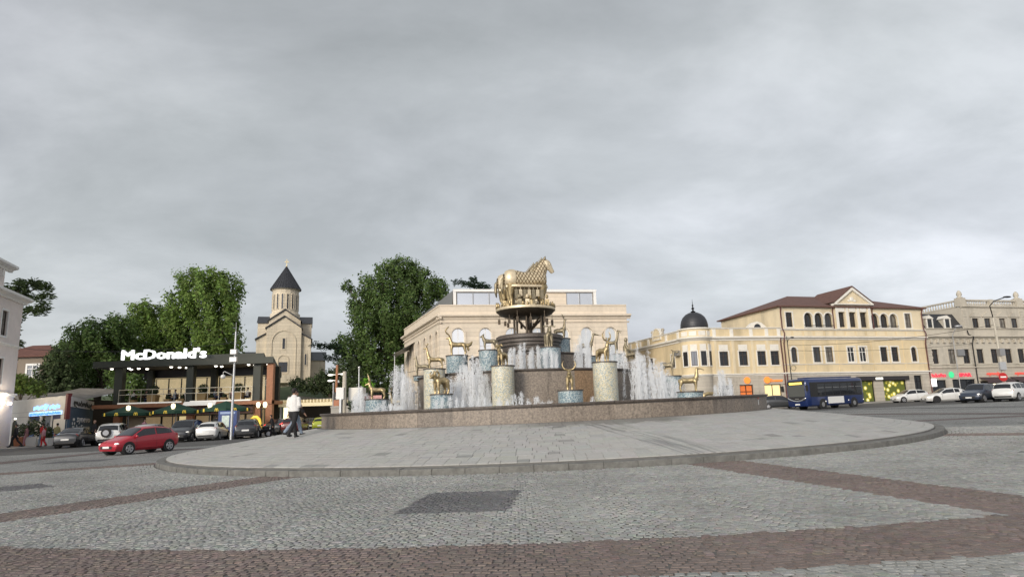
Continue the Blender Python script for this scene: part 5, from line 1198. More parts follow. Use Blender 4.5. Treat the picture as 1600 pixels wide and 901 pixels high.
# upper glazing and interior
WARMIN = mat('warm_interior', (.30,.20,.10), .8, emit=(1,.72,.38), estr=.16, var=.5, vscale=1.5)
TGLASS = mat('mirror_terrace_glass', (.78,.74,.66), .03, metal=.9)
CGLASS = mat('clear_glass', (.9,.92,.92), .02, alpha=.16)
b = MB(); b.vprism([sk(4.8,4.45,0)[:2],sk(15.9,4.45,0)[:2],sk(15.4,11,0)[:2],sk(7,11,0)[:2]],4.0,6.55); b.build('upper_room', mat('reflected_sky_glow', (.5,.4,.24), .8, emit=(1,.80,.45), estr=.34, var=.45, vscale=1.2), rst)  # added glow standing in for golden sky reflected in the panes
b = MB(); b.vprism([sk(3.6,4.5,0)[:2],sk(16.4,4.5,0)[:2],sk(15.6,11,0)[:2],sk(6,11,0)[:2]],6.5,7.34); b.build('upper_lintel', BLACKM, rst)
for k in range(9):
    xa = 3.6+1.28*k; d = MB(M); d.ring(prect(xa+.64,4.0,1.28,2.5), prect(xa+.64,4.05,1.2,2.4), 4.3, 4.4); wo = d.build('glazing_frame', BLACKM, rst)
    d = MB(M); d.poly([(xa+.03,4.36,4.0),(xa+1.25,4.36,4.0),(xa+1.25,4.36,6.5),(xa+.03,4.36,6.5)]); d.build('pane', CGLASS, wo)
# ground floor
b = MB(); b.vprism([sk(2.8,2.0,0)[:2],sk(16.0,2.0,0)[:2],sk(15.5,12,0)[:2],sk(7,12,0)[:2]],.3,3.5); b.build('lower_room', WARMIN, rst)
for k in range(8):
    xa = 2.4+1.62*k; d = MB(M); d.ring(prect(xa+.8,.6,1.58,2.15), prect(xa+.8,.66,1.46,2.0), 1.85, 1.95); wo = d.build('glazing_frame', BLACKM, rst)
    d = MB(M); d.poly([(xa+.03,1.92,.6),(xa+1.57,1.92,.6),(xa+1.57,1.92,2.7),(xa+.03,1.92,2.7)]); d.build('pane', CGLASS if k in (1,2,4,6,7) else YLIT if k == 3 else mat('pale_blind', (.55,.47,.33), .6), wo)
# railing
b = MB(M)
for z in (4.75,5.22): b.tube([(2.4,.0,z),(15.0,.0,z)], .03, 6)
for k in range(13): b.tube([(2.4+1.05*k,.0,3.9),(2.4+1.05*k,.0,5.22)], .022, 6)
b.build('railing', mat('pale_rail', (.70,.64,.5), .4, metal=.3), rst)
# right return of the building
b = MB(); i = b.av([sk(15.6,4.5,.4),sk(15.6,16,.4),sk(15.6,16,7.33),sk(15.6,4.5,7.33)]); b.af([(0,1,2,3)], i); b.build('side_glazing', DGLASS, rst)
for q in (3,7,11): b = MB(); p = sk(16.5,q,0); b.box(p[0]-.2,p[0]+.2,p[1]-.2,p[1]+.2,.45,7.34); b.build('wood_column', WOODO, rst)
b = MB(); i = b.av([sk(15.6,1,3.55),sk(16.9,1,3.55),sk(16.9,18,3.55),sk(15.6,18,3.55),sk(15.6,1,3.88),sk(16.9,1,3.88),sk(16.9,18,3.88),sk(15.6,18,3.88)]); b.af([(0,3,2,1),(4,5,6,7),(0,1,5,4),(1,2,6,5)], i); b.build('side_deck', WOODO, rst)
WLIT = mat('lit_white_letters', (1,1,1), .5, emit=(1,1,1), estr=.9)
lettering(rst, M, "McDonald's", 6.05, 8.16, 1.3, WLIT, .75, .034, 8.2, ext=.1)
b = MB(M)
for k in range(8): b.tube([(2.8+k*1.0,.8,7.9),(2.8+k*1.0,.8,8.2)], .03, 4)
b.build('letter_frame', BLACKM, rst)
for x, y in ((1.2,.6),(2.9,.5),(3.5,1.1),(4.0,1.7),(2.4,1.8),(7.0,.4),(7.5,1.0),(7.9,1.6),(11.1,.8),(11.4,1.4),(14.4,.4),(14.8,.9),(15.1,1.4),(16.2,.6)):
    b = MB(M); b.lathe([(.02,7.22),(.12,7.24),(.14,7.33)], 10, (x,y)); b.build('downlight', LAMP, rst)
for k in range(5): p = sk(16.3,4+k*2.6,0); b = MB(); b.lathe([(.02,7.22),(.12,7.24),(.14,7.33)], 10, (p[0],p[1])); b.build('downlight', LAMP, rst)
# terrace planters, each a thing of its own
WICK = mat('wicker_planter', (.36,.25,.11), .7, var=.2, vscale=20)
LEAFD = mat('dark_shrub', (.028,.045,.015), .7, var=.5, vscale=9)
def leafball(b, c, r_, n, s, sc=(1,1,1)):
    for _ in range(n):
        d = Vector((rnd.gauss(0,1),rnd.gauss(0,1),rnd.gauss(0,1))).normalized(); k = rnd.uniform(.55,1.05)
        p = Vector((c[0]+d.x*r_*k*sc[0], c[1]+d.y*r_*k*sc[1], c[2]+d.z*r_*k*sc[2])); u = Vector((rnd.gauss(0,1),rnd.gauss(0,1),rnd.gauss(0,1))).normalized(); v = u.cross(d)
        if v.length < .01: continue
        v = v.normalized()*s; u = u*s
        b.poly([p-u-v*.6, p+u-v*.6, p+u*.7+v, p-u*.7+v])
def planter(loc, w_, h, r_, label, m=WICK, grp=None, rz=0):
    t = thing('planter', label, 'planter', loc, grp, local=True, rz=rz)
    b = MB(); i = b.av([(-w_*.42,-w_*.42,0),(w_*.42,-w_*.42,0),(w_*.42,w_*.42,0),(-w_*.42,w_*.42,0),(-w_*.5,-w_*.5,h),(w_*.5,-w_*.5,h),(w_*.5,w_*.5,h),(-w_*.5,w_*.5,h)]); b.af([(0,3,2,1),(4,5,6,7),(0,1,5,4),(1,2,6,5),(2,3,7,6),(3,0,4,7)], i); b.build('box', m, t)
    b = MB(); leafball(b, (0,0,h+r_*.8), r_, 260, .05+.05*r_); b.build('shrub', LEAFD, t)
for x, lab in ((5.2,'wicker planter with round bush on the terrace, leftmost'),(9.95,'wicker planter with round bush on the terrace, second from the left'),(13.35,'wicker planter with round bush on the terrace, by the street lamp post')): planter((fx0+x,fy+.9,3.88), .85, .85, .5, lab)
for k, x in enumerate((3.3,6.6,8.0,10.8,12.0)): planter((fx0+x,fy+.9,3.88), .55, .42, .18, 'low wicker planter between the terrace tables, number %s from the left' % ('one','two','three','four','five')[k])
# cafe parasols on the pavement
PARA = mat('green_parasol', (.012,.055,.032), .75, var=.1)
ARCH = mat('yellow_arch', (.95,.68,.08), .4, emit=(1,.7,.1), estr=.25)
def arches(b, c, s, y=-.02):
    for q in (-1,1):
        pts = [(c[0]+q*.25*s+.25*s*math.cos(a)*1.0, c[1]+y, c[2]+s*.95*math.sin(a)) for a in np.linspace(0, math.pi, 13)]; b.tube(pts, .075*s, 5)
def parasol(x, y, label, rz=0):
    z0 = g(x,y)+.13
    t = thing('parasol', label, 'parasol', (x,y,z0), 'green parasols in front of the restaurant', local=True, rz=rz)
    b = MB(); b.tube([(0,0,0),(0,0,3.0)], .045, 8); b.build('pole', GREYM, t)
    b = MB(); n_ = 8; r_ = 2.05; i = b.av([(0,0,3.05)]+[(r_*math.cos(2*math.pi*k/n_+.39),r_*math.sin(2*math.pi*k/n_+.39),2.35) for k in range(n_)]+[(r_*math.cos(2*math.pi*k/n_+.39),r_*math.sin(2*math.pi*k/n_+.39),2.12) for k in range(n_)])
    b.af([(0,1+k,1+(k+1)%n_) for k in range(n_)]+[(1+k,1+n_+k,1+n_+(k+1)%n_,1+(k+1)%n_) for k in range(n_)], i); b.build('canopy', PARA, t)
    for k in range(n_):
        a = 2*math.pi*k/n_+.39; b = MB(); b.tube([(0,0,2.5),(r_*.97*math.cos(a),r_*.97*math.sin(a),2.3)], .015, 4); b.build('rib', GREYM, t)
    for k in (4,5,6,7):
        a = 2*math.pi*(k+.5)/n_+.39; rr = r_*math.cos(math.pi/n_)*1.0; b = MB(Matrix.Translation((rr*math.cos(a)*1.0, rr*math.sin(a)*1.0-.0, 2.12)) @ Matrix.Rotation(a+math.pi/2, 4, 'Z'))
        arches(b, (0,0,0), .26); b.build('emblem', ARCH, t)
    b = MB(); b.box(-.35,.35,-.35,.35,0,.09); b.build('base', GREYM, t)
parasol(-34.2,61.2,'dark green parasol with yellow arches, left of three'); parasol(-30.1,61.4,'dark green parasol with yellow arches, middle of three'); parasol(-25.7,61.4,'dark green parasol with yellow arches, right one beside the blue machine')

# lantern globes, vending machine, arch stand
def lantern(x, y, h, label, n_=2):
    z0 = g(x,y)+.13; t = thing('pavement_lantern', label, 'lamp', (x,y,z0), 'pavement lanterns', local=True)
    b = MB(); b.tube([(0,0,0),(0,0,h)], [.06,.04], 8); b.build('post', BLACKM, t)
    for k in range(n_):
        dx = (k-(n_-1)/2)*.6; b = MB(); b.tube([(0,0,h-.2),(dx,0,h)], .025, 5); b.build('arm', BLACKM, t)
        b = MB(); b.lathe([(.10,h),(.19,h+.25),(.15,h+.45),(.03,h+.5)], 10, (dx,0)); b.build('globe', mat('lantern_globe', (.95,.9,.75), .4, emit=(1,.85,.5), estr=1.4), t, smooth=True)
lantern(-24.2+2.0,60.5,2.3,'two-headed lit lantern beside the orange wood column'); lantern(-33.6,60.0,2.5,'lit lantern by the left parasol',1); lantern(-29.7,60.0,2.5,'lit lantern by the middle parasol',1); lantern(-26.6,60.2,2.4,'lit lantern left of the blue machine',1)
t = thing('vending_machine', 'blue parcel vending machine beside the lamp post', 'machine', (-24.35,58.9,g(-24.35,58.9)+.13), local=True, rz=.12)
b = MB(); b.bbox(-.75,.75,-.45,.45,0,2.15,.04); b.build('cabinet', mat('blue_cabinet', (.025,.055,.20), .4, var=.1), t)
b = MB(); b.box(-.45,.15,-.47,-.449,.75,1.75); b.build('screen', mat('vending_screen', (.4,.45,.4), .2, emit=(.5,.6,.55), estr=.3, var=.5, vscale=4), t)
b = MB(); b.box(-.4,.05,-.485,-.471,.35,.5); b.build('slot', BLACKM, t); b = MB(); b.box(-.6,.6,-.47,-.449,1.88,2.05); b.build('top_label', mat('pale_blue_label', (.3,.4,.6), .4), t)
t = tag(MB().build('yellow_arch_stand', ARCH, None), None, None) if False else None
b = MB(); x, y = -22.6, 60.2; z0 = g(x,y)+.13
b.tube([(-.42,0,0),(-.44,0,.9),(-.36,0,1.3),(-.12,0,1.52),(.12,0,1.52),(.36,0,1.3),(.44,0,.9),(.42,0,0)], .14, 8)
o = b.build('yellow_arch_stand', ARCH, None, smooth=60); o.location = (x,y,z0); tag(o, 'yellow arch-shaped bicycle stand at the restaurant corner', 'stand')

# ------------------------------------------------------------------ drive-through, stair, walls behind the left of the fountain
dt = thing('drive_through_canopy', 'low pale pergola canopy over the drive-through lane right of the restaurant', 'canopy', (-23.5,70,g(-23.5,70)))
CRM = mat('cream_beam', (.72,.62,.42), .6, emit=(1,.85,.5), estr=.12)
b = MB(); b.box(-23.3,-17.4,68,68.3,3.3,3.65); b.build('front_beam', CRM, dt)
for k in range(18): b = MB(); x = -23.2+k*.33; b.box(x,x+.12,68,73,3.68,3.95); b.build('rafter', CRM, dt)
for x in (-23.1,-17.6): b = MB(); b.box(x-.08,x+.08,68.1,68.25,.6,3.3); b.build('post', GREYM, dt)
b = MB(); b.box(-23.2,-17.5,73,73.2,.5,3.6); b.build('back_wall', DARKIN, dt)
mb_ = thing('menu_board', 'lit yellow-white menu column by the restaurant corner', 'sign', (-22.0,66.5,g(-22,66.5)))
b = MB(); b.box(-22.25,-21.8,66.4,66.6,.6,3.2); b.build('board', mat('lit_menu', (.9,.85,.6), .4, emit=(1,.9,.55), estr=.8, var=.4, vscale=5), mb_)
sg = thing('drive_through_sign', 'orange-brown roadside panel sign with black header beside the drive-through', 'sign', (-17.0,66.2,g(-17,66.2)))
b = MB(); b.tube([(-17.45,66.2,.7),(-17.45,66.2,5.4)], .07, 8); b.build('post', GALV, sg)
b = MB(); b.box(-17.38,-16.35,66.12,66.24,2.0,3.75); b.build('panel', mat('orange_panel', (.40,.15,.07), .5, var=.1), sg)
b = MB(); b.box(-17.40,-16.33,66.10,66.26,3.76,4.5); b.build('header', BLACKM, sg); lettering(sg, Matrix.Translation((-16.87,66.1,0)), 'კაფე', 0, 4.05, .3, WHITE, -.01, .0, .7)
b = MB(); b.tube([(-17.2,66.3,4.5),(-17.15,66.3,7.1)], .12, 8); b.build('wood_mast', WOODO, sg)
for s, z in ((-1,6.15),(1,6.2),(-1,5.6)): b = MB(); b.tube([(-17.17,66.3,z),(-17.17+s*.45,66.3,z+.05)], .03, 5); b.ball((-17.17+s*.62,66.3,z),.24,9,(1.2,1,.45)); b.build('lamp_head', mat('lamp_white', (.9,.9,.85), .4, emit=(1,.95,.85), estr=.7), sg, smooth=True)
# closed dark parasol
cp = thing('closed_parasol', 'closed dark parasol standing before the church steps', 'parasol', (-26.6,76,1.5), local=True)
b = MB(); b.tube([(0,0,0),(0,0,3.0)], .05, 6); b.build('pole', GREYM, cp); b = MB(); b.tube([(0,0,3.0),(0,0,3.4),(0,0,5.2),(0,0,6.2)], [.5,.62,.3,.04], 10); b.build('canopy', mat('folded_canopy', (.02,.03,.028), .8), cp, smooth=40)
STEP = mat('grey_step_stone', (.24,.225,.185), .85, var=.25, vscale=2.5, stain=.3)
st = thing('stone_stairs', 'wide grey stone stairs climbing the hill left of the fountain', 'stairs', (-20.5,74,g(-20.5,74)))
for k in range(19):
    b = MB(); y = 73.6+k*.42; z = 1.1+k*.19; x0, x1 = -23.6, -17.6; b.bbox(x0,x1,y,y+.9,z-.3,z,.02); b.build('step', STEP, st)
b = MB(); b.box(-17.6,-17.2,73.2,82,.6,4.9); b.build('side_wall', STEP, st); b = MB(); b.box(-24.1,-23.6,73.2,82,.6,4.6); b.build('side_wall', STEP, st)
def globe_lamp(loc, h, label):
    t = thing('globe_lamp', label, 'lamp', loc, None, local=True); b = MB(); b.tube([(0,0,0),(0,0,h)], [.06,.045], 8); b.build('post', BLACKM, t)
    b = MB(); b.ball((0,0,h+.2),.27,10); b.build('globe', mat('white_globe', (.85,.85,.82), .3), t, smooth=True); b = MB(); b.lathe([(.30,h+.12),(.2,h-.15),(.05,h-.25)], 10); b.build('cup', BLACKM, t, smooth=True)
globe_lamp((-20.9,81,4.2), 1.9, 'white globe lamp at the head of the stone stairs')
CONC = mat('pale_concrete', (.52,.49,.44), .8, var=.1, stain=.2)
rw = thing('retaining_wall', 'pale retaining wall with metal railing behind the left of the fountain', 'wall', (-12.5,64,g(-12.5,64)))
Mr, Lr = frame((-16.6,62.5), (-7.5,66.5)); b = MB(Mr); b.box(0,Lr,0,.4,.3,2.95); b.build('wall', CONC, rw); b = MB(Mr); b.box(-.05,Lr+.05,-.06,.46,2.95,3.1); b.build('coping', CONC, rw)
b = MB(Mr); [b.tube([(x,.2,3.1),(x,.2,4.2)], .018, 4) for x in np.arange(1.2,Lr,.16)]; b.tube([(1.2,.2,4.2),(Lr,.2,4.2)], .035, 5); b.tube([(1.2,.2,3.25),(Lr,.2,3.25)], .025, 5); b.build('railing', BLACKM, rw)
ki = thing('white_kiosk', 'white panelled kiosk behind the left end of the fountain basin', 'kiosk', (-14.6,60.5,g(-14.6,60.5)))
b = MB(); b.box(-14.6,-13.4,60.5,62.0,.6,4.6); b.build('panel_body', mat('kiosk_white', (.74,.72,.66), .6, var=.06), ki)
b = MB(); b.box(-14.6,-12.0,59.4,59.7,.6,2.3); b.build('counter', mat('kiosk_cream', (.68,.64,.52), .6, var=.06), ki)
b = MB(); b.box(-13.6,-11.9,61.5,61.7,3.0,3.9); [b.box(-13.62,-11.88,61.48,61.5,3.1+.3*k,3.22+.3*k) for k in range(3)]; b.build('striped_board', mat('pink_board', (.55,.30,.28), .6, var=.2, vscale=3), ki)
planter((-13.9,59.55,2.3), .4, .3, .55, 'dark green potted bush on the white kiosk counter', mat('white_pot', (.7,.69,.65), .6))
up_ = thing('utility_pole', 'grey utility pole with meter box behind the left end of the basin', 'pole', (-14.9,60,g(-14.9,60)))
b = MB(); b.tube([(-14.9,60,.4),(-14.85,60,6.0)], [.24,.16], 10); b.build('pole', GREYS, up_); b = MB(); b.box(-15.5,-14.85,59.7,60.0,3.6,4.6); b.build('meter_box', WHITE, up_); b = MB(); b.tube([(-15.1,59.7,.5),(-15.1,59.7,3.6)], .12, 6); b.build('conduit', GALV, up_)
t = thing('thin_pole', 'thin white pole left of the goat statue', 'pole', (-13.6,60,.8), local=True); b = MB(); b.tube([(0,0,0),(0,0,5.4)], .05, 6); b.build('shaft', GALV, t); b = MB(); b.ball((0,0,5.5),.1,8); b.build('tip', WHITE, t, smooth=True)
def wire(pts, label, r_=.02):
    b = MB(); b.tube(pts, r_, 4); o = b.build('overhead_wire', BLACKM, None); tag(o, label, 'wire'); return o
def sag(a, c, s, n_=14): return [(a[0]+(c[0]-a[0])*k/n_, a[1]+(c[1]-a[1])*k/n_, a[2]+(c[2]-a[2])*k/n_-s*4*(k/n_)*(1-k/n_)) for k in range(n_+1)]
wire(sag((-14.85,60,5.5),(-4.5,75,8.5),.6), 'thin wire sagging from the utility pole towards the limestone hall')

# ------------------------------------------------------------------ blue-lettered shop and laboratory wall
sh = thing('shop_building', 'low white shop with blue lit Georgian lettering and posters in the windows', 'shop', (-36.9,57,.4))
S0, S1 = (-47.2,64.6), (-36.9,57.0); M, L = frame(S0, S1); SHW = plaster('white_shop_cladding', (.80,.77,.71), stain=.06)
ho = [prect(L-7.1,.75,2.6,2.2), prect(L-4.35,.55,2.1,2.4), prect(L-2.3,.75,1.9,2.3)]
b = MB(M); b.wall([(0,0),(L,0),(L,4.5),(0,4.5)], ho, .25); b.build('front_wall', SHW, sh); b = MB(); b.vprism([(S0[0]+.2,S0[1]+.4),(S1[0]-.35,S1[1]+.35),(-44.6,73.5),(-53,72)],0,4.48); b.build('inner_core', SHW, sh)
POST = mat('poster_print', (.5,.45,.38), .4, var=.9, vscale=1.2, stain=.5); POSB = mat('poster_blue', (.05,.12,.32), .4, var=.9, vscale=.8)
for pl, gm, nm in zip(ho, (POST, DGLASS, POST), ('shop_window','door','shop_window')):
    wo = window(sh, M, pl, .2, BLACKM, gm, .06, None, mull=0, trans=0, name=nm)
    xs = [p[0] for p in pl]; zs = [p[1] for p in pl]
    if nm == 'shop_window':
        b = MB(M); b.box(min(xs)+.05,max(xs)-.05,.1,.16,max(zs)-.42,max(zs)-.02); b.build('navy_header', mat('navy_strip', (.015,.02,.08), .5), wo)
        b = MB(M); b.box(min(xs)+.1,min(xs)+1.2,.12,.165,.85,1.75); b.build('poster', POSB, wo)
for z in (3.35,2.95): b = MB(M); b.box(0,L,-.02,.0,z-.02,z); b.build('panel_joint', mat('joint_grey', (.35,.33,.3), .8), sh)
BLUL = mat('blue_lit_letters', (.1,.3,.9), .5, emit=(.22,.50,1.0), estr=1.7); BLUH = mat('pale_blue_backlight', (.5,.7,.95), .5, emit=(.45,.66,1.0), estr=.9)
b = MB(M); b.box(L-8.1,L-1.1,-.05,-.0,2.98,3.30); b.build('sign_strip', BLUH, sh)
lettering(sh, M, 'ავიაბილეთები საერთაშორისო', L-4.6, 3.03, .30, mat('blue_letters', (.06,.22,.6), .5, emit=(.1,.32,.85), estr=.8), -.07, .004, 6.7)
lettering(sh, M, 'ჯორჯიან', L-6.2, 3.55, .36, BLUL, -.05, .012, 2.0); lettering(sh, M, 'ეარვეისი', L-2.7, 3.55, .36, BLUL, -.05, .012, 2.0)
b = MB(M); b.prism([(L-4.75,3.45),(L-4.3,3.5),(L-3.95,3.85),(L-4.35,3.75),(L-4.6,3.95),(L-4.85,3.8)], -.1, -.02); b.build('bird_emblem', BLUL, sh)
b = MB(M); b.box(L-.35,L+.05,-.12,.2,2.55,4.65); b.build('red_pillar', mat('dark_red_paint', (.16,.022,.022), .6, var=.1), sh)
Q0, Q1 = (-36.75,57.1), (-45.0,75.0); 
# lab wall: faces right, runs back
lw = thing('advertising_wall', 'slate-blue laboratory advertising wall with white lettering beside the white shop', 'wall', (-36.7,57.2,.4))
d = Vector((Q1[0]-Q0[0],Q1[1]-Q0[1],0)).normalized(); MQ = Matrix(((d.x,-d.y,0,Q0[0]),(d.y,d.x,0,Q0[1]),(0,0,1,0),(0,0,0,1))); LQ = math.hypot(Q1[0]-Q0[0],Q1[1]-Q0[1])
b = MB(MQ); b.box(0,LQ,0,.3,0,3.55); b.build('blue_panel', mat('slate_blue_panel', (.045,.085,.13), .6, var=.15), lw)
b = MB(MQ); b.box(0,LQ,-.03,.3,3.56,4.4); b.build('header_panel', mat('pale_header', (.55,.54,.53), .6, var=.08), lw)
lettering(lw, MQ, 'ლაბორატორია', LQ*.5, 3.72, .6, BLACKM, -.04, .03, LQ*.9); lettering(lw, MQ, 'synevo', LQ*.40, 2.35, .8, WHITE, -.01, .02, LQ*.42); lettering(lw, MQ, 'სინევო', LQ*.40, 1.6, .65, WHITE, -.01, .01, LQ*.42)
lettering(lw, MQ, '032 2 800', LQ*.45, .55, .5, WHITE, -.01, .01, LQ*.5)
b = MB(MQ)
for k in range(6): a = k*math.pi/3; b.ball((LQ*.1+math.cos(a)*.55,-.02,2.2+math.sin(a)*.38),.2,6,(1.6,.15,.7))
b.build('flower_emblem', WHITE, lw)

# ---- pale pink corner building at the left edge
pk = thing('pink_building', 'pale pink stuccoed three-storey building at the left edge', 'building', (-43.7,60,.3))
K0, K1 = (-38.6,42.0), (-43.7,60.0); d = Vector((K1[0]-K0[0],K1[1]-K0[1],0)); Lk = d.length; d.normalize()
MK = Matrix(((d.x,-d.y,0,K0[0]),(d.y,d.x,0,K0[1]),(0,0,1,0),(0,0,0,1)))
hk = [prect(Lk-u,z,1.1,2.1) for u in (3.4,6.8,10.2) for z in (5.6,9.6)]+[prect(Lk-4,1.0,1.6,2.4)]
b = MB(MK); b.wall([(0,-.2),(Lk,-.2),(Lk,12.9),(0,12.9)], hk, .3); b.build('wall', PINK, pk)
for pl in hk: window(pk, MK, pl, .2, WOODF, DGLASS, .08, WHITE, .16)
b = MB(MK); b.box(0,Lk,.32,8,-.2,12.88); b.build('inner_core', PINK, pk)
cornice(pk, MK, -.1, Lk+.4, 12.75, .55, .65, WHITE); cornice(pk, MK, -.1, Lk+.1, 8.8, .22, .18, WHITE, 'string_course'); cornice(pk, MK, -.1, Lk+.1, 4.6, .3, .22, WHITE, 'string_course')
b = MB(MK); b.box(0,Lk-3.6,.25,7.8,12.9,15.1); b.build('attic', PINK, pk); cornice(pk, MK, -.3, Lk-3.2, 15.0, .5, .6, WHITE)
for u in np.arange(2, Lk-4, 1.2): b = MB(MK); b.box(u-.12,u+.12,-.1,.25,14.4,15.0); b.build('bracket', WHITE, pk)
for u in (1.0,2.4):
    b = MB(MK); b.tube([(Lk-u,-.25,4.05),(Lk-u,-.02,4.05)], .12, 8); b.build('wall_light', LAMP, pk)

for q, (x, y, z) in enumerate(((-42.4,57.9,4.3),(-39.4,55.9,4.3))):  # fill lights added off the wall lamps, in mid-air, to brighten the shop front
    pl_ = bpy.data.lights.new('shop_fill_light', 'POINT'); pl_.energy = 70; pl_.color = (1,.86,.66); pl_.shadow_soft_size = .15
    po = bpy.data.objects.new('shop_fill_light', pl_); col.objects.link(po); po.location = (x-pk.location[0], y-pk.location[1], z-pk.location[2]); po.parent = pk
# ---- old house on the slope
oh = thing('old_house', 'small old house with rusty hipped roof among the trees at the left', 'house', (-60.5,86,7.5))
b = MB(); b.box(-66,-57.8,86,92,4,11.0); b.build('wall', plaster('weathered_wall', (.22,.18,.14), stain=.4), oh)
b = MB(Matrix.Translation((-66,86,0))); hip(b, 0, 8.2, 0, 6, 11.0, 1.7, .5); b.build('roof', mat('rusty_roof', (.13,.055,.04), .8, var=.3, vscale=2), oh)
for x in (-63.5,-60.6): window(oh, Matrix.Translation((x,86,0)), prect(0,8.4,1.5,1.5), .02, WHITE, DGLASS, .1, WHITE, .15)
hb = thing('tin_roof_shed', 'low shed with patched tin roofs behind the white shop', 'shed', (-50,70,1))
b = MB(); i = b.av([(-58,68,4.2),(-46,66,4.5),(-46.5,76,5.9),(-58,78,5.8)]); b.af([(0,1,2,3)], i); i = b.av([(-48,68,4.8),(-42,67,4.5),(-42.5,76,5.9),(-48,76,6.2)]); b.af([(0,1,2,3)], i); b.build('roof_sheets', mat('patched_tin', (.20,.18,.155), .7, var=.5, vscale=1.5), hb)
b = MB(); b.box(-57.5,-42.5,69,76,.5,4.6); b.build('walls', DARKIN, hb)

# ------------------------------------------------------------------ trees
def leaf_mat(name, c):
    m = bpy.data.materials.new(name); m.use_nodes = True; t = m.node_tree; bs = t.nodes['Principled BSDF']
    tcn = N(t, 'ShaderNodeTexCoord'); nz = N(t, 'ShaderNodeTexNoise', Scale=.45, Detail=5.0, Roughness=.7); t.links.new(tcn.outputs['Object'], nz.inputs[0])
    a = N(t, 'ShaderNodeAttribute', attribute_name='Col')
    mr = N(t, 'ShaderNodeMapRange'); mr.inputs[1].default_value = .3; mr.inputs[2].default_value = .7; mr.inputs[3].default_value = .6; mr.inputs[4].default_value = 1.4; t.links.new(nz.outputs[0], mr.inputs[0])
    sc = N(t, 'ShaderNodeVectorMath', operation='SCALE'); t.links.new(a.outputs['Color'], sc.inputs[0]); t.links.new(mr.outputs[0], sc.inputs['Scale']); t.links.new(sc.outputs[0], bs.inputs['Base Color'])
    bs.inputs['Roughness'].default_value = .6; bs.inputs['Specular IOR Level'].default_value = .25
    tl = N(t, 'ShaderNodeBsdfTranslucent'); t.links.new(sc.outputs[0], tl.inputs[0]); ms = N(t, 'ShaderNodeMixShader'); ms.inputs[0].default_value = .4
    t.links.new(bs.outputs[0], ms.inputs[1]); t.links.new(tl.outputs[0], ms.inputs[2]); t.links.new(ms.outputs[0], t.nodes['Material Output'].inputs[0])
    return m
LEAF = leaf_mat('leaf', None)
BARK = mat('bark', (.07,.055,.04), .9, var=.3, vscale=4, bump=.5, bscale=10)
def crown_np(blobs, n, size, base, seed, flat=.0):
    rr = np.random.default_rng(seed); B = np.array(blobs, float); vol = (B[:,3]*B[:,4]*B[:,5])**.75; pk_ = rr.choice(len(B), n, p=vol/vol.sum())
    d = rr.normal(0,1,(n,3)); d /= np.linalg.norm(d,axis=1)[:,None]; k = rr.uniform(.35,1.0,n)**.45*(1+.12*rr.normal(0,1,n))
    # small twig clusters give an uneven outline
    q = np.round(d*3.2)/3.2; qn = np.linalg.norm(q,axis=1)[:,None]+1e-6; hsh = np.sin((q@np.array([12.99,78.23,37.7]))+pk_*4.1)*.5+.5
    k = k*(.78+.34*hsh)
    P = B[pk_,:3]+d*k[:,None]*B[pk_,3:6]
    dr = (hsh < .3) & (rr.random(n) < .88); P = P[~dr]; d = d[~dr]; hsh = hsh[~dr]; n = len(P)
    nrm = d+rr.normal(0,.55,(n,3))+np.array([0,0,.35]); nrm /= np.linalg.norm(nrm,axis=1)[:,None]
    u = np.cross(nrm, rr.normal(0,1,(n,3))); u /= np.linalg.norm(u,axis=1)[:,None]; v = np.cross(nrm,u); s = size*rr.uniform(.55,1.35,(n,1))
    V = np.stack([P-u*s, P-v*s*.55+u*s*.1, P+u*s, P+v*s*.55+u*s*.1],1)
    colr = np.array(base)[None]*rr.normal(1,.22,(n,1)).clip(.4,1.8)*(.75+.5*hsh[:,None])*rr.normal(1,.05,(n,3))
    return V, colr.clip(.004,1)
def tree(name, label, base, trunk_h, blobs, n, size, colr, seed, grp=None, tr=.4, limbs=True):
    t = thing(name, label, 'tree', base, grp)
    V, cc = crown_np(blobs, n, size, colr, seed); me = mesh_np('crown', V-np.array(base), np.array([(0,1,2,3)]), cc); link('crown', me, LEAF, t)
    b = MB(); B = np.array(blobs); top = B[:,:3].mean(0); b.tube([base, (base[0]*.8+top[0]*.2, base[1]*.8+top[1]*.2, base[2]+trunk_h*.6), (top[0],top[1],base[2]+trunk_h), tuple(top)], [tr*1.3,tr,tr*.8,tr*.3], 8)
    rr = random.Random(seed)
    for q in blobs: b.tube([(top[0],top[1],base[2]+trunk_h*rr.uniform(.7,1.0)), ((top[0]+q[0])/2,(top[1]+q[1])/2,(base[2]+trunk_h+q[2])/2-.3), tuple(q[:3])], [tr*.55,tr*.35,tr*.1], 6)
    b.build('trunk', BARK, t, smooth=60)
    return t
GR1, GR2, GR3, GR4 = (.135,.205,.048), (.092,.145,.042), (.068,.095,.04), (.15,.21,.05)
tree('broad_tree','tall bright green broadleaf tree behind the restaurant beside the church',(-40,88,2),9,[(-39.4,88,17.7,3.7,3.7,3.3),(-43,90,20.4,2.6,2.6,2.3),(-38.3,89.5,19.3,2.3,2.3,2.6),(-37.1,86,13.2,2.9,2.9,3.3),(-43.7,89,17.2,2.5,2.5,2.6),(-41.8,90,13.8,3.7,3.7,3.5),(-36.2,86.5,15,1.4,1.4,2.9),(-39.8,88.5,21,2.1,2.1,1.3),(-39,88,10,4,3,3)],38000,.20,GR1,11)
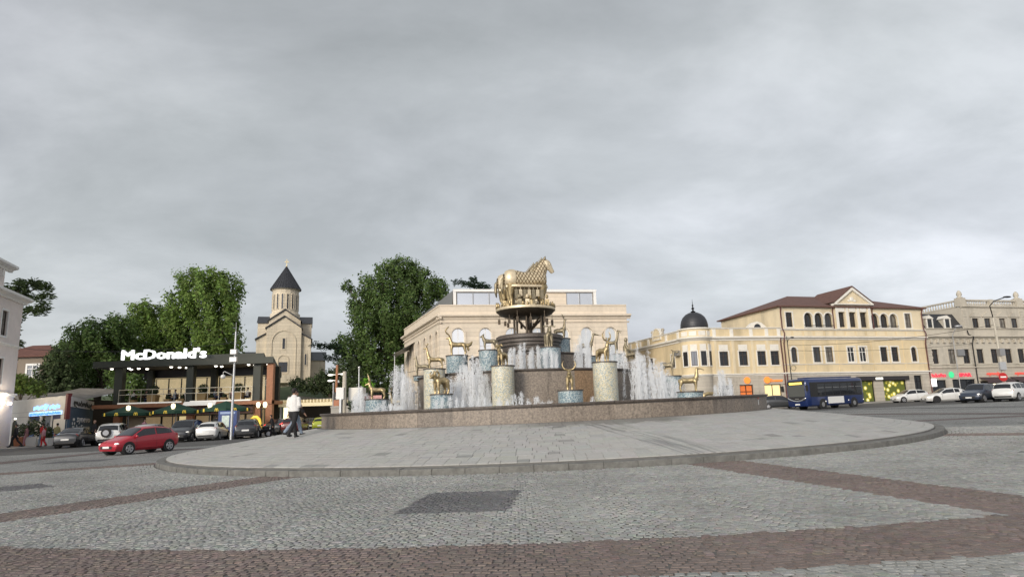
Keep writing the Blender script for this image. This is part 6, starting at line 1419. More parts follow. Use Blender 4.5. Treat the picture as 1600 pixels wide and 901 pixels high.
tree('broad_tree','green broadleaf tree left of the tall one behind the restaurant sign',(-49,92,3),7,[(-49.3,93.5,15.8,3.3,3.3,2.8),(-49.8,91,16.8,2.4,2.4,1.9),(-45.9,90.5,14,3,3,3),(-50.5,89.5,14,2.2,2.2,2.4),(-49.5,93.5,11.8,3.4,3.4,2.6),(-46,90,10.5,3,3,3)],24000,.20,GR1,12)
tree('broad_tree','darker leafy tree left of the restaurant roof',(-51,84,2),6,[(-50.3,83,12.8,3,3,2.4),(-52,82,12.4,2.4,2.4,2.2),(-48.7,83.5,13.7,2.2,2.2,2),(-56,86,10.5,2.4,2.4,2.2),(-50.6,84,9.4,3.5,3.5,2.8),(-53.9,84.5,7.6,3.1,3.1,2.2),(-49.4,86.5,10.4,2.8,2.8,2.8),(-46,82,8,3,2.5,3),(-44,80,6.5,3,2.5,3)],34000,.19,GR2,13)
tree('dark_tree','low dark tree in front of the old house',(-53.5,79,1.6),3,[(-52.2,78.5,9.4,1.6,1.6,1.9),(-53.1,78.5,7.6,1.9,1.9,1.9),(-56.5,80,6.6,1.8,1.6,1.4),(-53.5,81.5,7,2.2,2.2,1.9),(-51,78,6.2,2.2,1.8,2.2)],12000,.18,GR3,14)
tree('bright_bush','bright yellow-green bush growing over the shed roof',(-49,68,3.5),1,[(-49.5,67,5.9,1.3,1.2,.8),(-47.8,67,6.1,1.1,1,.9),(-48.6,67,6.7,.8,.8,.6),(-46.6,67,5.6,.9,.9,.7)],2600,.16,GR4,15,tr=.12)
tree('broad_tree','large dark green tree right of the church behind the fountain',(-19,108,3),10,[(-17.9,110.5,24.1,4,4,3.2),(-21.4,107,22.5,3.5,3.5,2.6),(-14.6,109.5,22.2,3.4,3.4,3),(-19.4,107,18.3,5.1,5.1,4),(-23.6,110,17.8,3.5,3.5,4),(-15.9,107.5,17.3,3.5,3.5,3.5),(-25.2,110,21.1,1.8,1.8,2.5),(-18.3,109.5,26.3,3,3,1.8),(-12,109.5,22.7,1.6,1.6,1.8),(-21.6,108,12.4,4.6,4.6,4),(-24.3,106.5,11.3,3,3,4),(-20.1,105.5,7.7,3.5,3.5,2.8),(-18.4,110,13,3,3,4.6),(-16.5,106,9,3,3,3.4),(-27.2,109,13.8,1.8,1.8,2.0),(-21.2,108,25.6,1.2,1.2,1.2),(-14.4,109,25.2,1.1,1.1,1.0),(-26.8,109,23.4,1.0,1.0,1.2),(-10.9,109,21.0,1.3,1.3,1.0)],74000,.22,GR2,16,tr=.6)
tree('dark_bush','dark bushes on the bank beside the stone stairs',(-25.5,95,5),1.5,[(-23.7,97,8.4,2.4,2.4,2.2),(-25.4,96,6.9,2.3,2.3,1.9),(-26.3,94.5,7.6,1.3,1.3,1.4),(-28,96,6.9,1.7,1.7,1.3),(-30.5,96.5,7,1.3,1.3,1.1),(-22,92,6.2,2.2,2,1.8),(-20.5,90,5.6,2,2,1.6)],16000,.17,GR3,17,tr=.2)
tree('small_tree','small bright green tree left of the old house roof',(-62,95,6),3,[(-62,95,12.5,2.2,2.2,1.6),(-60,96,12,1.8,1.8,1.3),(-57.5,95,11.6,1.5,1.5,1.2)],8000,.17,GR2,18,tr=.2)
# young bush beside the thin wire, its lit look painted into the leaf green
tree('lit_bush','bush lit bright green behind the white kiosk',(-14.3,66,2),1,[(-14.2,66,5.3,.55,.5,.45),(-13.8,66,5.1,.4,.4,.35)],700,.10,(.16,.36,.03),19,tr=.06)
# conifers with flat tiers
def conifer(name, label, base, tiers, seed, colr=(.028,.05,.028), trunk=None):
    t = thing(name, label, 'tree', base); rr = random.Random(seed); V, Cc = [], []
    b = MB(); b.tube(trunk or [base,(base[0],base[1],tiers[-1][2]+.6)], [.35]+[.1]*(len(trunk or [1,1])-1), 7)
    for x, y, z, r_, n_ in tiers:
        b.tube([((trunk[-1][0] if trunk else base[0]), base[1], z-.5), (x,y,z)], [.12,.03], 5)
        for _ in range(n_):
            a = rr.uniform(0,2*math.pi); q = math.sqrt(rr.random())*r_*(.7+.5*math.sin(a*3+z)**2); zz = z+rr.gauss(0,.16)-.05*q+.25*math.sin(a*5+z)
            p = np.array((x+q*math.cos(a), y+q*math.sin(a)*.7, zz)); u = np.array((math.cos(a+rr.gauss(0,.7)),math.sin(a+rr.gauss(0,.7)),rr.gauss(0,.35))); v = np.array((rr.gauss(0,.4),rr.gauss(0,.4),1.0)); s = rr.uniform(.12,.3)
            V.append([p-u*s, p-v*s*.28, p+u*s, p+v*s*.28]); Cc.append(np.array(colr)*rr.uniform(.6,1.5))
    me = mesh_np('crown', np.array(V)-np.array(base), np.array([(0,1,2,3)]), np.array(Cc)); link('crown', me, LEAF, t); b.build('trunk', BARK, t)
conifer('pine_tree','tall pine with open flat branches behind the pink building',(-56,76,2),[(-54.3,75,18.0,1.6,520),(-56,75,17.4,1.7,600),(-52.6,75,17.6,1.1,260),(-55.5,75,16.6,1.7,600),(-57,75,16.0,1.6,420),(-53.2,75,16.3,1.2,220),(-52.0,75,16.6,.8,120),(-53.5,75,14.9,1.5,330),(-52.3,75,15.3,.9,140),(-55.6,75,14.2,1.2,260),(-55.8,75,12.8,1.0,240),(-55.3,75,11.2,1.2,300),(-56.4,75,10.0,1.4,320)],21,(.05,.075,.028),[(-56,76,2),(-56,75.5,9),(-55.8,75,14),(-55.3,75,17.2)])
conifer('cedar_tree','dark cedar top with drooping tiers above the limestone hall roof',(-6,107,3),[(-6.0,106,23.2,.6,160),(-5.6,106,22.4,1.6,420),(-7.2,106,22.6,1.0,180),(-8.6,106,22.9,.9,120),(-4.4,106,22.0,1.1,220),(-6,106,21.3,2.0,420),(-5.6,106,20.3,2.2,420)],22)
conifer('cedar_tree','dark cedar branch reaching out beside the church',(-27,108,5),[(-27.5,105,13.2,1.3,260),(-29.2,105,13.3,1.2,220),(-30.6,105,13.6,.8,90),(-26,105,12.2,1.6,300),(-28,105,11.4,1.4,240)],23)
# ------------------------------------------------------------------ vehicles
TYRE = mat('tyre_rubber', (.018,.018,.018), .8); RIM = mat('alloy_rim', (.45,.45,.46), .35, metal=.7); DRIM = mat('dark_rim', (.05,.05,.055), .4, metal=.5)
CARG = mat('car_glass', (.012,.014,.017), .05, spec=.8); PLATE = mat('number_plate', (.75,.75,.73), .5); HEADL = mat('headlamp', (.75,.76,.74), .15, emit=(1,.95,.85), estr=.5); TAILL = mat('tail_lamp', (.22,.012,.012), .25, emit=(1,.04,.03), estr=.05); TAILON = mat('tail_lamp_on', (.6,.02,.02), .25, emit=(1,.05,.04), estr=3.0)
BPLAS = mat('black_plastic', (.02,.02,.021), .6)
def paint(name, c): return mat(name, c, .32, metal=.15, coat=.7, var=.03, vscale=1)
ST = {
 'hatch': dict(W=.85, st=[(2.0,.30,.50,.56,.58,.52),(1.93,.22,.60,.67,.74,.66),(1.6,.19,.72,.80,.83,.72),(1.1,.19,.85,.95,.85,.72),(.28,.19,.93,1.43,.85,.60),(-.45,.19,.97,1.47,.85,.60),(-1.15,.19,1.0,1.42,.85,.58),(-1.62,.22,1.04,1.30,.83,.55),(-1.93,.30,.98,1.03,.78,.62),(-2.0,.38,.80,.86,.72,.62)], wx=(1.25,-1.28), wr=.31, cowl=3, roof=4, rend=7, doors=(5,)),
 'sedan': dict(W=.88, st=[(2.32,.30,.50,.56,.62,.55),(2.22,.2,.60,.68,.78,.68),(1.8,.18,.72,.80,.86,.74),(1.15,.18,.84,.95,.88,.74),(.35,.18,.91,1.40,.88,.60),(-.4,.18,.94,1.46,.88,.60),(-1.05,.18,.97,1.38,.88,.58),(-1.75,.2,1.0,1.08,.86,.66),(-2.22,.26,.94,1.0,.80,.68),(-2.32,.36,.76,.84,.74,.62)], wx=(1.42,-1.4), wr=.33, cowl=3, roof=4, rend=6, doors=(5,)),
 'suv': dict(W=.94, st=[(2.35,.36,.62,.70,.70,.62),(2.25,.28,.78,.88,.86,.76),(1.9,.26,.92,1.02,.92,.80),(1.1,.26,1.02,1.14,.94,.80),(.45,.26,1.08,1.66,.94,.68),(-.4,.26,1.10,1.74,.94,.68),(-1.5,.26,1.12,1.70,.94,.67),(-2.0,.28,1.14,1.58,.92,.66),(-2.28,.36,1.06,1.12,.88,.74),(-2.34,.44,.84,.92,.82,.70)], wx=(1.42,-1.42), wr=.37, cowl=3, roof=4, rend=7, doors=(5,6)),
}
def ringpts(s, W):
    x, zb, zt, zr, w_, wt = s
    h = [(0,zb),(w_*.82,zb),(w_*.975,zb+.13),(w_,zb+.5*(zt-zb)),(w_*.985,zb+.8*(zt-zb)),(w_*.945,zt),(wt+.03,zr-.06),(wt*.86,zr-.012),(wt*.5,zr+.008),(0,zr+.014)]
    return [(x,y,z) for y,z in h]
def car(name, label, loc, rz, kind, pm, grp=None, sc=1.0, rim=RIM, on=False, extra=None, cat='car', wide=1.0):
    sp = ST[kind]; st_ = sp['st']
    t = thing(name, label, cat, loc, grp, local=True); tiltz(t, rz); t.scale = (sc, sc*wide, sc)
    H = [ringpts(s, sp['W']) for s in st_]; nh = len(H[0])
    b = MB(); full = [h+[(p[0],-p[1],p[2]) for p in reversed(h[1:-1])] for h in H]; n = len(full[0])
    i = b.av([p for f in full for p in f])
    for k in range(len(full)-1):
        for j in range(n): b.af([(k*n+j,(k+1)*n+j,(k+1)*n+(j+1)%n,k*n+(j+1)%n)], i)
    b.af([list(range(n)), [(len(full)-1)*n+j for j in range(n-1,-1,-1)]], i)
    body = b.build('body', pm, t, smooth=38)
    # glass
    ro, re, co = sp['roof'], sp['rend'], sp['cowl']
    def side(k, t_): p, q = Vector(H[k][5]), Vector(H[k][6]); return p.lerp(q, t_)
    for s in (1,-1):
        segs = [(co+.38, sp['doors'][0]-.06), (sp['doors'][0]+.06, (sp['doors'][1]-.1) if len(sp['doors']) > 1 else re-.25)]
        if len(sp['doors']) > 1: segs.append((sp['doors'][1]+.04, re-.15))
        def sp_(u, t_):
            k = int(math.floor(u)); f = u-k; k2 = min(k+1, len(H)-1); return side(k, t_).lerp(side(k2, t_), f)
        for a, c in segs:
            b = MB(); us = np.linspace(a, c, 6); lo = [sp_(u,.10)+Vector((0,.012,0)) for u in us]; hi = [sp_(u,.90)+Vector((0,.014,.006)) for u in us]
            pts = [(p.x,p.y*s,p.z) for p in lo+hi]; i = b.av(pts); b.af([(q,q+1,q+7,q+6) if s > 0 else (q+1,q,q+6,q+7) for q in range(5)], i); b.build('side_window', CARG, t)
    def topglass(k0, k1, nm, a=.10, c=.92):
        b = MB(); rows = []
        for f in (a, .5, c):
            r_ = []
            for j in (6,7,8,9): p = Vector(H[k0][j]).lerp(Vector(H[k1][j]), f); r_.append(p)
            r_[0] = r_[0].lerp(r_[1], .35)
            rows.append([(p.x,p.y,p.z+.014) for p in r_]+[(p.x,-p.y,p.z+.014) for p in reversed(r_[:-1])])
        i = b.av([p for r_ in rows for p in r_]); m_ = len(rows[0])
        dx = 1 if H[k1][9][0] > H[k0][9][0] else -1
        b.v = [(v[0]+ (.012 if k0 < 5 else -.012), v[1], v[2]) for v in b.v]
        b.af([(r_*m_+j,r_*m_+j+1,(r_+1)*m_+j+1,(r_+1)*m_+j) for r_ in range(2) for j in range(m_-1)], i); b.build(nm, CARG, t, smooth=True)
    topglass(co, ro, 'windscreen'); topglass(re, re+1, 'rear_window', .06, .86)
    W_ = sp['W']; wr = sp['wr']
    for x in sp['wx']:
        for s in (1,-1):
            b = MB(); b.tube([(x,s*(W_-.30),wr+.02),(x,s*(W_+.006),wr+.02)], wr+.055, 20); b.build('wheel_arch', BPLAS, t)
            b = MB(); b.tube([(x,s*(W_-.20),wr),(x,s*(W_-.03),wr),(x,s*(W_+.022),wr),(x,s*(W_+.028),wr)], [wr,wr,wr*.96,wr*.7], 20); wo = b.build('wheel', TYRE, t, smooth=40)
            b = MB(); b.tube([(x,s*(W_+.018),wr),(x,s*(W_+.031),wr)], wr*.30, 12)
            for q in range(5):
                a = 2*math.pi*q/5+.3; ca, sa = math.cos(a), math.sin(a); u = Vector((ca,0,sa)); v = Vector((-sa,0,ca)); o_ = Vector((x,s*(W_+.034),wr)); pts = [o_+u*wr*.1-v*.045, o_+u*wr*.64-v*.06, o_+u*wr*.64+v*.06, o_+u*wr*.1+v*.045]; b.poly(pts if s < 0 else pts[::-1])
            b2 = [(x+math.cos(a)*wr*.66, s*(W_+.0335), wr+math.sin(a)*wr*.66) for a in np.linspace(0,2*math.pi,21)]; b.tube(b2, .016, 4)
            b.build('rim', rim, wo)
    xf, xr = st_[1][0], st_[-2][0]; wf, wrr = st_[1][4], st_[-2][4]; zf, zr_ = st_[1][2], st_[-2][2]
    for s in (1,-1):
        b = MB(); b.ball((xf-.14,s*(wf-.10),zf+.0), .2, 10, (1.05,.62,.34)); b.build('headlight', HEADL, t, smooth=True)
        b = MB(); b.ball((xr+.09,s*(wrr-.11),zr_-.06), .17, 10, (.65,.72,.7)); b.build('tail_light', TAILON if on else TAILL, t, smooth=True)
        b = MB(); p = H[co][5]; b.ball((p[0]-.25,s*(p[1]+.10),p[2]+.10), .10, 8, (.7,1,.75)); b.build('mirror', pm, t, smooth=True)
        for xx in (H[sp['doors'][0]][5][0], H[co][5][0]-.3, H[re-1][5][0]-.15):
            b = MB(); b.tube([(xx,s*(W_+.0),.36),(xx,s*(W_+.003),.62),(xx,s*(W_*.955),.94)], .006, 4); b.build('door_seam', BPLAS, body)
        for xx in (H[sp['doors'][0]][5][0]+.18, H[re-1][5][0]+.12): b = MB(); b.ball((xx,s*(W_*.985),zt_h(kind)), .075, 6, (1.2,.3,.25)); b.build('door_handle', pm, body, smooth=True)
    x0 = st_[0][0]; b = MB(); b.box(x0-.10,x0+.012,-st_[0][4]*.80,st_[0][4]*.80,st_[0][1]+.03,st_[0][2]-.02); b.build('grille', BPLAS, t)
    b = MB(); b.box(x0+.012,x0+.03,-.26,.26,st_[0][1]+.07,st_[0][1]+.18); b.build('number_plate', PLATE, t)
    x1 = st_[-1][0]; b = MB(); b.box(x1-.025,x1-.001,-.26,.26,st_[-1][1]+.2,st_[-1][1]+.32); b.build('number_plate', PLATE, t)
    b = MB(); b.box(x1-.008,x1+.10,-st_[-1][4]*.85,st_[-1][4]*.85,st_[-1][1]-.04,st_[-1][1]+.08); b.build('rear_bumper', BPLAS, t)
    b = MB(); b.box(-1.75,1.75,-W_*.78,W_*.78,.17,.24); b.build('underbody', BPLAS, t)
    return t
def zt_h(kind): return {'hatch':.80,'sedan':.80,'suv':.95}[kind]
def put(x, y, h=.0125): return (x, y, g(x,y)+h)
def hd(dx, dy): return math.atan2(dy, dx)
WHP = paint('white_car_paint', (.72,.72,.70)); BLP = paint('black_car_paint', (.016,.017,.02)); REDP = paint('red_car_paint', (.42,.014,.03)); DGP = paint('dark_grey_car_paint', (.035,.038,.042)); YGP = paint('yellow_green_car_paint', (.42,.48,.04)); NAVP = paint('navy_car_paint', (.03,.04,.065)); SILP = paint('silver_car_paint', (.45,.45,.44)); DRP = paint('dark_red_car_paint', (.10,.015,.015))
CG = 'cars around the square'
car('red_hatchback', 'red hatchback driving left across the cobbled square', put(-20.3,37.6,.02), hd(-.42,-.91), 'hatch', REDP, CG, .94)
car('parked_sedan', 'black sedan parked in front of the laboratory wall', put(-33.4,53.0), hd(-.225,.977), 'sedan', BLP, CG, 1.0)
sv = car('parked_off_roader', 'white off-roader with spare wheel on its tailgate behind the red car', put(-31.7,55.0), hd(-.30,.95), 'suv', WHP, CG, .95)
b = MB(); b.tube([(-2.26,.1,1.0),(-2.50,.1,1.0)], .36, 20); wo = b.build('spare_wheel', TYRE, sv, smooth=40); b = MB(); b.tube([(-2.50,.1,1.0),(-2.515,.1,1.0)], .22, 14); b.build('rim', RIM, wo)
car('parked_hatchback', 'silver hatchback mostly hidden behind the red car', put(-28.9,55.3), hd(.1,1), 'hatch', SILP, CG, 1.0)
car('parked_off_roader', 'black off-roader facing the square under the middle parasol', put(-25.9,54.6), hd(.14,-.985), 'suv', BLP, CG, .96)
car('parked_hatchback', 'white hatchback parked tail-out left of the blue machine', put(-24.0,55.2), hd(-.127,.99), 'hatch', WHP, CG, .98)
car('parked_hatchback', 'dark grey hatchback parked tail-out right of the lamp post', put(-21.6,56.2), hd(-.25,.97), 'hatch', DGP, CG, 1.02)
car('queueing_car', 'dark car with lit tail lamps entering the drive-through', put(-21.6,63.5), hd(-.05,1), 'sedan', BLP, CG, .95, on=True)
car('queueing_car', 'dark red car with lit tail lamps behind the walking man', put(-19.9,62.8), hd(-.05,1), 'hatch', DRP, CG, 1.0, on=True)
car('queueing_car', 'black sedan waiting tail-out below the orange panel sign', put(-20.7,70.2), hd(-.25,.97), 'sedan', BLP, CG, .92)
car('queueing_car', 'yellow-green small hatchback at the left end of the basin', put(-18.9,67.6), hd(-.2,.98), 'hatch', YGP, CG, .92)
car('dark_hatchback', 'dark grey hatchback half hidden in front of the blue bus', put(28.7,75.5), hd(.93,-.2), 'hatch', DGP, CG, 1.0)
car('white_hatchback', 'small white hatchback in front of the flower shop window', put(45.2,79.5), hd(-.99,-.05), 'hatch', WHP, CG, .98)
sd = car('white_sedan', 'white sedan with black wheels before the red supermarket letters', put(44.2,71.0), hd(-.985,.10), 'sedan', WHP, CG, 1.0, rim=DRIM)
car('dark_off_roader', 'dark blue off-roader facing the square at the right', put(43.9,65.6), hd(-.815,-.57), 'suv', NAVP, CG, 1.0)
car('white_off_roader', 'white off-roader seen from behind at the right edge', put(46.3,64.4), hd(.83,.54), 'suv', WHP, CG, 1.0)
car('dark_hatchback', 'dark hatchback glimpsed between the two off-roaders at the right', put(52.0,74.5), hd(-.9,-.4), 'hatch', BLP, CG, 1.0)
# ---- bus
bus = thing('city_bus', 'blue city bus with yellow route display passing the yellow building', 'bus', put(30.6,68.2), None, local=True); tiltz(bus, hd(-.877,-.489))
BUSB = paint('bus_blue', (.009,.024,.105)); BL, BW, BH = 4.25, 1.2, 2.92
b = MB(); secs = [(BL,.42,2.55,.93),(BL-.05,.34,2.70,1.08),(BL-.22,.30,2.86,1.17),(BL-.6,.30,BH,BW),(-BL+.4,.30,BH,BW),(-BL+.1,.34,2.84,1.17),(-BL,.42,2.70,1.08)]
full = []
for x, zb, zt, w_ in secs: full.append([(x,-w_*.9,zb),(x,w_*.9,zb),(x,w_,zb+.12),(x,w_,1.2),(x,w_*.99,zt-.28),(x,w_*.94,zt-.1),(x,w_*.8,zt),(x,-w_*.8,zt),(x,-w_*.94,zt-.1),(x,-w_*.99,zt-.28),(x,-w_,1.2),(x,-w_,zb+.12)])
n = 12; i = b.av([p for f in full for p in f])
for k in range(len(full)-1):
    for j in range(n): b.af([(k*n+j,(k+1)*n+j,(k+1)*n+(j+1)%n,k*n+(j+1)%n)], i)
b.af([list(range(n)), [(len(full)-1)*n+j for j in range(n-1,-1,-1)]], i); b.build('body', BUSB, bus, smooth=40)
BGL = mat('bus_glass', (.02,.022,.026), .05, spec=.8)
for s in (1,-1):
    b = MB(); b.box(-BL+.35,BL-.45,s*1.2-.006 if s>0 else s*1.2-.012,s*1.2+.012 if s>0 else s*1.2+.006,1.18,2.55); wb = b.build('window_band', BPLAS, bus)
    for k in range(6):
        x0 = BL-1.5-k*1.13; b = MB(); y0 = s*1.214; b.box(x0-1.02,x0,min(y0,y0+s*.006),max(y0,y0+s*.006),1.32 if k else 1.3,2.38); b.build('pane', BGL, wb)
        b = MB(); b.box(x0-.98,x0-.04,min(y0+s*.006,y0+s*.010),max(y0+s*.006,y0+s*.010),2.0,2.04); b.build('vent_bar', GREYM, wb)
    b = MB(); b.box(-1.0,1.35,min(s*1.2,s*1.216),max(s*1.2,s*1.216),.50,1.14); b.build('advert_panel', mat('blank_white_panel', (.72,.72,.70), .5, var=.04), bus)
    for x in (2.15,-2.55):
        b = MB(); b.tube([(x,s*.9,.46),(x,s*1.206,.46)], .53, 22); b.build('wheel_arch', BPLAS, bus)
        b = MB(); b.tube([(x,s*.92,.44),(x,s*1.19,.44),(x,s*1.225,.44)], [.44,.44,.36], 22); wo = b.build('wheel', TYRE, bus, smooth=40); b = MB(); b.tube([(x,s*1.2,.44),(x,s*1.228,.44)], [.25,.22], 16); b.build('hub', GREYM, wo)
    b = MB(); b.ball((BL-.12,s*.92,.92), .2, 10, (.4,.85,.9)); b.build('headlight', HEADL, bus, smooth=True)
    b = MB(); b.tube([(BL-.1,s*1.15,2.55),(BL+.22,s*1.38,2.5),(BL+.22,s*1.38,2.3)], .025, 5); b.box(BL+.14,BL+.3,s*1.38-.1,s*1.38+.1,1.75,2.3); b.build('mirror', BPLAS, bus)
    for x in (1.72,-1.7,-4.0): b = MB(); b.ball((x,s*1.21,.72), .06, 6, (1.3,.4,1)); b.build('marker_light', HEADL, bus, smooth=True)
b = MB(); i = b.av([(BL+.012,-.95,1.28),(BL+.012,.95,1.28),(BL-.032,.98,2.32),(BL-.032,-.98,2.32)]); b.af([(0,1,2,3)], i)
b = MB(); b.prism([(BL-.3,1.25),(BL+.022,1.25),(BL+.018,2.34),(BL-.3,2.34)], -.94, .94); b.build('windscreen', mat('bus_windscreen', (.10,.105,.10), .06, spec=.8), bus)
b = MB(); b.prism([(BL-.3,2.36),(BL+.02,2.36),(BL+.014,2.58),(BL-.03,2.74),(BL-.3,2.74)], -.94, .94); hdp = b.build('header', BPLAS, bus)
b = MB(); b.prism([(BL-.02,2.40),(BL+.028,2.40),(BL+.022,2.58),(BL-.02,2.60)], -.72, .72); b.build('route_display', mat('route_display', (.9,.6,.05), .5, emit=(1,.72,.12), estr=1.8, var=.5, vscale=9), hdp)
b = MB(); b.prism([(BL-.3,.86),(BL+.02,.86),(BL+.014,1.24),(BL-.3,1.24)], -.9, .9); b.build('black_mask', BPLAS, bus)
b = MB(); pts = [(BL+.02,y,.82+.30*(abs(y)/1.0)**2) for y in np.linspace(-1.0,1.0,13)]; b.tube(pts, .06, 6); b.build('chrome_smile', mat('chrome_trim', (.7,.71,.72), .25, metal=.8), bus, smooth=True)
b = MB(); b.box(BL-.02,BL+.03,-.26,.26,.46,.58); b.build('number_plate', PLATE, bus); b = MB(); b.box(BL,BL+.03,-.2,.2,1.0,1.08); b.build('badge', GREYM, bus)
b = MB(); b.box(-3.2,3.0,-.7,.7,BH-.02,BH+.12); b.build('roof_unit', BUSB, bus)
# ------------------------------------------------------------------ people
SKIN = mat('skin', (.45,.27,.19), .6); HAIR = mat('dark_hair', (.015,.012,.01), .6, bump=.5, bscale=60)
def cloth(name, c): return mat('cloth_'+name, c, .85, var=.12, vscale=9, bump=.2, bscale=40)
CB_, CW, CJ, CR, CP, CN, CO = cloth('black',(.015,.015,.017)), cloth('white',(.70,.69,.67)), cloth('jeans',(.22,.27,.34)), cloth('red',(.5,.03,.03)), cloth('pink',(.5,.25,.28)), cloth('navy',(.03,.045,.09)), cloth('olive',(.22,.20,.11))
def tubes(chs, grow_=0, n=10):
    b = MB()
    for ch, sx in chs:
        b.tube([p[:3] for p in ch], [p[3]+grow_ for p in ch], n, sx)
        for p in (ch[0], ch[-1]): b.ball(p[:3], (p[3]+grow_)*.97, 8, (1,sx,1))
    return b
def person(label, loc, rz, top, bot, stride=.0, h=1.75, arms='down', seat=False, vox=.022, hair=HAIR, cat='person', fine=False, lean=0.0, grp=None):
    t = thing('person', label, cat, loc, grp, local=True, rz=rz); k = h/1.75; t.scale = (k,k,k)
    s = stride; HZ = .92 if not seat else .50
    if seat:
        legs = [[(0,y,HZ,.095),(.22,y*1.1,HZ+.02,.085),(.44,y*1.2,HZ,.065),(.46,y*1.2,.26,.055),(.45,y*1.2,.07,.042)] for y in (.09,-.09)]
        feet = [[(.44,y*1.2,.05,.045),(.58,y*1.25,.04,.038)] for y in (.09,-.09)]
    else:
        legs = [[(0,y,HZ,.10),(q*.17+.02,y,.70,.085),(q*.30+.03,y*.95,.48,.062),(q*.40-(.10 if q < 0 else 0),y*.9,.28,.056),(q*.52-(.14 if q < 0 else 0),y*.85,.09+(.06 if q < 0 else 0),.042)] for y, q in ((.09,s),(-.09,-s))]
        feet = [[(l[-1][0]-.03,l[-1][1],l[-1][2]-.035,.045),(l[-1][0]+.08,l[-1][1],l[-1][2]-.05,.04),(l[-1][0]+.17,l[-1][1],l[-1][2]-.055,.03)] for l in legs]
    tz = HZ-.92; L_ = lambda z: lean*(z-.92)
    torso = [(0,0,.90+tz,.12),(L_(1.05),0,1.05+tz,.115),(L_(1.2),0,1.2+tz,.115),(L_(1.36),0,1.36+tz,.125),(L_(1.44),0,1.44+tz,.10),(L_(1.48),0,1.48+tz,.06)]
    neck = [(L_(1.46),0,1.46+tz,.056),(L_(1.56)+.01,0,1.56+tz,.052)]
    hx = L_(1.6); head = [(hx+.02,0,1.585+tz,.062),(hx+.02,0,1.64+tz,.082),(hx+.012,0,1.70+tz,.085),(hx+.005,0,1.735+tz,.07)]
    A = []
    for y, q in ((.19,-s),(-.19,s)):
        if arms == 'hold': A.append([(L_(1.4),y,1.40+tz,.055),(-.02,y*1.25,1.14+tz,.045),(.18,y*.95,1.10+tz,.034),(.24,y*.8,1.12+tz,.03)])
        elif arms == 'table': A.append([(L_(1.4),y,1.40+tz,.055),(.08,y*1.25,1.14+tz,.045),(.30,y*.8,1.12+tz,.034)])
        else: A.append([(L_(1.4),y,1.40+tz,.055),(q*.10-.02+L_(1.14),y*1.22,1.14+tz,.045),(q*.34+.04+L_(1.0),y*1.22,.92+tz,.032),(q*.40+.05+L_(1.0),y*1.2,.86+tz,.03)])
    hands = []
    for a in A:
        p, q = Vector(a[-1][:3]), Vector(a[-2][:3]); d = (p-q).normalized(); sd = Vector((d.z,0,-d.x)); sd = sd.normalized() if sd.length > .01 else Vector((1,0,0))
        hands.append(([tuple(p)+(.03,), tuple(p+d*.07)+(.034,)], .6))
        for f, ln in zip((-1.5,-.5,.5,1.5), (.062,.075,.07,.052)): b0 = p+d*.085+sd*f*.017; hands.append(([tuple(b0)+(.0095,), tuple(b0+d*ln*.55)+(.0088,), tuple(b0+d*ln*.9+Vector((0,-math.copysign(.018,p.y),0)))+(.007,)], 1))
        b0 = p+d*.02+sd*.03; hands.append(([tuple(b0)+(.011,), tuple(b0+sd*.035+d*.025)+(.0105,), tuple(b0+sd*.045+d*.06)+(.008,)], 1))
    full = [(torso,1.45),(neck,1),(head,.82)]+[(l,1) for l in legs]+[(f,1) for f in feet]+[(a,1) for a in A]+hands
    full += [([(hx+.095,0,1.655+tz,.014),(hx+.108,0,1.635+tz,.016)],1)]+[([(hx+.01,sg_*.078,1.66+tz,.02),(hx+.005,sg_*.082,1.64+tz,.016)],.5) for sg_ in (1,-1)]
    tubes(full).build('body', SKIN, t, remesh=vox*(.5 if fine else 1))
    tubes([([(0,0,.955+tz,.118)]+torso[1:],1.48)]+[(a[:2]+[tuple((Vector(a[1][:3])*.9+Vector(a[2][:3])*.1))+(a[1][3],)] if top[1] else a[:-1],1) for a in A], .024).build('shirt', top[0], t, remesh=vox)
    tubes([([(0,0,.86+tz,.115),(0,0,1.0+tz,.118)],1.46)]+[(l,1) for l in legs], .018).build('trousers', bot, t, remesh=vox)
    tubes([(f,.9) for f in feet], .014).build('shoes', BPLAS, t, smooth=True)
    b = MB(); b.tube([(hx-.035,0,1.60+tz),(hx-.028,0,1.66+tz),(hx-.012,0,1.72+tz),(hx+.005,0,1.765+tz),(hx+.01,0,1.79+tz)], [.05,.085,.096,.08,.03], 12, .9); b.ball((hx+.02,0,1.755+tz),.085,10,(1,.9,.5)); b.build('hair', hair, t, smooth=True)
    if fine:
        for sg_ in (1,-1): b = MB(); b.ball((hx+.096,sg_*.03,1.675+tz),.011,6); b.build('eye', BPLAS, t)
    return t
def mz(x, y): return g(x,y)+mh(math.hypot(x-C[0], y-C[1]))+.012
person('man in white T-shirt and black trousers walking on the paved mound', (-8.32,26.0,mz(-8.32,26)), R(75), (CW,True), CB_, .55, 1.80, 'hold', vox=.016, fine=True, lean=-.03)
person('person in pale jeans walking just beyond the man in white', (-8.58,27.0,mz(-8.58,27)), R(40), (CB_,False), CJ, .6, 1.70, vox=.018)
pv_ = lambda x, y: (x, y, g(x,y)+.14)
person('man in black walking left past the shop lights', pv_(-40.0,55.6), R(200), (CB_,False), CB_, .6, 1.75)
person('woman in pink skirt behind the man in black', pv_(-39.7,56.4), R(200), (CP,True), CP, .3, 1.65)
person('man in red shirt and jeans before the shop window', pv_(-36.5,53.6), R(170), (CR,True), CJ, .4, 1.72)
person('child in pale clothes beside the man in red', pv_(-36.0,53.0), R(190), (CP,True), CR, .2, 1.45)
person('woman in dark clothes right of the man in red', pv_(-35.6,53.9), R(160), (cloth('khaki',(.3,.26,.12)),True), CB_, .2, 1.68)
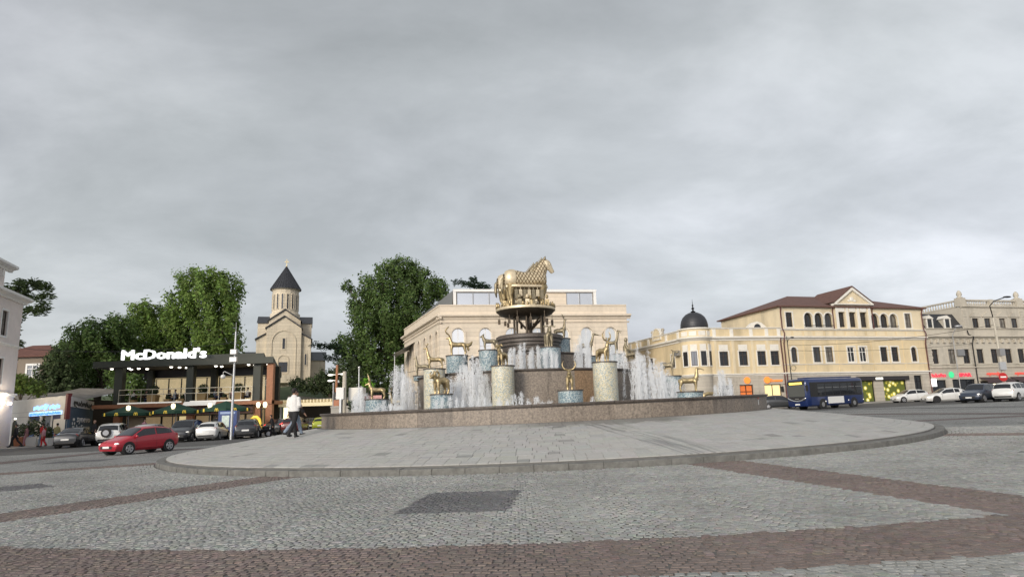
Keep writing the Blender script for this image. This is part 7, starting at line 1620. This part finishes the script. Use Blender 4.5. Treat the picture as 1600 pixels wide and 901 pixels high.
person('bald man in black shirt behind the black sedan', pv_(-34.6,57.0), R(240), (CB_,True), CB_, 0, 1.78, hair=SKIN)
person('person in pink top under the left parasol', pv_(-31.9,59.6), R(-20), (CP,False), CN, 0, 1.72)
person('person in black beside the white hatchback', pv_(-25.3,58.6), R(80), (CB_,True), CB_, .1, 1.75)
person('rider in black leaning over the parked scooter', (-20.0,57.2,g(-20.0,57.2)+.0), R(185), (CB_,False), CB_, .3, 1.72, lean=.25)
names = ('far left','second from the left','third from the left','fourth from the left','fifth from the left','sixth from the left','sixth from the right','fifth from the right','fourth from the right','third from the right','second from the right','far right')
tops = (CW, CB_, CN, CB_, CJ, CW, CR, CJ, CB_, CP, CW, cloth('mint',(.45,.55,.5)))
for k, u in enumerate((3.0,3.9,4.6,6.2,7.0,7.8,9.7,10.6,11.4,12.3,14.0,14.7)):
    person('diner seated on the restaurant terrace, '+names[k], (fx0+u, fy+1.5+.5*(k%2), 3.88), R(0 if k % 2 else 180), (tops[k],False), CN if k % 3 else CO, 0, 1.72, 'table', True, vox=.03, grp='diners on the terrace')
    if k % 2 == 0:
        tt = thing('cafe_table', 'dark cafe table on the terrace beside the diner '+names[k], 'table', (fx0+u+.5, fy+1.7, 3.88), 'terrace tables', local=True); b = MB(); b.bbox(-.35,.35,-.35,.35,.72,.76,.01); b.build('top', WOODO, tt); b = MB(); b.tube([(0,0,0),(0,0,.72)], .04, 6); b.build('leg', BLACKM, tt)
    cc = thing('cafe_chair', 'dark chair under the terrace diner '+names[k], 'chair', (fx0+u, fy+1.5+.5*(k%2), 3.88), 'terrace chairs', local=True, rz=R(0 if k % 2 else 180)); b = MB(); b.box(-.2,.25,-.22,.22,.36,.40); b.build('seat', BPLAS, cc); b = MB(); b.box(-.24,-.2,-.22,.22,.4,.9); b.build('backrest', BPLAS, cc)
    for q, r_ in ((-1,-1),(-1,1),(1,-1),(1,1)): b = MB(); b.tube([(q*.18,r_*.18,0),(q*.17,r_*.17,.36)], .018, 5); b.build('leg', BPLAS, cc)
sc_ = thing('scooter', 'dark scooter parked before the dark grey hatchback', 'scooter', put(-20.9,57.0), None, local=True, rz=R(190))
for x in (.6,-.6):
    b = MB(); b.tube([(x+.25*math.cos(a),0,.27+.25*math.sin(a)) for a in np.linspace(0,2*math.pi,19)], .06, 6); wo = b.build('wheel', TYRE, sc_, smooth=True); b = MB(); b.tube([(x,-.03,.27),(x,.03,.27)], .16, 10); b.build('rim', RIM, wo)
b = MB(); b.tube([(-.65,0,.62),(-.3,0,.6),(0,0,.40),(.3,0,.42),(.48,0,.75),(.45,0,1.0)], [.13,.16,.12,.1,.12,.07], 8); b.build('body', BPLAS, sc_, smooth=True)
b = MB(); b.tube([(.42,-.32,1.05),(.45,0,1.0),(.42,.32,1.05)], .025, 6); b.build('handlebar', GREYM, sc_); b = MB(); b.tube([(-.6,0,.76),(-.1,0,.74)], [.12,.10], 8, 1.2); b.build('saddle', BPLAS, sc_, smooth=True)
# ------------------------------------------------------------------ street furniture
cp_ = thing('camera_pole', 'tall grey steel pole with camera boxes in front of the restaurant', 'pole', put(-22.1,54.0), None, local=True)
b = MB(); b.tube([(0,0,0),(0,0,4),(0,0,8.4)], [.11,.09,.06], 10); b.build('shaft', GALV, cp_, smooth=40)
for z, s_ in ((6.55,.26),(5.95,.30)): b = MB(); b.bbox(-s_*.9,s_*.9,-.35,-.05,z,z+.42,.03); b.build('camera_box', GREYM, cp_)
b = MB(); b.tube([(0,0,4.9),(-.7,-.1,5.25),(-.8,-.1,5.2),(-.8,-.1,5.0)], .025, 6); b.ball((-.8,-.1,4.85),.2,9,(1,1,.85)); b.build('dome_camera', mat('pale_grey_plastic', (.65,.65,.64), .4), cp_, smooth=True); b = MB(); b.tube([(0,0,8.4),(0,0,9.1)], .02, 5); b.build('lightning_rod', GALV, cp_)
np_ = thing('sign_pole', 'thick pole with round no-entry sign at the right edge', 'pole', put(47.6,67.2), None, local=True)
b = MB(); b.tube([(0,0,0),(-.05,0,5.0),(-.1,0,8.2)], [.15,.12,.09], 10); b.build('shaft', GREYS, np_, smooth=40)
b = MB(); b.tube([(-.25,-.30,2.25),(-.25,-.25,2.25)], .42, 22); sgn = b.build('sign_disc', mat('sign_red', (.45,.02,.02), .5), np_); b = MB(); b.box(-.53,.03,-.32,-.301,2.18,2.32); b.build('white_bar', WHITE, sgn)
b = MB(); b.bbox(-.4,.2,-.35,-.1,2.9,3.7,.03); b.build('control_box', GALV, np_); b = MB(); b.box(-.2,.3,-.35,.15,4.3,5.0); b.build('transformer', GREYM, np_)
b = MB(); b.tube([(-.1,0,8.0),(-.6,-.5,9.2),(-.4,-.9,9.6),(.5,-1.2,9.9)], .05, 6); b.build('lamp_arm', BLACKM, np_, smooth=True); b = MB(); b.ball((.7,-1.25,9.92),.28,9,(1.5,.7,.35)); b.build('lamp_head', BLACKM, np_, smooth=True)
sl_ = thing('street_lamp', 'slim grey street lamp before the red supermarket letters', 'lamp', put(47.3,73.5), None, local=True)
b = MB(); b.tube([(0,0,0),(0,0,7.0),(.3,-.3,7.8)], [.06,.045,.03], 8); b.build('shaft', GREYM, sl_, smooth=40); b = MB(); b.ball((.5,-.45,7.9),.3,9,(1.5,.8,.4)); b.build('lamp_head', GALV, sl_, smooth=True)
wp = thing('wire_pole', 'thin pole with lamp and coiled cables between the two yellow buildings', 'pole', put(33.2,82.6), None, local=True)
b = MB(); b.tube([(0,0,0),(-.1,0,8.4)], [.08,.05], 8); b.build('shaft', BLACKM, wp); b = MB(); b.tube([(-.1,0,7.6),(-.1,-.4,8.0),(.2,-.6,8.2)], .03, 5); b.ball((.3,-.65,8.2),.18,8,(1.4,.8,.6)); b.build('lamp_head', BLACKM, wp, smooth=True)
b = MB(); b.tube([(.3+.3*math.cos(a),-.1,4.6+.3*math.sin(a)) for a in np.linspace(0,2*math.pi,17)], .025, 4); b.build('cable_coil', BLACKM, wp); b = MB(); b.box(-.5,-.2,-.2,0,1.6,2.7); b.build('cable_box', BLACKM, wp)
wire(sag((33.1,82.6,9.2),(47.5,67.2,9.2),.5), 'thin black cable strung to the no-entry pole across the yellow building')
wire(sag((33.1,82.6,8.6),(62,92.4,9.6),.4), 'thin cable along the front of the yellow building')
wire(sag((47.5,67.2,9.0),(75,80,10),.6), 'thin cable from the no-entry pole to the right')
wire(sag((-22.1,54,8.1),(-44.3,61,9.0),.5), 'thin cable from the camera pole to the pink building')
# planters and bench by the shop
planter((-41.2,57.9,g(-41.2,57.9)+.13), .75, .75, .62, 'terracotta planter with round bush before the shop', mat('terracotta', (.36,.15,.08), .8, var=.15))
planter((-39.3,56.8,g(-39.3,56.8)+.13), .95, .75, .85, 'white square planter with large dark bush before the shop', mat('white_planter', (.66,.65,.62), .7))
planter((-37.9,56.2,g(-37.9,56.2)+.13), .9, .6, .5, 'white planter with low bush near the shop door', mat('white_planter', (.66,.65,.62), .7))
bo = thing('dark_bollard', 'dark green advertising bollard left of the round bush', 'bollard', pv_(-42.2,58.4), None, local=True); b = MB(); b.tube([(0,0,0),(0,0,1.9),(0,0,2.2)], [.17,.17,.04], 10); b.build('shaft', DGREEN, bo, smooth=40); b = MB(); b.ball((0,0,2.25),.08,8); b.build('cap_light', LAMP, bo)
bn = thing('park_bench', 'dark bench at the far left pavement', 'bench', pv_(-41.0,54.2), None, local=True, rz=R(105))
for k in range(3): b = MB(); b.box(-.8,.8,-.2+k*.14,-.09+k*.14,.42,.46); b.build('seat_slat', BPLAS, bn)
for k in range(2): b = MB(); b.box(-.8,.8,.24,.28,.58+k*.16,.70+k*.16); b.build('back_slat', BPLAS, bn)
for x in (-.65,.65): b = MB(); b.tube([(x,-.15,0),(x,-.12,.42)], .03, 5); b.tube([(x,.22,0),(x,.27,.88)], .03, 5); b.build('leg', BLACKM, bn)
# notice pasted on the basin wall
for r0, r1, z0, z1, mm in ((55.4,56.0,1.22,1.42,mat('notice_white', (.75,.74,.7), .7)),(55.3,56.4,1.44,1.54,mat('notice_red', (.5,.13,.10), .7))):
    b = MB(); b.lathe([(10.207,z0),(10.214,z0),(10.214,z1),(10.207,z1)], 3, C, R(-90+r0), R(-90+r1), zf=g); b.build('pasted_notice', mm, fnt)
